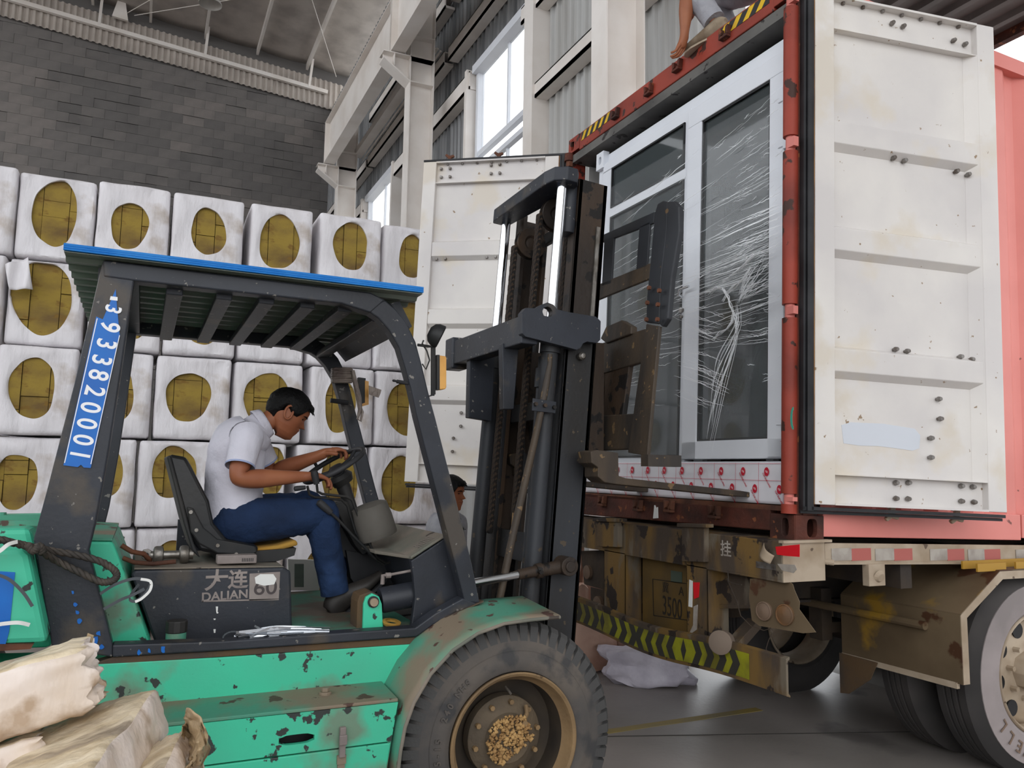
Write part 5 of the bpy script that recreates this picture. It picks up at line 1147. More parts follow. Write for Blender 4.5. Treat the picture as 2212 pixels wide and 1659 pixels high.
fd = fpart('front_fender', g, M['green_worn'], smooth=50, recalc=False, thick=.008)
g = G(); g.tube([a + Vector((0, 0, -.004)) for a in A_], .007, n=8); fpart('fender_edge', g, M['dust_top'], fd, smooth=40)
g = G(); g.prism([tuple(B_[6] + Vector((.0, -.02, .004))), tuple(B_[7] + Vector((0, -.02, .004))), tuple(B_[8] + Vector((-.05, -.02, .004))), tuple(B_[8] + Vector((-.05, -.09, .006))), tuple(B_[6] + Vector((.03, -.09, .006)))], (0, 0, .006)); fpart('foot_plate', g, M['brown_edge'], fd)
# --- front wheel
WC = Vector(P(1113, 1608, 1, 2.95)); WR = .462; WC.z = max(WC.z, WR - .012)
g = G(); pr = [(.03, .262), (.008, .275), (.0, .30), (.004, .33), (.012, .345), (.012, .349), (.016, .352), (.022, .385), (.034, .410), (.05, .428), (.09, .440), (.17, .440), (.20, .428), (.23, .385), (.25, .31), (.22, .262)]
g.lathe(tuple(WC), (0, 1, 0), pr, n=96, cap=False); wl = fpart('front_wheel', g, M['tyre_side'], smooth=40)
g = G(); lug = G()
da = math.radians(2.35)
def wp(y, r, a): return (WC.x + r * math.cos(a), 2.95 + y, WC.z + r * math.sin(a))
prl = [(.022, .384), (.030, .409), (.040, .444), (.060, .461), (.115, .464), (.115, .430)]
vs = []
for k, a in enumerate((-da, da)):
    for y_, r_ in prl: vs.append(wp(y_, r_, a + (.035 if y_ > .08 else 0)))
n_ = len(prl); lug.add(vs, [tuple(range(n_))[::-1], tuple(range(n_, 2 * n_))] + [(i, (i + 1) % n_, (i + 1) % n_ + n_, i + n_) for i in range(n_)])
l0 = fpart('tread_lug', lug, M['tyre'], wl); NL = 56
Rm = lambda a: WM[fk] @ Matrix.Translation(WC) @ Matrix.Rotation(-a, 4, 'Y') @ Matrix.Translation(-WC) @ WM[fk].inverted()
for k in range(1, NL):
    o = l0.copy(); o.matrix_basis = Rm(2 * PI * k / NL); col.objects.link(o)
lug2 = G(); vs = []
for k, a in enumerate((-da, da)):
    for y_, r_ in ((.125, .43), (.125, .464), (.18, .461), (.20, .444), (.21, .42)): vs.append(wp(y_, r_, a + .055 + (.03 if y_ < .15 else 0)))
n_ = 5; lug2.add(vs, [tuple(range(n_))[::-1], tuple(range(n_, 2 * n_))] + [(i, (i + 1) % n_, (i + 1) % n_ + n_, i + n_) for i in range(n_)])
l0 = fpart('tread_lug', lug2, M['tyre'], wl)
for k in range(1, NL): o = l0.copy(); o.matrix_basis = Rm(2 * PI * k / NL); col.objects.link(o)
g = G(); g.lathe(tuple(WC), (0, 1, 0), [(.03, .264), (-.004, .272), (-.008, .266), (-.002, .256), (.012, .250), (.03, .246), (.05, .232)], n=96, cap=False); rm_ = fpart('wheel_rim', g, M['rim'], wl, smooth=35)
g = G(); g.lathe(tuple(WC), (0, 1, 0), [(.05, .232), (.06, .231), (.15, .228), (.19, .10)], n=64, cap=False); fpart('rim_barrel', g, M['rim_dark'], wl, smooth=35)
g = G(); g.lathe(tuple(WC), (0, 1, 0), [(.05, 0), (.05, .058), (.055, .09), (.075, .098), (.085, .12), (.10, .152), (.105, .158), (.15, .16)], n=64, cap=False); hb_ = fpart('wheel_hub', g, M['hub'], wl, smooth=35)
for k in range(10):
    a = 2 * PI * (k + .3) / 10; p = wp(.09, .138, a); g = G(); g.cyl(p, (p[0], p[1] - .018, p[2]), .0105, n=6); fpart('wheel_bolt', g, M['rim'], hb_)
a = 1.0; g = G(); p0 = wp(.07, .145, a); p1 = wp(.06, .085, .75); g.tube([p0, wp(.06, .12, .86), p1], .009, n=8); g.cyl(p1, (p1[0], p1[1] - .02, p1[2]), .012, n=8); fpart('valve_arm', g, M['rim'], hb_)
g = G(); p = wp(.03, .215, 1.72); g.cyl(p, (p[0] + .008, p[1] - .035, p[2] - .02), .005, n=8); fpart('valve_stem', g, M['galv'], rm_)
g = G(); rm2 = random.Random(5)
for k in range(520):
    a = rm2.uniform(0, 2 * PI); r = .100 * math.sqrt(rm2.random()); sz = rm2.uniform(.004, .013); c = wp(.048 - rm2.uniform(0, .012), r, a)
    if r * math.cos(a - 5.3) > .055: continue
    vs = [(c[0] + sz * x * rm2.uniform(.5, 1.2), c[1] + sz * y * .8, c[2] + sz * z * rm2.uniform(.5, 1.2)) for x, y, z in ((1, 0, 0), (-1, 0, 0), (0, 1, 0), (0, -1, 0), (0, 0, 1), (0, 0, -1))]
    g.add(vs, [(0, 2, 4), (2, 1, 4), (1, 3, 4), (3, 0, 4), (2, 0, 5), (1, 2, 5), (3, 1, 5), (0, 3, 5)])
fpart('caked_mud', g, M['mud'], hb_, smooth=80, kind='stuff')
Fw = sidep(2.95)
for k, ch in enumerate('8.25-15  240 NHS'):
    if ch == ' ': continue
    a = math.radians(200 - 4.7 * k); text('tyre_lettering', ch, M['tyre_side'], fk, Fw, WC.x + .322 * math.cos(a), WC.z + .322 * math.sin(a), .034, rot=math.degrees(a) - 90, wd=.001, ext=.0022, bold=.0012)
g = G(); g.lathe((WC.x, 3.24, WC.z), (0, 1, 0), pr, n=48, cap=False); fpart('inner_wheel', g, M['tyre'], smooth=40)
for (cx_, yy) in ((WC.x, 4.32), (WC.x, 4.60), (-.95, 3.1), (-.95, 4.45)):
    g = G(); g.lathe((cx_, yy, WC.z), (0, 1, 0), pr, n=40, cap=True); fpart('rear_wheel' if cx_ < 0 else 'far_front_wheel', g, M['tyre'], smooth=40)
g = G(); g.cyl((WC.x, 3.1, WC.z), (WC.x, 4.7, WC.z), .12, n=18); g.box(-1.0, 1.45, 3.5, 4.3, .3, .62); fpart('chassis', g, M['dark_paint'])
# --- mast
MU, MV = (.99706, 0, -.0767), (.0767, 0, .99706)
def MFr(Y): return Fr((1.745, Y, .30), MU, MV)
def mbox(g, u0, u1, v0, v1, y0, y1): return g.box(u0, u1, v0, v1, -(y1 - y0), 0, MFr(y0))
for (ya, yb, s) in ((3.47, 3.60, 1), (4.16, 4.29, -1)):
    g = G(); yo = ya if s > 0 else yb - .02
    mbox(g, .0, .17, -.08, 1.98, yo, yo + .02); mbox(g, .0, .02, -.08, 1.98, ya, yb); mbox(g, .15, .17, -.08, 1.98, ya, yb); fpart('outer_mast_rail', g, M['mast'], bevel=.003)
    g = G(); y2 = ya + (.025 if s > 0 else 0); y3 = yb - (.0 if s > 0 else .025); yo = y2 if s > 0 else y3 - .016
    v1_ = 2.74
    mbox(g, .02, .19, .2, v1_, yo, yo + .016); mbox(g, .02, .045, .2, v1_, y2, y3 - .02); mbox(g, .165, .19, .2, v1_, y2, y3 - .02); fpart('inner_mast_rail', g, M['mast_rust'], bevel=.003)
g = G(); g.fp(MFr(3.62), [(.10, 2.72), (.21, 2.66), (.225, 2.62), (.225, 1.9), (.20, 1.5), (.10, 1.5)], -.02, 0); fpart('mast_side_plate', g, M['guard_black'], bevel=.002)
g = G(); mbox(g, .135, .155, 1.7, 2.5, 3.48, 3.492); fpart('wear_strip', g, M['galv'])
# top crosshead
g = G(); F_ = Fr((1.745 + .0767 * 2.68, 0, .30 + .997 * 2.68), (1, 0, -.0769), (0, 1, 0))
ol = [(-.135, 4.26), (-.15, 4.22), (-.155, 3.56), (-.14, 3.47), (-.09, 3.425), (-.03, 3.425), (.0, 3.47), (.01, 3.56), (-.04, 4.26)]
g.fp(F_, ol, 0, -.075) if F_.n[2] < 0 else g.fp(F_, ol, 0, .075); ch_ = fpart('crosshead', g, M['dark_paint'], bevel=.006)
g = G(); F2 = MFr(3.42); c = F2.to(-.075, 2.755, -.08); c2 = F2.to(-.075, 2.775, -.08); g.cyl(c, c2, .018, n=6); fpart('crosshead_nut', g, M['rim'], ch_)
for Y, nm in ((3.50, 'n'), (4.2, 'f')):
    F2 = MFr(Y); g = G(); g.cyl(F2.to(-.075, 1.9, 0), F2.to(-.075, 2.68, 0), .027, n=20); fpart('lift_piston', g, M['chrome'], smooth=40)
    g = G(); g.lathe(F2.to(-.07, 0, 0), MV, [(0, .0), (0, .042), (1.80, .042), (1.80, .052), (1.9, .052), (1.905, .03)], n=24, cap=False); fpart('lift_cylinder', g, M['mast'], smooth=40)
# tie bar (outer mast head) with the holed end plate
TP = 3.40; F_ = sidep(TP)
hole_c = F_.px(1183, 674)
plate = [(1127, 676), (1136, 665), (1158, 666), (1170, 658), (1183, 653), (1196, 658), (1204, 668), (1228, 674), (1288, 684), (1298, 694), (1297, 734), (1290, 741), (1268, 738), (1260, 742), (1254, 752), (1246, 756), (1225, 750), (1135, 727), (1128, 720)]
uvp = [F_.px(x, y) for x, y in plate]
g = G(); n_ = len(uvp); hr_ = .027
inn = []
for (u, v) in uvp:
    a = math.atan2(v - hole_c[1], u - hole_c[0]); inn.append((hole_c[0] + hr_ * math.cos(a), hole_c[1] + hr_ * math.sin(a)))
g.ring(F_, uvp, inn, -.045, 0); tb = fpart('mast_head_plate', g, M['dark_paint'], bevel=.002)
g = G(); a0 = P(1128, 700, 1, TP + .02); Xb = a0[0]
g.hexa([(Xb, TP + .03, 2.125), (Xb + .09, TP + .03, 2.125), (Xb + .07, 4.36, 2.125), (Xb - .02, 4.36, 2.125), (Xb, TP + .03, 2.262), (Xb + .09, TP + .03, 2.262), (Xb + .07, 4.36, 2.262), (Xb - .02, 4.36, 2.262)]); fpart('mast_head_beam', g, M['dark_paint'], bevel=.006)
g = G(); g.box(Xb - .03, Xb + .07, 4.30, 4.42, 2.10, 2.285); fpart('beam_end_cap', g, M['dark_paint'], bevel=.01)
for x0, x1, Y in ((1083, 1122, 3.62), (1012, 1068, 4.10)):
    F_ = sidep(Y); g = G(); ol = [F_.px(x0 + 2, 742), F_.px(x1, 738), F_.px(x1 - 12, 884), F_.px(x0 + 4, 884)] if Y < 4 else [F_.px(1015, 765), F_.px(1070, 752), F_.px(1062, 910), F_.px(1012, 902)]
    g.fp(F_, ol, -.05, 0); fpart('hanger_plate', g, M['dark_paint'], bevel=.004)
# cross members between the rails
for v0, v1, u0 in ((.75, .90, .03), (.0, .14, .03), (2.55, 2.62, .12), (1.50, 1.60, .05)):
    g = G(); mbox(g, u0, u0 + .03, v0, v1, 3.56, 4.2); fpart('mast_crossmember', g, M['mast'], bevel=.003)
# chain wheels and chains
def mpt(u, v, Y): return Vector(MFr(Y).to(u, v, 0))
for Y, v in ((4.02, 2.52), (3.72, 2.6)):
    g = G(); c = mpt(.01, v, Y); g.lathe(tuple(c), (0, 1, 0), [(-.02, 0), (-.02, .02), (-.015, .032), (-.025, .045), (-.025, .088), (-.018, .09), (-.016, .075), (.016, .075), (.018, .09), (.025, .088), (.025, 0)], n=32, cap=False); fpart('chain_wheel', g, M['mast_rust'], smooth=35)
g = G(); 
lk = G(); F_ = MFr(0)
def link_geo():
    g = G()
    for yy in (-.016, -.005, .005, .016):
        o_ = [(.012 * math.cos(a), .014 + .012 * math.sin(a)) for a in np.linspace(0, PI, 5)] + [(.012 * math.cos(a), -.014 + .012 * math.sin(a)) for a in np.linspace(PI, 2 * PI, 5)]
        g.prism([(x, yy - .002, z) for x, z in o_], (0, .004, 0))
    g.cyl((0, -.02, .014), (0, .02, .014), .006, n=6); return g
lg0 = link_geo(); lme = bpy.data.meshes.new('chain_link'); lme.from_pydata(lg0.v, [], lg0.f); lme.materials.append(M['mast_rust']); lme2 = lme.copy(); lme2.materials.clear(); lme2.materials.append(M['rust_brown'])
def chain(u, v0, v1, Y, me=lme):
    e = bpy.data.objects.new('lift_chain', me); e.parent = fk; first = True
    n = int((v1 - v0) / .028)
    for k in range(n):
        p = mpt(u, v0 + .028 * k, Y); R = Matrix(((MU[0], 0, MV[0]), (0, 1, 0), (MU[2], 0, MV[2]))).to_4x4()
        Mx = WM[fk] @ Matrix.Translation(p) @ R @ Matrix.Rotation(0 if k % 2 else .12, 4, 'Z')
        if k == 0: o = e; o.matrix_basis = Mx; col.objects.link(o); inv0 = Mx.inverted()
        else: o = bpy.data.objects.new('chain_link', me); o.parent = e; o.matrix_basis = inv0 @ Mx; col.objects.link(o)
chain(-.085, .9, 2.52, 4.02); chain(-.085, 1.0, 2.6, 3.72); chain(.09, 1.2, 2.55, 3.72); chain(.075, 1.3, 2.3, 3.62)
g = G(); c = mpt(-.02, .92, 3.72); g.cyl(tuple(mpt(-.085, .92, 3.72)), tuple(mpt(-.085, 1.0, 3.72)), .014, n=8); g.cyl(tuple(mpt(-.085, .86, 3.72)), tuple(mpt(-.085, .90, 3.72)), .02, n=6); fpart('chain_anchor', g, M['rim'])
# centre cylinder, hose pipe and clamp
g = G(); a = P(1178, 772, 1, 3.62); b = P(1135, 1300, 1, 3.62); g.lathe(a, np.array(b) - np.array(a), [(0, .0), (0, .035), (.06, .035), (.06, .045), (.16, .045), (.16, .034), (1.3, .034)], n=20, cap=False); fpart('free_lift_cylinder', g, M['mast'], smooth=40)
g = G(); g.tube([P(x, y, 1, 3.44) for x, y in ((1188, 765), (1188, 785), (1180, 830), (1162, 920), (1130, 1060), (1105, 1170), (1078, 1300))], [.012, .012, .017, .017, .018, .018, .018], n=10); fpart('hydraulic_pipe', g, M['carriage'], smooth=50)
F_ = sidep(3.42); g = G(); g.pp(F_, [(1152, 860), (1202, 868), (1200, 893), (1150, 887)], -.01, 0); cp_ = fpart('clamp_plate', g, M['dark_paint'], bevel=.002)
for x, y in ((1156, 873), (1176, 876), (1196, 880)): c = P(x, y, 1, 3.42); g = G(); g.cyl((c[0], 3.42, c[2]), (c[0], 3.405, c[2]), .010, n=6); fpart('bolt', g, M['mast_rust'], cp_)
for x, y in ((1254, 770), ): c = P(x, y, 1, 3.46); g = G(); g.lathe(c, (0, -1, 0), [(0, .02), (.02, .02), (.03, .012), (.032, 0)], n=14, cap=False); fpart('stop_bolt', g, M['galv'])
g = G(); g.lathe(mpt(.0, 2.45, 3.56), MV, [(0, 0), (0, .05), (.03, .055), (.28, .05)], n=20); fpart('bumper_cylinder', g, M['dark_paint'], smooth=40)
# --- carriage and load backrest (tilted plane in front of the mast)
KF = Fr((2.21, 0, 1.6), (0, -1, 0), MV)
def kp(name, pix, d, m_, w=0, **k): g = G(); g.pp(KF, pix, -d + w, w); return fpart(name, g, m_, **k)
ng = kp('backrest_end_plate', [(1414, 460), (1420, 440), (1432, 433), (1442, 436), (1440, 500), (1428, 600), (1424, 700), (1395, 697), (1397, 640), (1405, 560)], .012, M['guard_black'], .0, bevel=.006)
kp('backrest_end_flange', [(1440, 436), (1455, 434), (1466, 446), (1467, 500), (1450, 600), (1442, 688), (1430, 706), (1424, 700), (1428, 600), (1438, 500)], .03, M['guard_black'], .0, bevel=.006)
for x, y in ((1412, 624), (1408, 656), (1406, 692), (1430, 692), (1431, 660), (1434, 630)):
    u, v = KF.px(x, y); g = G(); g.cyl(KF.to(u, v, .02), KF.to(u, v, .034), .011, n=6); fpart('bolt', g, M['rust_brown'], ng)
kp('backrest_post', [(1398, 700), (1426, 705), (1412, 850), (1400, 985), (1358, 978), (1376, 850)], .02, M['carriage'], .006, bevel=.004)
kp('backrest_top_bar', [(1302, 507), (1414, 457), (1411, 482), (1302, 524)], .015, M['guard_black'], bevel=.003)
kp('backrest_bar', [(1305, 520), (1326, 512), (1320, 612), (1300, 618)], .012, M['guard_black'], bevel=.002)
kp('backrest_bar', [(1381, 490), (1404, 478), (1397, 575), (1374, 583)], .012, M['guard_black'], bevel=.002)
kp('backrest_mid_bar', [(1240, 636), (1405, 568), (1402, 602), (1240, 668)], .018, M['carriage'], bevel=.003)
kp('upper_carriage_rail', [(1240, 760), (1396, 708), (1384, 782), (1240, 826)], .03, M['carriage'], -.004, bevel=.006)
kp('rail_block', [(1300, 732), (1312, 706), (1345, 692), (1367, 705), (1366, 722), (1312, 742)], .04, M['carriage'], .01, bevel=.006)
kp('carriage_upright', [(1303, 795), (1356, 782), (1340, 900), (1300, 905)], .03, M['mast_rust'], -.01, bevel=.004)
kp('carriage_upright', [(1288, 800), (1302, 798), (1296, 905), (1282, 905)], .02, M['mast_rust'], -.01, bevel=.004)
kp('lower_carriage_rail', [(1240, 900), (1370, 893), (1362, 970), (1240, 975)], .03, M['carriage'], -.004, bevel=.006)
for yy in (3.62, 4.1): fpart('carriage_roller_plate', G().box(2.0, 2.2, yy, yy + .06, 1.62, 2.2), M['mast_rust'])
fkp = [(1276, 975), (1290, 972), (1336, 978), (1337, 1028), (1352, 1033), (1600, 1060), (1700, 1076), (1600, 1073), (1330, 1046), (1306, 1042), (1292, 1030), (1292, 1010), (1278, 1000)]
for dy in (0, .92):
    F0 = sidep(3.28); uv = [F0.px(x, y) for x, y in fkp]; g = G(); g.fp(sidep(3.28 + dy), uv, -.13, 0); fpart('fork', g, M['carriage'], bevel=.004)
g = G(); g.box(2.15, 2.34, 3.14, 3.2, 1.545, 1.60); fpart('side_shift_tube', g, M['carriage'])
# --- lamps and mirror brackets
F_ = sidep(3.2)
g = G(); g.tube([P(x, y, 1, 3.2) for x, y in ((902, 745), (925, 748), (938, 750), (936, 800), (936, 855))], .006, n=6); g.pp(F_, [(932, 748), (941, 750), (941, 852), (932, 853)], -.01, 0); g.bar(P(936, 853, 1, 3.2), P(926, 856, 1, 3.2), .006, .006); g.tube([P(x, y, 1, 3.21) for x, y in ((915, 735), (912, 742), (922, 758), (928, 778), (920, 798), (912, 786))], .0035, n=6); fpart('lamp_bracket', g, M['plastic'])
c = Vector(P(941, 722, 1, 3.2)); g = G(); g.lathe(c - Vector((.03, 0, -.01)), (.86, -.25, -.42), [(0, 0), (.0, .02), (.012, .040), (.03, .05), (.055, .052), (.058, .046), (.058, 0)], n=24, cap=False); fpart('work_lamp', g, M['plastic'], smooth=40)
g = G(); g.pp(F_, [(942, 767), (948, 767), (948, 842), (942, 842)], -.045, .01); sg_ = fpart('signal_base', g, M['plastic'])
g = G(); g.pp(F_, [(948, 768), (962, 770), (963, 775), (963, 836), (961, 841), (948, 842)], -.045, .01); fpart('signal_lens', g, M['amber'], sg_, bevel=.004)
g = G(); g.cyl(P(850, 822, 1, 3.24), P(858, 824, 1, 3.24), .005, n=8); g.cyl(P(857, 824, 1, 3.24), P(882, 828, 1, 3.24), .008, n=8); g.lathe(P(849, 822, 1, 3.24), (1, 0, 0), [(-.004, 0), (0, .006), (.006, 0)], n=8, cap=False); fpart('mirror_stub', g, M['rubber'])
F_ = sidep(4.45)
g = G(); g.cyl(P(714, 865, 1, 4.45), P(752, 870, 1, 4.45), .013, n=8); fpart('mirror_stub', g, M['rubber'])
g = G(); g.pp(F_, [(775, 815), (790, 817), (788, 876), (780, 872)], -.04, 0); g2 = fpart('signal_base', g, M['plastic']); g = G(); g.pp(F_, [(788, 822), (796, 824), (796, 874), (782, 878), (782, 872), (788, 870)], -.03, .005); fpart('signal_lens', g, M['amber'], g2)
tw = mat('brown_film_wrap', (112, 98, 92), .25, c2=(150, 138, 128), ns=9, bump=.9, bs=40)
g = G()
for k in range(8): 
    y_ = 798 + k * 3.6; g.tube([P(722 + 5 * math.cos(t) * 1 + (33 if math.cos(t) > 0 else 0), y_ + random.uniform(-2, 2), 1, 4.43 + .05 * math.sin(t)) for t in np.linspace(0, 2 * PI, 9)[:-1]], .008, n=6, closed=True)
g.tube([P(x, y, 1, 4.38) for x, y in ((762, 800), (768, 830), (775, 860), (778, 885), (772, 905), (779, 910), (783, 890), (776, 868))], [.01, .014, .016, .012, .006, .006, .008, .004], n=6); g.pp(sidep(4.38), [(797, 833), (824, 842), (822, 850), (818, 859), (798, 852)], -.006, 0)
fpart('tape_wrapping', g, tw, smooth=60)
# --- seat
SY0, SY1 = 3.66, 4.14
F_ = sidep(SY0)
bk = [(362, 985), (372, 982), (402, 987), (414, 1008), (430, 1040), (452, 1082), (462, 1130), (490, 1165), (560, 1180), (556, 1195), (480, 1200), (430, 1190), (405, 1150), (398, 1120)]
g = G(); g.pp(F_, bk, -(SY1 - SY0), 0); st_ = fpart('seat', g, M['seat'], bevel=.025, smooth=40)
g = G(); g.pp(sidep(SY0 - .02), [(404, 1095), (418, 1098), (440, 1140), (470, 1165), (552, 1180), (556, 1192), (545, 1200), (470, 1196), (430, 1175), (412, 1150)], -.03, 0); fpart('seat_side_frame', g, M['plastic'], st_, bevel=.006)
g = G(); g.pp(F_, [(360, 986), (368, 983), (405, 1120), (418, 1170), (432, 1205), (415, 1190), (396, 1130)], -(SY1 - SY0), .006); fpart('seat_shell', g, M['plastic'], st_, bevel=.006)
g = G(); g.pp(sidep(SY0 + .04), [(480, 1180), (550, 1184), (600, 1178), (640, 1166), (645, 1178), (600, 1190), (540, 1195), (480, 1196)], -.4, 0); fpart('foam_cushion', g, M['foam'], st_, bevel=.01)
g = G(); g.pp(sidep(SY0 + .02), [(470, 1196), (640, 1184), (636, 1200), (600, 1212), (470, 1220)], -.42, 0); fpart('seat_base', g, M['plastic'], st_)
for x, y in ((412, 1106), (424, 1145), (470, 1178), (510, 1197)):
    c = P(x, y, 1, SY0 - .02); g = G(); g.cyl((c[0], SY0 - .028, c[2]), (c[0], SY0 - .02, c[2]), .008, n=8); fpart('bolt', g, M['galv'], st_)
# --- steering column, wheel, levers
SW = Vector(P(722, 1005, 1, 3.88)); ax = Vector((-.52, -.10, .85)).normalized(); t1 = Vector((.85, 0, .52)).normalized(); t2 = ax.cross(t1).normalized(); t1 = t2.cross(ax)
SR = .155
g = G(); g.tube([SW + (t1 * math.cos(a) + t2 * math.sin(a)) * SR for a in np.linspace(0, 2 * PI, 41)[:-1]], .0125, n=10, closed=True); sw_ = fpart('steering_wheel', g, M['rubber'], smooth=60)
g = G(); 
for a in (.4, 2.5, 4.6): g.tube([SW - ax * .03, SW + (t1 * math.cos(a) + t2 * math.sin(a)) * SR * .6 - ax * .02, SW + (t1 * math.cos(a) + t2 * math.sin(a)) * SR * .97], [.012, .009, .008], n=8)
g.lathe(SW - ax * .05, ax, [(0, .03), (.03, .045), (.045, .03), (.048, 0)], n=20); fpart('spokes', g, M['rubber'], sw_, smooth=50)
g = G(); kn = SW - t1 * .06 + t2 * -.02 ; kp0 = SW + (t1 * math.cos(1.9) + t2 * math.sin(1.9)) * SR; g.cyl(kp0, kp0 + ax * .03, .008, n=8); g.lathe(kp0 + ax * .03, ax, [(0, .01), (.01, .02), (.03, .024), (.045, .018), (.05, 0)], n=14, cap=False); fpart('spinner_knob', g, M['rubber'], sw_, smooth=50)
g = G(); base = Vector(P(790, 1180, 1, 3.9)); s0 = SW - ax * .04; g.tube([s0, s0.lerp(base, .2), s0.lerp(base, .55), base], [.03, .035, .026, .03], n=12); g.lathe(s0 - ax * .06, ax, [(0, .05), (.03, .06), (.05, .045)], n=16); fpart('steering_column', g, M['plastic'], smooth=50)
F_ = sidep(3.86); g = G(); g.pp(F_, [(718, 1088), (740, 1080), (752, 1085), (800, 1190), (785, 1200), (768, 1180)], -.10, 0); fpart('column_cover', g, M['plastic'], bevel=.006)
g = G(); g.pp(sidep(3.95), [(718, 1150), (738, 1135), (790, 1180), (800, 1200), (770, 1215), (732, 1200)], -.2, 0); fpart('pedal_box', g, M['rubber'], bevel=.008)
g = G(); g.pp(sidep(3.90), [(750, 1190), (890, 1215), (880, 1300), (800, 1305), (760, 1250)], -.4, -.02); fpart('pedal_well', g, M['rubber'])
def lever(pts, Y, r, kn=None):
    g = G(); g.tube([P(x, y, 1, Y + (i * .01)) for i, (x, y) in enumerate(pts)], r, n=8); o = fpart('control_lever', g, M['plastic'], smooth=60)
    if kn:
        g = G(); a = Vector(P(*kn[0], 1, Y)); b = Vector(P(*kn[1], 1, Y)); d = (b - a); L = d.length
        g.lathe(a, d, [(0, .0), (0, kn[2] * .75), (L * .3, kn[2] * .9), (L * .7, kn[2]), (L * .93, kn[2] * .9), (L, 0)], n=14, cap=False); fpart('lever_knob', g, M['rubber'], o, smooth=50)
lever([(684, 1045), (686, 1062), (696, 1067), (748, 1073), (760, 1080), (772, 1110), (795, 1170), (815, 1205), (835, 1217), (858, 1210)], 3.66, .006, ((684, 1046), (678, 1016), .017))
lever([(664, 1050), (668, 1068), (680, 1074), (738, 1080), (750, 1092), (768, 1150), (800, 1200), (830, 1220)], 3.70, .006, ((660, 1053), (634, 1056), .012))
lever([(710, 1105), (728, 1120), (760, 1155), (790, 1185), (812, 1208)], 3.68, .007, ((715, 1108), (686, 1082), .018))
lever([(757, 1062), (752, 1075), (745, 1088)], 3.95, .005, ((755, 1068), (759, 1060), .008))
# ================================================================ people
def V3(p): return Vector(p)
def loft_rings(g, rings, cap=True):
    n = len(rings[0]); vs = [p for r in rings for p in r]; fs = []
    for i in range(len(rings) - 1):
        for k in range(n): fs.append((i * n + k, i * n + (k + 1) % n, (i + 1) * n + (k + 1) % n, (i + 1) * n + k))
    if cap: fs += [list(range(n))[::-1], list(range((len(rings) - 1) * n, len(rings) * n))]
    return g.add(vs, fs)
def smoothpath(pts, k=5):
    """Catmull-Rom through (position, *params)"""
    out = []; P_ = [np.array(p, float) for p in pts]
    for i in range(len(P_) - 1):
        p0, p1, p2, p3 = P_[max(i - 1, 0)], P_[i], P_[i + 1], P_[min(i + 2, len(P_) - 1)]
        for j in range(k):
            t = j / k; out.append(.5 * ((2 * p1) + (-p0 + p2) * t + (2 * p0 - 5 * p1 + 4 * p2 - p3) * t * t + (-p0 + 3 * p1 - 3 * p2 + p3) * t ** 3))
    out.append(P_[-1]); return out
def limb(g, nodes, side, n=20, k=5, wr=0, seed=0, cap=True, wf=22):
    """nodes: (x,y,z, ra, rb) ra along side axis, rb across; wr = wrinkle depth"""
    sp = smoothpath(nodes, k); rings = []; S = Vector(side).normalized()
    for i, q in enumerate(sp):
        c = Vector(q[:3]); d = Vector(sp[min(i + 1, len(sp) - 1)][:3]) - Vector(sp[max(i - 1, 0)][:3]); d.normalize()
        s = (S - d * S.dot(d)).normalized(); t = d.cross(s)
        R = []
        for a in range(n):
            an = 2 * PI * a / n; p = c + s * math.cos(an) * q[3] + t * math.sin(an) * q[4]
            if wr:
                rel = p - c; w_ = wr * (noise.noise(Vector((p.x * 6, p.y * 6, p.z * 6)) + Vector((seed, 0, 0))) + .7 * noise.noise(Vector((i * .9 + 2 * math.sin(an), an, seed)) * 1.1))
                p = c + rel * (1 + w_)
            R.append(p)
        rings.append(R)
    return loft_rings(g, rings, cap)
def hand_nodes(wr, d, n, s, curl=1.0, spread=.019, rf=.0085, curls=None):
    """joint list of a hand: wrist, palm, four bent fingers and a thumb that leaves the side of the palm"""
    d, n, s = Vector(d).normalized(), Vector(n).normalized(), Vector(s).normalized()
    N = [(wr, .029)]; E_ = []
    pc = wr + d * .045; N.append((pc, .031)); E_.append((0, 1))
    for k, (off, ln) in enumerate(((-1.5, .9), (-.5, 1.04), (.5, 1.0), (1.5, .78))):   # index at the thumb side = first
        sg = -off
        b = wr + d * (.088 - .004 * abs(off)) + s * sg * spread; N.append((b, rf + .0035)); i0 = len(N) - 1; E_.append((1, i0))
        a = 0; p = b; cu = (curls[k] if curls else curl)
        for L_, da_ in ((.040 * ln, .45 * cu), (.026 * ln, .75 * cu), (.022 * ln, .5 * cu)):
            a += da_; p = p + (d * math.cos(a) + n * math.sin(a)) * L_; N.append((p, rf - .0008)); E_.append((i0, len(N) - 1)); i0 = len(N) - 1
    b = wr + d * .028 + s * .026; N.append((b, .014)); E_.append((1, len(N) - 1)); i0 = len(N) - 1
    p = b + (d * .6 + s * .6 + n * .35).normalized() * .034; N.append((p, .0115)); E_.append((i0, len(N) - 1)); i0 = len(N) - 1
    p = p + (d * .85 + s * .15 + n * .5).normalized() * .028; N.append((p, .0095)); E_.append((i0, len(N) - 1))
    return N, E_
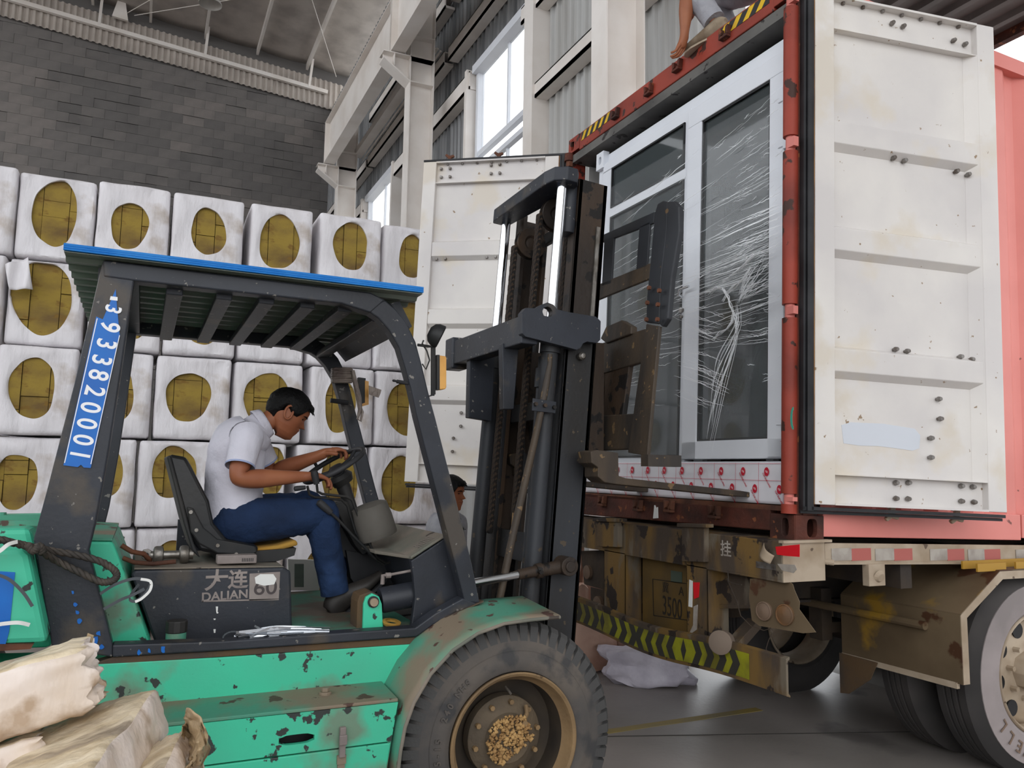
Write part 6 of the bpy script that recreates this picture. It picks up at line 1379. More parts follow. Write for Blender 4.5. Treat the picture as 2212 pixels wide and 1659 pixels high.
def skin_mesh(nodes, edges, root=0, lv=2):
    me = bpy.data.meshes.new('sk'); me.from_pydata([tuple(p) for p, r in nodes], edges, []); o = bpy.data.objects.new('sk', me); col.objects.link(o)
    sm = o.modifiers.new('s', 'SKIN'); sm.use_smooth_shade = True; sm.branch_smoothing = .3
    for i, (p, r) in enumerate(nodes): me.skin_vertices[0].data[i].radius = (r, r); me.skin_vertices[0].data[i].use_root = (i == root)
    o.modifiers.new('u', 'SUBSURF').levels = lv
    bpy.context.view_layer.update(); ev = o.evaluated_get(bpy.context.evaluated_depsgraph_get()); m2 = ev.to_mesh()
    vs = [tuple(v.co) for v in m2.vertices]; fs = [tuple(p.vertices) for p in m2.polygons]; ev.to_mesh_clear(); bpy.data.objects.remove(o); return vs, fs
def interp(x, xs, ys): return float(np.interp(x, xs, ys))
HU = [0, .012, .03, .045, .055, .060, .066, .078, .086, .096, .11, .122, .135, .16, .185, .205, .22, .23]
HF = [.052, .074, .076, .082, .086, .083, .090, .086, .108, .102, .092, .087, .093, .094, .083, .062, .034, .0]
HB_ = [.045, .066, .070, .073, .075, .076, .077, .079, .081, .083, .084, .084, .087, .090, .081, .061, .033, .0]
BU = [0, .015, .03, .06, .09, .12, .16, .19, .21, .225, .23]; BB = [.01, -.01, -.03, -.065, -.088, -.098, -.10, -.088, -.065, -.03, -.0]
WU = [0, .015, .03, .06, .09, .12, .15, .18, .205, .22, .23]; WW = [.022, .040, .052, .064, .070, .074, .077, .073, .056, .034, .003]
def head_pt(u, th, off=0):
    """u up the head, th angle from the nose"""
    fp_ = interp(u, HU, HF); fb = interp(u, HU, HB_); bk_ = interp(u, BU, BB); w = interp(u, WU, WW)
    t = abs((th + PI) % (2 * PI) - PI)
    cx = .0 if u > .05 else .01
    c, s_ = math.cos(th), math.sin(th)
    nw = .2 if .07 < u < .125 else (.34 if u < .07 else .5)
    front = fb + (fp_ - fb) * math.exp(-(t / nw) ** 2)
    if .11 < u < .128: front -= .006 * math.exp(-((t - .42) / .16) ** 2)
    r = (front if c > 0 else -bk_)
    e = 2.0
    x = r * (abs(c) ** (2 / 2.3)) * (1 if c > 0 else -1); y = w * (abs(s_) ** (2 / 2.2)) * (1 if s_ > 0 else -1)
    l = math.hypot(x, y); k = (l + off) / max(l, 1e-5)
    return x * k, y * k, u
def make_head(M4, gskin, ghair_name, parent, hairline, mats, eyes=True, haircrop=.012):
    def T(p): return tuple(M4 @ Vector(p))
    n, m = 48, 40; rings = []
    us = sorted(set([round(x, 4) for x in np.linspace(.0, .2295, m)] + HU[:-1]))
    for u in us: rings.append([T(head_pt(u, 2 * PI * k / n)) for k in range(n)])
    loft_rings(gskin, rings)
    # ears
    for sy in (1, -1):
        r = []
        for i in range(14):
            a = 2 * PI * i / 14; r.append(T((-.006 + .019 * math.cos(a) - .004 * math.sin(a), sy * (.078 + .006 * math.sin(a * .5)), .112 + .032 * math.sin(a))))
        gskin.tube(r, .0055, n=8, closed=True)
        gskin.add([T((-.006 + .016 * math.cos(2 * PI * i / 12), sy * .077, .112 + .028 * math.sin(2 * PI * i / 12))) for i in range(12)], [list(range(12))])
    return T
def hair_mesh(T, name, m_, parent, off=.012, front=.172):
    g = G(); n, m = 64, 22; rings = []
    def low(th):
        t = abs((th + PI) % (2 * PI) - PI)
        if t < .75: return front + .004 * math.sin(9 * th)
        if t < 1.15: return front + (.112 - front) * (t - .75) / .4
        if t < 1.55: return .112
        if t < 1.95: return .112 + .028 * math.sin((t - 1.55) / .4 * PI)
        return .112 + (.058 - .112) * min(1, (t - 1.95) / .5)
    for j in range(m + 1):
        R = []
        for k in range(n):
            th = 2 * PI * k / n; lo = low(th); f_ = j / m; u = lo + (.2296 - lo) * f_
            t = abs((th + PI) % (2 * PI) - PI)
            o_ = off * min(1, f_ * 6 + .25) + .004 * noise.noise(Vector((math.cos(th) * 6, math.sin(th) * 6, u * 40))) + (.008 * math.exp(-(t / .6) ** 2) * (1 if .0 < f_ < .45 else 0))
            x, y, z = head_pt(u, th, o_); z += off * .9 * max(0, (u - .18) / .05)
            R.append(T((x, y, z)))
        rings.append(R)
    loft_rings(g, rings)
    rn = random.Random(4)
    for k in range(46):   # short tufts along the fringe and crown
        th = rn.uniform(-.9, .9); u = rn.uniform(front - .002, front + .03); a = Vector(head_pt(u, th, off * .7)); b = a + Vector((rn.uniform(.008, .022), rn.uniform(-.008, .008), rn.uniform(-.016, .0)))
        g.tube([T(a), T((a + b) / 2 + Vector((.003, 0, .002))), T(b)], [.004, .003, .0006], n=5)
    return make(name, g, m_, parent, smooth=50)
def face_details(T, parent):
    for sy in (1, -1):
        c = head_pt(.119, sy * .46, -.0015); g = G(); bm = bmesh.new(); bmesh.ops.create_uvsphere(bm, u_segments=12, v_segments=8, radius=1)
        for v in bm.verts: g.v.append(T((c[0] + v.co.x * .006, c[1] + v.co.y * .013, c[2] + v.co.z * .0035)))
        for f in bm.faces: g.f.append([v.index for v in f.verts]); g.m.append(0)
        bm.free(); make('eye', g, M['hair'], parent, smooth=80)
        g = G(); g.tube([T(head_pt(.132 + .004 * math.sin((k / 5) * PI), sy * (.24 + .11 * k), .003)) for k in range(6)], [.0015, .003, .0035, .003, .0025, .001], n=6); make('eyebrow', g, M['hair'], parent)
    g = G(); g.tube([T(head_pt(.0605, a, .001)) for a in np.linspace(-.33, .33, 9)], [.001, .002, .0025, .003, .003, .003, .0025, .002, .001], n=6); make('lips', g, mat('lips', (128, 70, 60), .5), parent)

def person(label, J, H4, mats, hands, group=None, extra=None, hairoff=.012, build_legs=True):
    side = Vector(J['side']); Pn = {k: Vector(v) for k, v in J.items() if k != 'side'}
    # continuous body
    N = []; E_ = []
    def add(p, r, par=None):
        N.append((Vector(p), r)); 
        if par is not None: E_.append((par, len(N) - 1))
        return len(N) - 1
    pel = add(Pn['pelvis'], .085); sp = add(Pn['chest'].lerp(Pn['pelvis'], .5), .10, pel); ch = add(Pn['chest'], .11, sp); nb = add(Pn['neck'], .055, ch); nk = add(Pn['neck'].lerp(Pn['skull'], .6), .052, nb); add(Pn['skull'], .055, nk)
    for s_ in ('n', 'f'):
        sh = add(Pn['sh' + s_], .055, ch); mid = add(Pn['sh' + s_].lerp(Pn['el' + s_], .5), .052, sh); el = add(Pn['el' + s_], .045, mid); fo = add(Pn['el' + s_].lerp(Pn['wr' + s_], .35), .047, el); f2 = add(Pn['el' + s_].lerp(Pn['wr' + s_], .75), .034, fo)
        hn, he = hand_nodes(Pn['wr' + s_], *hands[s_]); k = len(N); N += hn; E_ += [(a + k, b + k) for a, b in he]; E_.append((f2, k))
        hp = add(Pn['hip' + s_], .07, pel); kn = add(Pn['kn' + s_], .055, hp); cf = add(Pn['kn' + s_].lerp(Pn['an' + s_], .35), .052, kn); an = add(Pn['an' + s_], .034, cf); d0 = (Pn['toe' + s_] - Pn['an' + s_]).normalized(); dn0 = side.cross(d0).normalized(); dn0 = dn0 if dn0.dot(Pn['an' + s_] - Pn['kn' + s_]) > 0 else -dn0; add(Pn['an' + s_] + d0 * .09 + dn0 * .045, .022, an)
    vs, fs = skin_mesh(N, E_)
    g = G(); g.add(vs, fs); T = make_head(H4, g, None, None, None, mats)
    body = make('person', g, M['skin'], smooth=70, label=label, cat='person', group=group, recalc=True)
    hair_mesh(T, 'hair', M['hair'], body, hairoff); face_details(T, body)
    # shirt
    g = G(); up = (Pn['neck'] - Pn['pelvis']).normalized()
    c0, c1, c2 = Pn['pelvis'], Pn['chest'], Pn['neck']
    bx = side
    fwd = (Pn['chest'] - Pn['pelvis']).cross(side).normalized()
    tn = [tuple(c0 - up * .05 + fwd * .0) + (.178, .142), tuple(c0.lerp(c1, .3)) + (.165, .130), tuple(c0.lerp(c1, .75)) + (.172, .128), tuple(c1 + (c1 - c0) * .12) + (.19, .125), tuple(c1.lerp(c2, .60)) + (.165, .10), tuple(c1.lerp(c2, .86)) + (.095, .075), tuple(c2.lerp(Pn['skull'], .12)) + (.066, .066)]
    limb(g, tn, side, n=40, k=7, wr=.05, seed=1)
    for s_ in ('n', 'f'):
        sh, el = Pn['sh' + s_], Pn['el' + s_]; inn = sh.lerp(c1, .45); d = (el - sh)
        limb(g, [tuple(inn) + (.085, .085), tuple(sh) + (.074, .072), tuple(sh + d * .35) + (.070, .066), tuple(sh + d * .70) + (.066, .062)], side if s_ == 'f' else side, n=24, k=5, wr=.035, seed=3, cap=False)
        # knitted cuff
    shirt = make('shirt', g, mats['shirt'], body, smooth=60)
    for s_ in ('n', 'f'):
        sh, el = Pn['sh' + s_], Pn['el' + s_]; d = (el - sh); g = G(); limb(g, [tuple(sh + d * .665) + (.0675, .0635), tuple(sh + d * .705) + (.0672, .0632)], side, n=24, k=2, cap=False); make('sleeve_trim', g, mats.get('trim', mats['shirt']), shirt, thick=.002)
    # collar
    g = G(); nd = (Pn['skull'] - Pn['neck']).normalized(); limb(g, [tuple(c2 - nd * .01) + (.080, .078), tuple(c2 + nd * .03) + (.066, .066)], side, n=24, k=3, cap=False); make('collar', g, mats['shirt'], shirt, thick=.004, smooth=60)
    # trousers
    g = G(); limb(g, [tuple(c0 + up * .05) + (.150, .115), tuple(c0) + (.168, .13), tuple(c0.lerp((Pn['hipn'] + Pn['hipf']) / 2, .9)) + (.165, .125)], side, n=28, k=4)
    for s_ in ('n', 'f'):
        hp, kn, an = Pn['hip' + s_], Pn['kn' + s_], Pn['an' + s_]
        bend = kn + ((kn - hp).normalized() + (kn - an).normalized()) * .012
        limb(g, [tuple(hp - (kn - hp).normalized() * .10 + up * .01) + (.05, .05), tuple(hp - (kn - hp).normalized() * .06) + (.085, .09), tuple(hp) + (.098, .104), tuple(hp.lerp(kn, .5)) + (.088, .092), tuple(hp.lerp(kn, .85)) + (.076, .080), tuple(bend) + (.070, .072), tuple(kn.lerp(an, .2)) + (.070, .072), tuple(kn.lerp(an, .55)) + (.069, .070), tuple(kn.lerp(an, .97)) + (.062, .066)], side, n=32, k=7, wr=.085, seed=7)
    make('trousers', g, mats['trousers'], body, smooth=60)
    g = G(); limb(g, [tuple(c0 + up * .052) + (.158, .122), tuple(c0 + up * .022) + (.162, .126)], side, n=28, k=2); make('belt', g, M['plastic'], body)
    for s_ in ('n', 'f'):
        an, to = Pn['an' + s_], Pn['toe' + s_]; d = (to - an).normalized(); dn = side.cross(d).normalized()
        if dn.dot(Pn['an' + s_] - Pn['kn' + s_]) < 0: dn = -dn
        heel = an - d * .06 + dn * .055; tip = heel + d * .285
        g = G(); limb(g, [tuple(heel - d * .015) + (.022, .022), tuple(heel) + (.034, .045), tuple(heel + d * .05 - dn * .02) + (.040, .060), tuple(heel + d * .12 - dn * .01) + (.042, .046), tuple(heel + d * .20 + dn * .005) + (.048, .032), tuple(tip + dn * .008) + (.030, .018)], side, n=20, k=5); sh_ = make('shoe', g, mats['shoe'], body, smooth=60)
        g = G(); o_ = []
        for q, wd in ((-.018, .02), (.02, .034), (.08, .034), (.15, .044), (.22, .046), (.27, .034), (.292, .012)): o_.append((q, wd))
        pts = [heel + d * q + side * wd + dn * .036 for q, wd in o_] + [heel + d * q - side * wd + dn * .036 for q, wd in o_[::-1]]
        g.prism([tuple(p) for p in pts], tuple(dn * .012)); make('sole', g, mats.get('sole', M['rubber']), sh_)
    return body
Yc = 3.9
def D_(x, y, Y=Yc): return Vector(P(x, y, 1, Y))
th_ = math.radians(27); chin = D_(621, 955)
ef = Vector((math.cos(th_), 0, -math.sin(th_))); eu = Vector((math.sin(th_), 0, math.cos(th_))); es = Vector((0, 1, 0))
ear = D_(618, 893); O_ = ear - eu * .112 + ef * .006
H4 = Matrix(((ef.x, es.x, eu.x, O_.x), (ef.y, es.y, eu.y, O_.y), (ef.z, es.z, eu.z, O_.z), (0, 0, 0, 1)))
J = dict(side=(0, 1, 0), pelvis=tuple(D_(500, 1112)), chest=tuple(D_(513, 975)), neck=tuple(D_(563, 918)), skull=tuple(O_ + eu * .09 - ef * .03),
         shn=tuple(D_(533, 945, 3.73)), eln=tuple(D_(512, 1036, 3.66)), wrn=tuple(D_(652, 1030, 3.72)),
         shf=tuple(D_(545, 945, 4.07)), elf=tuple(D_(585, 1022, 4.12)), wrf=tuple(D_(690, 984, 3.97)),
         hipn=tuple(D_(505, 1128, 3.80)), knn=tuple(D_(693, 1112, 3.76)), ann=tuple(D_(724, 1284, 3.80)), toen=tuple(D_(800, 1222, 3.80)),
         hipf=tuple(D_(510, 1122, 4.0)), knf=tuple(D_(665, 1095, 4.04)), anf=tuple(D_(745, 1235, 4.04)), toef=tuple(D_(805, 1225, 4.04)))
hands = {'n': ((1, .08, .05), (.25, 0, -1), (0, 1, 0), 1.15), 'f': ((.8, -.12, .32), (.35, 0, -1), (.1, -1, .1), 1.2)}
person('driver in a white polo shirt and blue jeans, leaning forward on the forklift seat', J, H4, dict(shirt=M['shirt'], trousers=M['jeans'], shoe=M['shoe'], trim=mat('pale_blue_cuff_trim', (150, 160, 190), .8)), hands)

# --- worker crouching on the container roof (upper body above the picture)
Mx_, Nx_ = CD(1, 0, 0), CD(0, 1, 0); RZ = CL(3, 4, 2.70)[2]
def R_(x, y, X): return Vector(P(x, y, 0, X))
sh0 = R_(1528, 70, 2.93); hd_ = R_(1474, 100, 2.84)
fv = Vector((-.35, .93, 0)).normalized()      # direction he faces, along the roof edge towards the left
sd_ = Vector((0, 0, 1)).cross(fv) * -1
hipc = Vector((sh0.x + .25, sh0.y - .12, RZ + .42))
anN = R_(1545, 50, 2.98); anN.z = max(anN.z, RZ + .09)
toN = anN + fv * .2 + Vector((0, 0, -.03)); kneN = anN + Vector((-.10, .20, .40)); 
J = dict(side=tuple(sd_), pelvis=tuple(hipc), chest=tuple(hipc + Vector((-.12, .18, .34))), neck=tuple(hipc + Vector((-.17, .27, .52))), skull=tuple(hipc + Vector((-.20, .34, .64))),
         shn=tuple(hipc + Vector((-.30, .10, .44))), eln=tuple(hd_ + Vector((.02, -.02, .30))), wrn=tuple(hd_ + Vector((.01, -.01, .075))),
         shf=tuple(hipc + Vector((.06, .26, .44))), elf=tuple(hipc + Vector((.08, .45, .25))), wrf=tuple(hipc + Vector((.02, .55, .10))),
         hipn=tuple(hipc + Vector((-.09, 0, -.02))), knn=tuple(kneN), ann=tuple(anN), toen=tuple(toN),
         hipf=tuple(hipc + Vector((.10, .05, -.02))), knf=tuple(hipc + Vector((.05, .42, .05))), anf=tuple(hipc + Vector((.10, .25, -.33))), toef=tuple(hipc + Vector((.04, .42, -.36))))
o2 = Vector(J['skull']) - Vector((0, 0, .09)); H2 = Matrix(((fv.x, -sd_.x, 0, o2.x), (fv.y, -sd_.y, 0, o2.y), (0, 0, 1, o2.z), (0, 0, 0, 1)))
person('worker in grey trousers crouching on the container roof, one hand gripping its edge', J, H2, dict(shirt=M['shirt'], trousers=M['grey_trouser'], shoe=M['old_shoe'], sole=M['dusty_beige']), {'n': ((-.15, .25, -1), (-1, 0, -.2), tuple(sd_), .8), 'f': ((0, 1, -.3), (0, -.2, -1), tuple(-sd_), .6)})
# --- man standing behind the mast, only his dark hair and cheek show
p = Vector(P(988, 1062, 1, 5.0)); fv = Vector((.75, -.6, -.0)).normalized(); sd_ = Vector((-.6, -.75, 0)) 
b = Vector((p.x - .05, p.y, 0)); nz_ = p.z - .13
J = dict(side=tuple(sd_), pelvis=(b.x, b.y, .80), chest=(b.x - .02, b.y, 1.10), neck=(b.x, b.y, nz_ - .03), skull=(b.x + .02, b.y, nz_ + .09),
         shn=tuple(b + sd_ * -.17 + Vector((0, 0, 1.16))), eln=tuple(b + sd_ * -.22 + Vector((0, 0, .92))), wrn=tuple(b + sd_ * -.2 + fv * .12 + Vector((0, 0, .70))),
         shf=tuple(b + sd_ * .17 + Vector((0, 0, 1.16))), elf=tuple(b + sd_ * .22 + Vector((0, 0, .92))), wrf=tuple(b + sd_ * .2 + fv * .12 + Vector((0, 0, .70))),
         hipn=tuple(b - sd_ * .09 + Vector((0, 0, .78))), knn=tuple(b - sd_ * .09 + fv * .03 + Vector((0, 0, .44))), ann=tuple(b - sd_ * .09 + Vector((0, 0, .09))), toen=tuple(b - sd_ * .09 + fv * .2 + Vector((0, 0, .06))),
         hipf=tuple(b + sd_ * .09 + Vector((0, 0, .78))), knf=tuple(b + sd_ * .09 + fv * .03 + Vector((0, 0, .44))), anf=tuple(b + sd_ * .09 + Vector((0, 0, .09))), toef=tuple(b + sd_ * .09 + fv * .2 + Vector((0, 0, .06))))
o2 = Vector((b.x, b.y, nz_)); H3 = Matrix(((fv.x, -sd_.x, 0, o2.x), (fv.y, -sd_.y, 0, o2.y), (0, 0, 1, o2.z), (0, 0, 0, 1)))
person('dark haired man half hidden behind the forklift mast', J, H3, dict(shirt=M['grey_trouser'], trousers=M['jeans'], shoe=M['shoe']), {'n': (tuple(fv * .3 + Vector((0, 0, -1))), tuple(sd_), tuple(fv), .6), 'f': (tuple(fv * .3 + Vector((0, 0, -1))), tuple(-sd_), tuple(fv), .6)}, hairoff=.016)
# ================================================================ loose things
# steel shackle on the hood
HT = P(450, 1226, 1, HY)[2] + .006
c0 = Vector(P(325, 1200, 1, 3.68)); c1 = Vector(P(404, 1195, 1, 3.68)); zc = HT + .034
c0.z = zc; c1.z = zc
shk = empty('shackle', (0.5 * (c0.x + c1.x), 3.7, HT), 'galvanised steel bow shackle lying on the engine hood', 'shackle')
x0 = P(342, 1200, 1, 3.68)[0]; x1 = P(398, 1195, 1, 3.68)[0]; xe = P(312, 1200, 1, 3.68)[0]; xr = P(412, 1195, 1, 3.68)[0]
g = G(); bw_ = []
for a in np.linspace(0, PI, 13): bw_.append(((x0 + x1) / 2 - (x1 - x0) / 2 * math.cos(a), 3.68 + .13 * math.sin(a), HT + .020))
g.tube([(x0, 3.68, zc)] + [(p[0], p[1] + .02, p[2]) for p in bw_] + [(x1, 3.68, zc)], .017, n=12)
for x in (x0, x1): g.lathe((x - .02, 3.68, zc), (1, 0, 0), [(-.0, .024), (.004, .034), (.012, .037), (.028, .037), (.036, .034), (.04, .024)], n=20)
make('bow', g, M['galv'], shk, smooth=45)
g = G(); g.cyl((x0 - .03, 3.68, zc), (x1 + .035, 3.68, zc), .017, n=14); g.cyl((x1 + .02, 3.68, zc), (x1 + .035, 3.68, zc), .022, n=12); make('pin', g, M['galv'], shk, smooth=40)
g = G(); g.fp(sidep(3.675), [(xe + .035, zc - .01), (xe + .035, zc + .012), (xe + .012, zc + .026), (xe - .008, zc + .022), (xe - .010, zc - .012), (xe + .01, zc - .022)], -.012, 0); make('pin_tab', g, M['galv'], shk, bevel=.003)
g = G(); g.cyl((xe + .008, 3.674, zc + .002), (xe + .008, 3.6735, zc + .002), .009, n=12); make('tab_hole', g, M['rubber'], shk)
g = G(); g.tube([P(x, y, 1, 3.60) for x, y in ((262, 1178), (285, 1192), (310, 1196))] + [(x0 - .03, 3.68, HT + .012)], .010, n=8); g.tube([P(x, y, 1, 3.57) for x, y in ((265, 1205), (290, 1215), (330, 1218), (380, 1213))], .009, n=8); make('hose', g, M['rust_brown'], label='two brown rubber hoses running onto the engine hood', cat='hose', smooth=60)
# box beside the seat
b0 = P(470, 1205, 1, 3.56); b1 = P(556, 1202, 1, 3.56)
rb_ = empty('meter_box', (b0[0], 3.6, HT), 'small dusty grey box with slots beside the seat on the hood', 'box')
g = G(); g.box(b0[0], b1[0], 3.57, 3.64, HT, HT + .035); make('casing', g, M['silver_print'], rb_, bevel=.004)
g = G()
for k in range(7): g.box(b1[0] - .06 + .007 * k, b1[0] - .057 + .007 * k, 3.568, 3.5705, HT + .008, HT + .022)
make('slots', g, M['rubber'], rb_)
# wire rope sling around the rear pillar
Y_ = 3.18
def rope(pts, Y, r, name, parent=None, m_='rope', label=None, cat=None):
    P3 = smoothpath([P(x, y, 1, Yy) for x, y, Yy in pts], 8); g = G(); n = len(P3)
    for s_ in range(3):
        q = []
        for i, p in enumerate(P3):
            d = P3[min(i + 1, n - 1)] - P3[max(i - 1, 0)]; d = _n(d); a = np.cross(d, [0, 1, 0]); a = _n(a); b = np.cross(d, a); t = i * .9 + s_ * 2 * PI / 3
            q.append(tuple(p + (a * math.cos(t) + b * math.sin(t)) * r * .5))
        g.tube(q, r * .55, n=6)
    return make(name, g, M[m_], parent, smooth=60, label=label, cat=cat)
sl_ = rope([(-60, 1160, 3.0), (0, 1166, 3.02), (50, 1178, 3.06), (100, 1188, 3.16), (160, 1198, 3.17), (215, 1212, 3.16), (245, 1230, 3.15), (252, 1245, 3.15), (240, 1256, 3.15), (215, 1256, 3.15), (170, 1235, 3.16), (120, 1210, 3.17), (75, 1185, 3.08), (40, 1175, 3.05)], Y_, .013, 'wire_rope_sling', label='greasy steel wire rope sling looped round the rear pillar', cat='rope')
rope([(60, 1178, 3.05), (72, 1190, 3.05), (85, 1180, 3.05), (92, 1192, 3.06)], Y_, .014, 'rope_splice', sl_)
def ribbon(name, pts, w_, m_, parent=None, up=(0, 0, 1), **k):
    P3 = smoothpath([P(x, y, 1, Yy) for x, y, Yy in pts], 6); g = G(); vs = []; n = len(P3); U_ = np.array(up, float)
    for i, p in enumerate(P3):
        d = _n(P3[min(i + 1, n - 1)] - P3[max(i - 1, 0)]); s_ = U_ - d * U_.dot(d); s_ = _n(s_) * w_ / 2
        vs += [tuple(p - s_), tuple(p + s_)]
    g.add(vs, [(2 * i, 2 * i + 1, 2 * i + 3, 2 * i + 2) for i in range(n - 1)]); return make(name, g, m_, parent, recalc=False, thick=.0012, **k)
st = ribbon('strapping_loop', [(216, 1283, 3.17), (250, 1262, 3.14), (290, 1250, 3.12), (318, 1254, 3.12), (325, 1262, 3.12), (312, 1285, 3.12), (290, 1299, 3.13), (280, 1290, 3.14), (300, 1262, 3.16)], .010, M['strap_grey'], label='grey and white packing strap loop hanging by the rear pillar', cat='strap')
ribbon('strap_tail', [(224, 1316, 3.17), (260, 1296, 3.15), (285, 1286, 3.13), (312, 1272, 3.12)], .010, M['strap_grey'], st)
ribbon('white_fold', [(304, 1251, 3.115), (325, 1256, 3.113), (324, 1275, 3.113), (306, 1293, 3.115), (292, 1300, 3.12)], .009, M['strap_white'], st)
ribbon('packing_strap', [(-20, 1352, 3.05), (10, 1347, 3.05), (40, 1345, 3.04), (64, 1350, 3.05)], .012, M['strap_white'], label='white packing strap end across the green counterweight', cat='strap')
ribbon('packing_strap', [(-20, 1200, 3.0), (0, 1190, 3.0), (18, 1176, 3.0), (38, 1170, 3.02)], .012, M['strap_white'], label='white packing strap crossing the wire rope at the left edge', cat='strap')
ribbon('packing_strap', [(-10, 1240, 3.05), (20, 1252, 3.05), (50, 1280, 3.05), (70, 1310, 3.05)], .010, M['strap_grey'], label='thin grey strap curling over the blue decal', cat='strap')
# silver strapping bundle on the floor edge
rr3 = random.Random(9); rz_ = P(600, 1373, 1, 3.28)[2]
bn = empty('strapping_bundle', (P(600, 1373, 1, 3.28)[0], 3.28, rz_), 'bundle of silver steel strapping offcuts lying on the forklift floor edge', 'strapping')
for k in range(22):
    xa = rr3.uniform(505, 560); xb = rr3.uniform(620, 716); ya = 1372 - (xa - 600) * -.03 + rr3.uniform(-6, 6); yb = 1362 + rr3.uniform(-7, 5); Yy = 3.28 + rr3.uniform(-.03, .05)
    ribbon('strap_strip', [(xa, ya + 2, Yy), ((xa + xb) / 2, min(ya, yb) + rr3.uniform(-1, 6), Yy), (xb, yb, Yy)], .012, M['strap_silver'], bn, up=(0, rr3.uniform(-1, 1), rr3.uniform(.2, 1)))
ribbon('tie_strap', [(580, 1362, 3.25), (592, 1368, 3.25), (604, 1362, 3.25)], .03, M['strap_silver'], bn); ribbon('strap_strip', [(550, 1352, 3.3), (565, 1360, 3.28), (582, 1368, 3.27)], .008, M['strap_silver'], bn)
rope([(480, 1383, 3.28), (485, 1372, 3.28), (500, 1365, 3.28), (520, 1366, 3.28)], 3.28, .004, 'loop_end', bn, 'strap_grey')
g = G(); c = P(848, 1346, 1, 3.34); g.lathe((c[0], 3.36, c[2] - .01), (.1, -.2, 1), [(0, .035), (.01, .04), (.014, .04), (.016, .028)], n=20, cap=False); make('tape_roll', g, M['foam'], label='small brown ring lying on the floor plate by the tilt cylinder', cat='ring')
# --- foreground bundles wrapped in dirty film
def slab(name, F, outline, thick, label, seed, m_side, m_top, rag=0.004, group=None, top_shift=None, nb=10):
    """a wrapped board bundle: closed rounded body from an outline on frame F, thick along -n"""
    t = empty(name, tuple(F.to(*np.mean(outline, axis=0), -thick / 2)), label, 'bundle', group)
    n = len(outline); cx_, cy_ = np.mean(outline, axis=0)
    pts = []
    for i in range(n):
        a = np.array(outline[i]); b = np.array(outline[(i + 1) % n])
        for j in range(nb): pts.append(tuple(a + (b - a) * j / nb))
    N_ = len(pts); rings = []
    def P_(u, v, w, s_=0): 
        k = rag * noise.noise(Vector((u * 14, v * 14, w * 10 + seed))) + .5 * rag * noise.noise(Vector((u * 40, v * 40, w * 30 + seed)))
        du, dv = u - cx_, v - cy_; l = math.hypot(du, dv) + 1e-6
        return F.to(u + du / l * k, v + dv / l * k, w + k)
    levels = [(.93, 0), (.975, .002), (1.0, -.012), (1.0, -thick * .33), (1.0, -thick * .66), (1.0, -thick + .012), (.97, -thick)]
    for s_, w in levels: rings.append([P_(cx_ + (u - cx_) * s_, cy_ + (v - cy_) * s_, w) for u, v in pts])
    g = G(); loft_rings(g, rings, cap=False)
    # filled caps with inner rings so that the relief shows
    for s0, w in ((.93, 0), (.97, -thick)):
        rr_ = [[P_(cx_ + (u - cx_) * s_, cy_ + (v - cy_) * s_, w + .003 * math.sin(u * 30)) for u, v in pts] for s_ in (s0, s0 * .75, s0 * .5, s0 * .25, .02)]
        loft_rings(g, rr_, cap=True)
    o = make('wrapping', g, m_side, t, smooth=45); return t
def bundle(name, tip, du, dv, dn, L_, W_, T_, label, seed, ragged=True, group='wrapped bundles in the foreground'):
    """box-like bundle; tip = near top corner; du along length (away), dv across, dn down"""
    du, dv, dn = Vector(du).normalized(), Vector(dv).normalized(), Vector(dn).normalized(); tip = Vector(tip)
    t = empty(name, tuple(tip + du * L_ / 2 + dv * W_ / 2 + dn * T_), label, 'bundle', group)
    bm = bmesh.new(); bmesh.ops.create_cube(bm, size=1); bmesh.ops.subdivide_edges(bm, edges=bm.edges, cuts=22, use_grid_fill=True)
    g = G(); top = []
    for v in bm.verts:
        x, y, z = v.co.x + .5, v.co.y + .5, .5 - v.co.z
        e = .03; fx = min(x, 1 - x) * L_; fy = min(y, 1 - y) * W_; fz = min(z, 1 - z) * T_
        r_ = .022; k = 0
        p = Vector((x * L_, y * W_, z * T_)); q = Vector((min(max(p.x, r_), L_ - r_), min(max(p.y, r_), W_ - r_), min(max(p.z, r_), T_ - r_)))
        dd = p - q
        if dd.length > r_: p = q + dd.normalized() * r_
        p += Vector((noise.noise(p * 8 + Vector((seed, 0, 0))), noise.noise(p * 8 + Vector((0, seed, 0))), noise.noise(p * 7 + Vector((0, 0, seed))))) * .010
        p += dd.normalized() * (.006 * noise.noise(Vector((p.x * 30, p.y * 30, p.z * 30))) + .004 * math.sin(p.x * 55 + 4 * noise.noise(p * 5)) * (1 if fz > .01 else .3)) if dd.length > 0 else Vector((0, 0, .004 * noise.noise(Vector((p.x * 25, p.y * 60, seed)))))
        if ragged and x < .02: p.x += .03 * noise.noise(Vector((y * 9, z * 6, seed))) - .01
        g.v.append(tuple(tip + du * p.x + dv * p.y + dn * p.z))
    mi = []
    for f in bm.faces:
        c = f.calc_center_median(); g.f.append([v.index for v in f.verts]); g.m.append(1 if c.z > .49 else 0)
    bm.free(); make('wrapping', g, [M['film_dirty'], M['film_top']], t, smooth=50)
    return t
# frames: the pile lies close to the camera on the left, tilted up to the right
def Q(x, y, Y): return Vector(P(x, y, 1, Y))
def tri_bundle(name, a, b, c, T_, label, seed, flip=1, **k):
    """a = right far top corner, b = left along the far top edge, c = near edge direction"""
    a, b, c = Vector(a), Vector(b), Vector(c); du = (b - a); L_ = du.length; dv = (c - a); du.normalize(); dv = dv - du * du.dot(dv); W_ = dv.length; dv.normalize(); dn = du.cross(dv) * flip
    if dn.z > 0: dn = -dn
    return bundle(name, a, du, dv, dn, L_ , W_, T_, label, seed, **k)
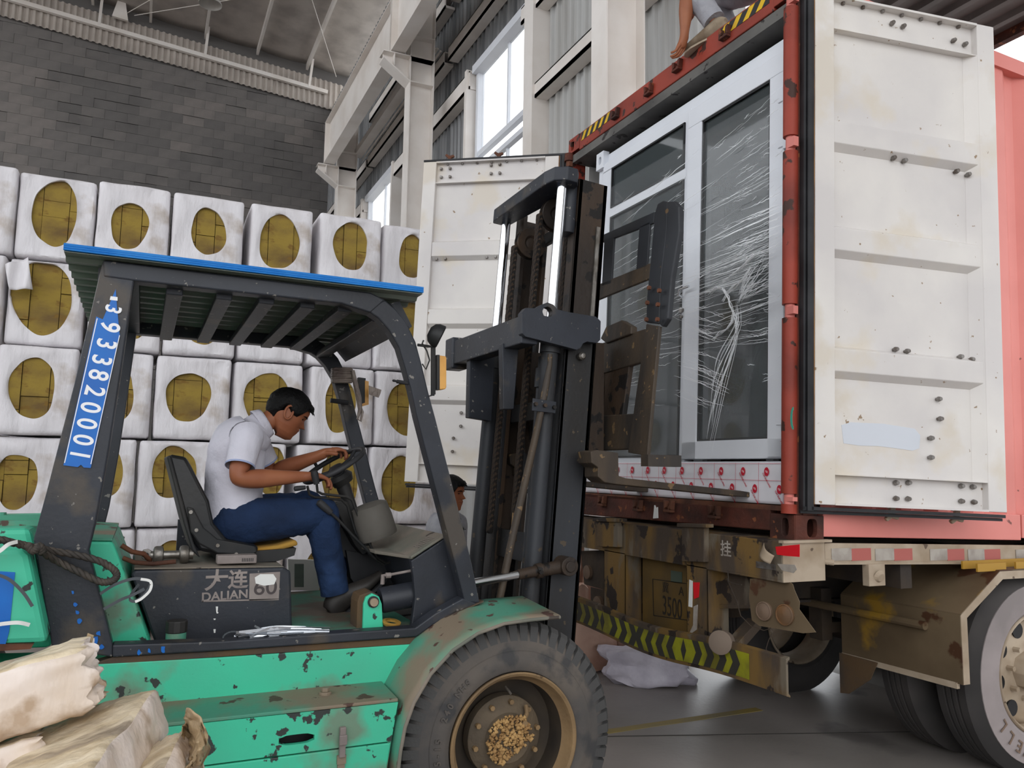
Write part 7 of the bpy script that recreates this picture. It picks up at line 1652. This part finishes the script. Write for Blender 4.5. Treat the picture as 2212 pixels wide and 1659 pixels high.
# upper left bundle
tri_bundle('wrapped_bundle', Q(186, 1372, 2.42), Q(-420, 1560, 2.42), Q(150, 1405, 2.2), .155, 'dirty white film wrapped bundle with ragged torn end, topmost at the left edge', 2)
tri_bundle('wrapped_bundle', Q(95, 1560, 2.44), Q(-420, 1720, 2.44), Q(75, 1585, 2.2), .12, 'pale wrapped bundle directly beneath the ragged one', 5)
# big middle bundle : broad yellowed top face towards the camera
tri_bundle('wrapped_bundle', Q(343, 1480, 2.36), Q(40, 1860, 1.60), Q(112, 1552, 2.42), .13, 'large bundle with yellowed film top and rounded white end, centre of the foreground pile', 9, ragged=False)
tri_bundle('wrapped_bundle', Q(352, 1566, 2.34), Q(120, 1900, 1.66), Q(200, 1610, 2.40), .11, 'white wrapped bundle under the large yellowed one', 12, ragged=False)
tri_bundle('wrapped_bundle', Q(398, 1572, 2.24), Q(230, 1900, 1.62), Q(330, 1600, 2.30), .17, 'smaller bundle with loose brown film, rightmost of the foreground pile', 15, ragged=True)
# torn loose film at its end
g = G(); rt = random.Random(21)
def lf(s, t): 
    a = -1.3 + 2.9 * s; x = 385 + 66 * math.cos(a) * (.35 + .65 * t) ; y = 1630 + 82 * math.sin(a) * (.5 + .5 * t) - 22 * t
    x += 7 * noise.noise(Vector((s * 9, t * 5, 1))); y += 7 * noise.noise(Vector((s * 9, t * 5, 7)))
    return P(x, y, 1, 2.16 + .07 * math.sin(t * 3 + s * 6) + .03 * noise.noise(Vector((s * 12, t * 9, 3))))
g.grid(lf, 36, 16); fmz = mat('loose_brown_film', (170, 148, 116), .35, c2=(140, 116, 84), ns=8, bump=.8, bs=25); make('loose_film', g, fmz, label='loose brown film hanging from the rightmost foreground bundle', cat='film', smooth=70, recalc=False, thick=.002)
g = G()
for pts in (((150, 1480), (158, 1505), (168, 1520), (178, 1525)), ((180, 1478), (186, 1492), (182, 1500)), ((150, 1478), (180, 1472), (210, 1470), (218, 1474)), ((188, 1372), (200, 1374), (196, 1390), (200, 1400))):
    g.tube([P(x, y, 1, 2.38) for x, y in pts], [.006, .004, .003, .001][:len(pts)], n=6)
make('torn_film_shreds', g, fmz, label='thin torn film shreds at the ragged bundle end', cat='film', kind='stuff')
# support under the pile
g = G(); g.box(-1.3, .12, 1.5, 2.6, 0, .14); mk = make('timber_pallet', G().box(-1.6, .1, 1.4, 2.6, .05, .14), M['cardboard'], label='timber pallet under the foreground bundles', cat='pallet')
# --- stacked goods behind the trailer
def goods(x0, y0, x1, y1, Y, m_, label, cat='bundle', seed=0, dep=.3, grp='packed goods behind the trailer'):
    a = P(x0, y0, 1, Y); b = P(x1, y1, 1, Y); zb = b[2]
    if seed in (2, 3, 5, 6, 7): zb = 0.0
    return lump('packed_bundle', ((a[0] + b[0]) / 2, Y + dep / 2, zb), (abs(b[0] - a[0]), dep, a[2] - zb), m_, label, cat, grp, seed, rough=.5)
goods(1236, 1180, 1262, 1262, 5.75, M['pink_sack'], 'pale wrapped roll standing left of the trailer lamps', seed=1, dep=.4)
goods(1222, 1268, 1275, 1345, 5.6, M['pink_sack'], 'pinkish wrapped sack below the left trailer lamps', seed=2)
goods(1262, 1262, 1310, 1345, 5.85, M['pink_sack'], 'pale wrapped sack between the left lamps and the bumper post', seed=3)
goods(1345, 1262, 1395, 1312, 5.75, M['pink_sack'], 'upper pale parcel seen left of the number panel', seed=4)
goods(1335, 1308, 1392, 1352, 5.6, M['pink_sack'], 'lower pinkish parcel seen left of the number panel', seed=5)
goods(1380, 1345, 1500, 1420, 5.9, mat('pale_sheeted_pile', (226, 204, 186), .6, c2=(206, 178, 156), ns=3), 'pale sheeted pile glowing beneath the number panel', seed=6)
goods(1225, 1345, 1330, 1400, 5.45, M['pink_sack'], 'row of low wrapped parcels under the bumper end', seed=7)
a = P(1232, 1398, 1, 6.0); b = P(1292, 1436, 1, 6.0)
g = G(); g.box(a[0], b[0], 6.0, 6.4, .0, max(a[2] - .0, .1)); make('carton', g, M['cardboard'], label='reddish brown carton on the floor behind the front wheel', cat='box', bevel=.006)
a = P(1180, 1450, 1, 5.6); b = P(1345, 1450, 1, 5.6); g = G(); g.box(a[0], b[0], 5.6, 5.68, 0, .06); make('steel_bar', g, M['trailer_dark'], label='dark steel bar on the floor beside the white bag', cat='bar')
g = G(); g.box(2.6, 3.9, 6.2, 6.5, 0, .25); make('pallet', g, M['cardboard'], label='low brown timber stack under the packed goods', cat='pallet')
# ---------------------------------------------------------------- lettering becomes real meshes
bpy.context.view_layer.update()
dg = bpy.context.evaluated_depsgraph_get()
for o in [o for o in bpy.data.objects if o.type == 'FONT']:
    me = bpy.data.meshes.new_from_object(o.evaluated_get(dg)); nm = o.name
    n = bpy.data.objects.new('x', me); n.parent = o.parent; n.matrix_basis = o.matrix_basis.copy(); col.objects.link(n)
    bpy.data.objects.remove(o); n.name = nm; me.name = nm
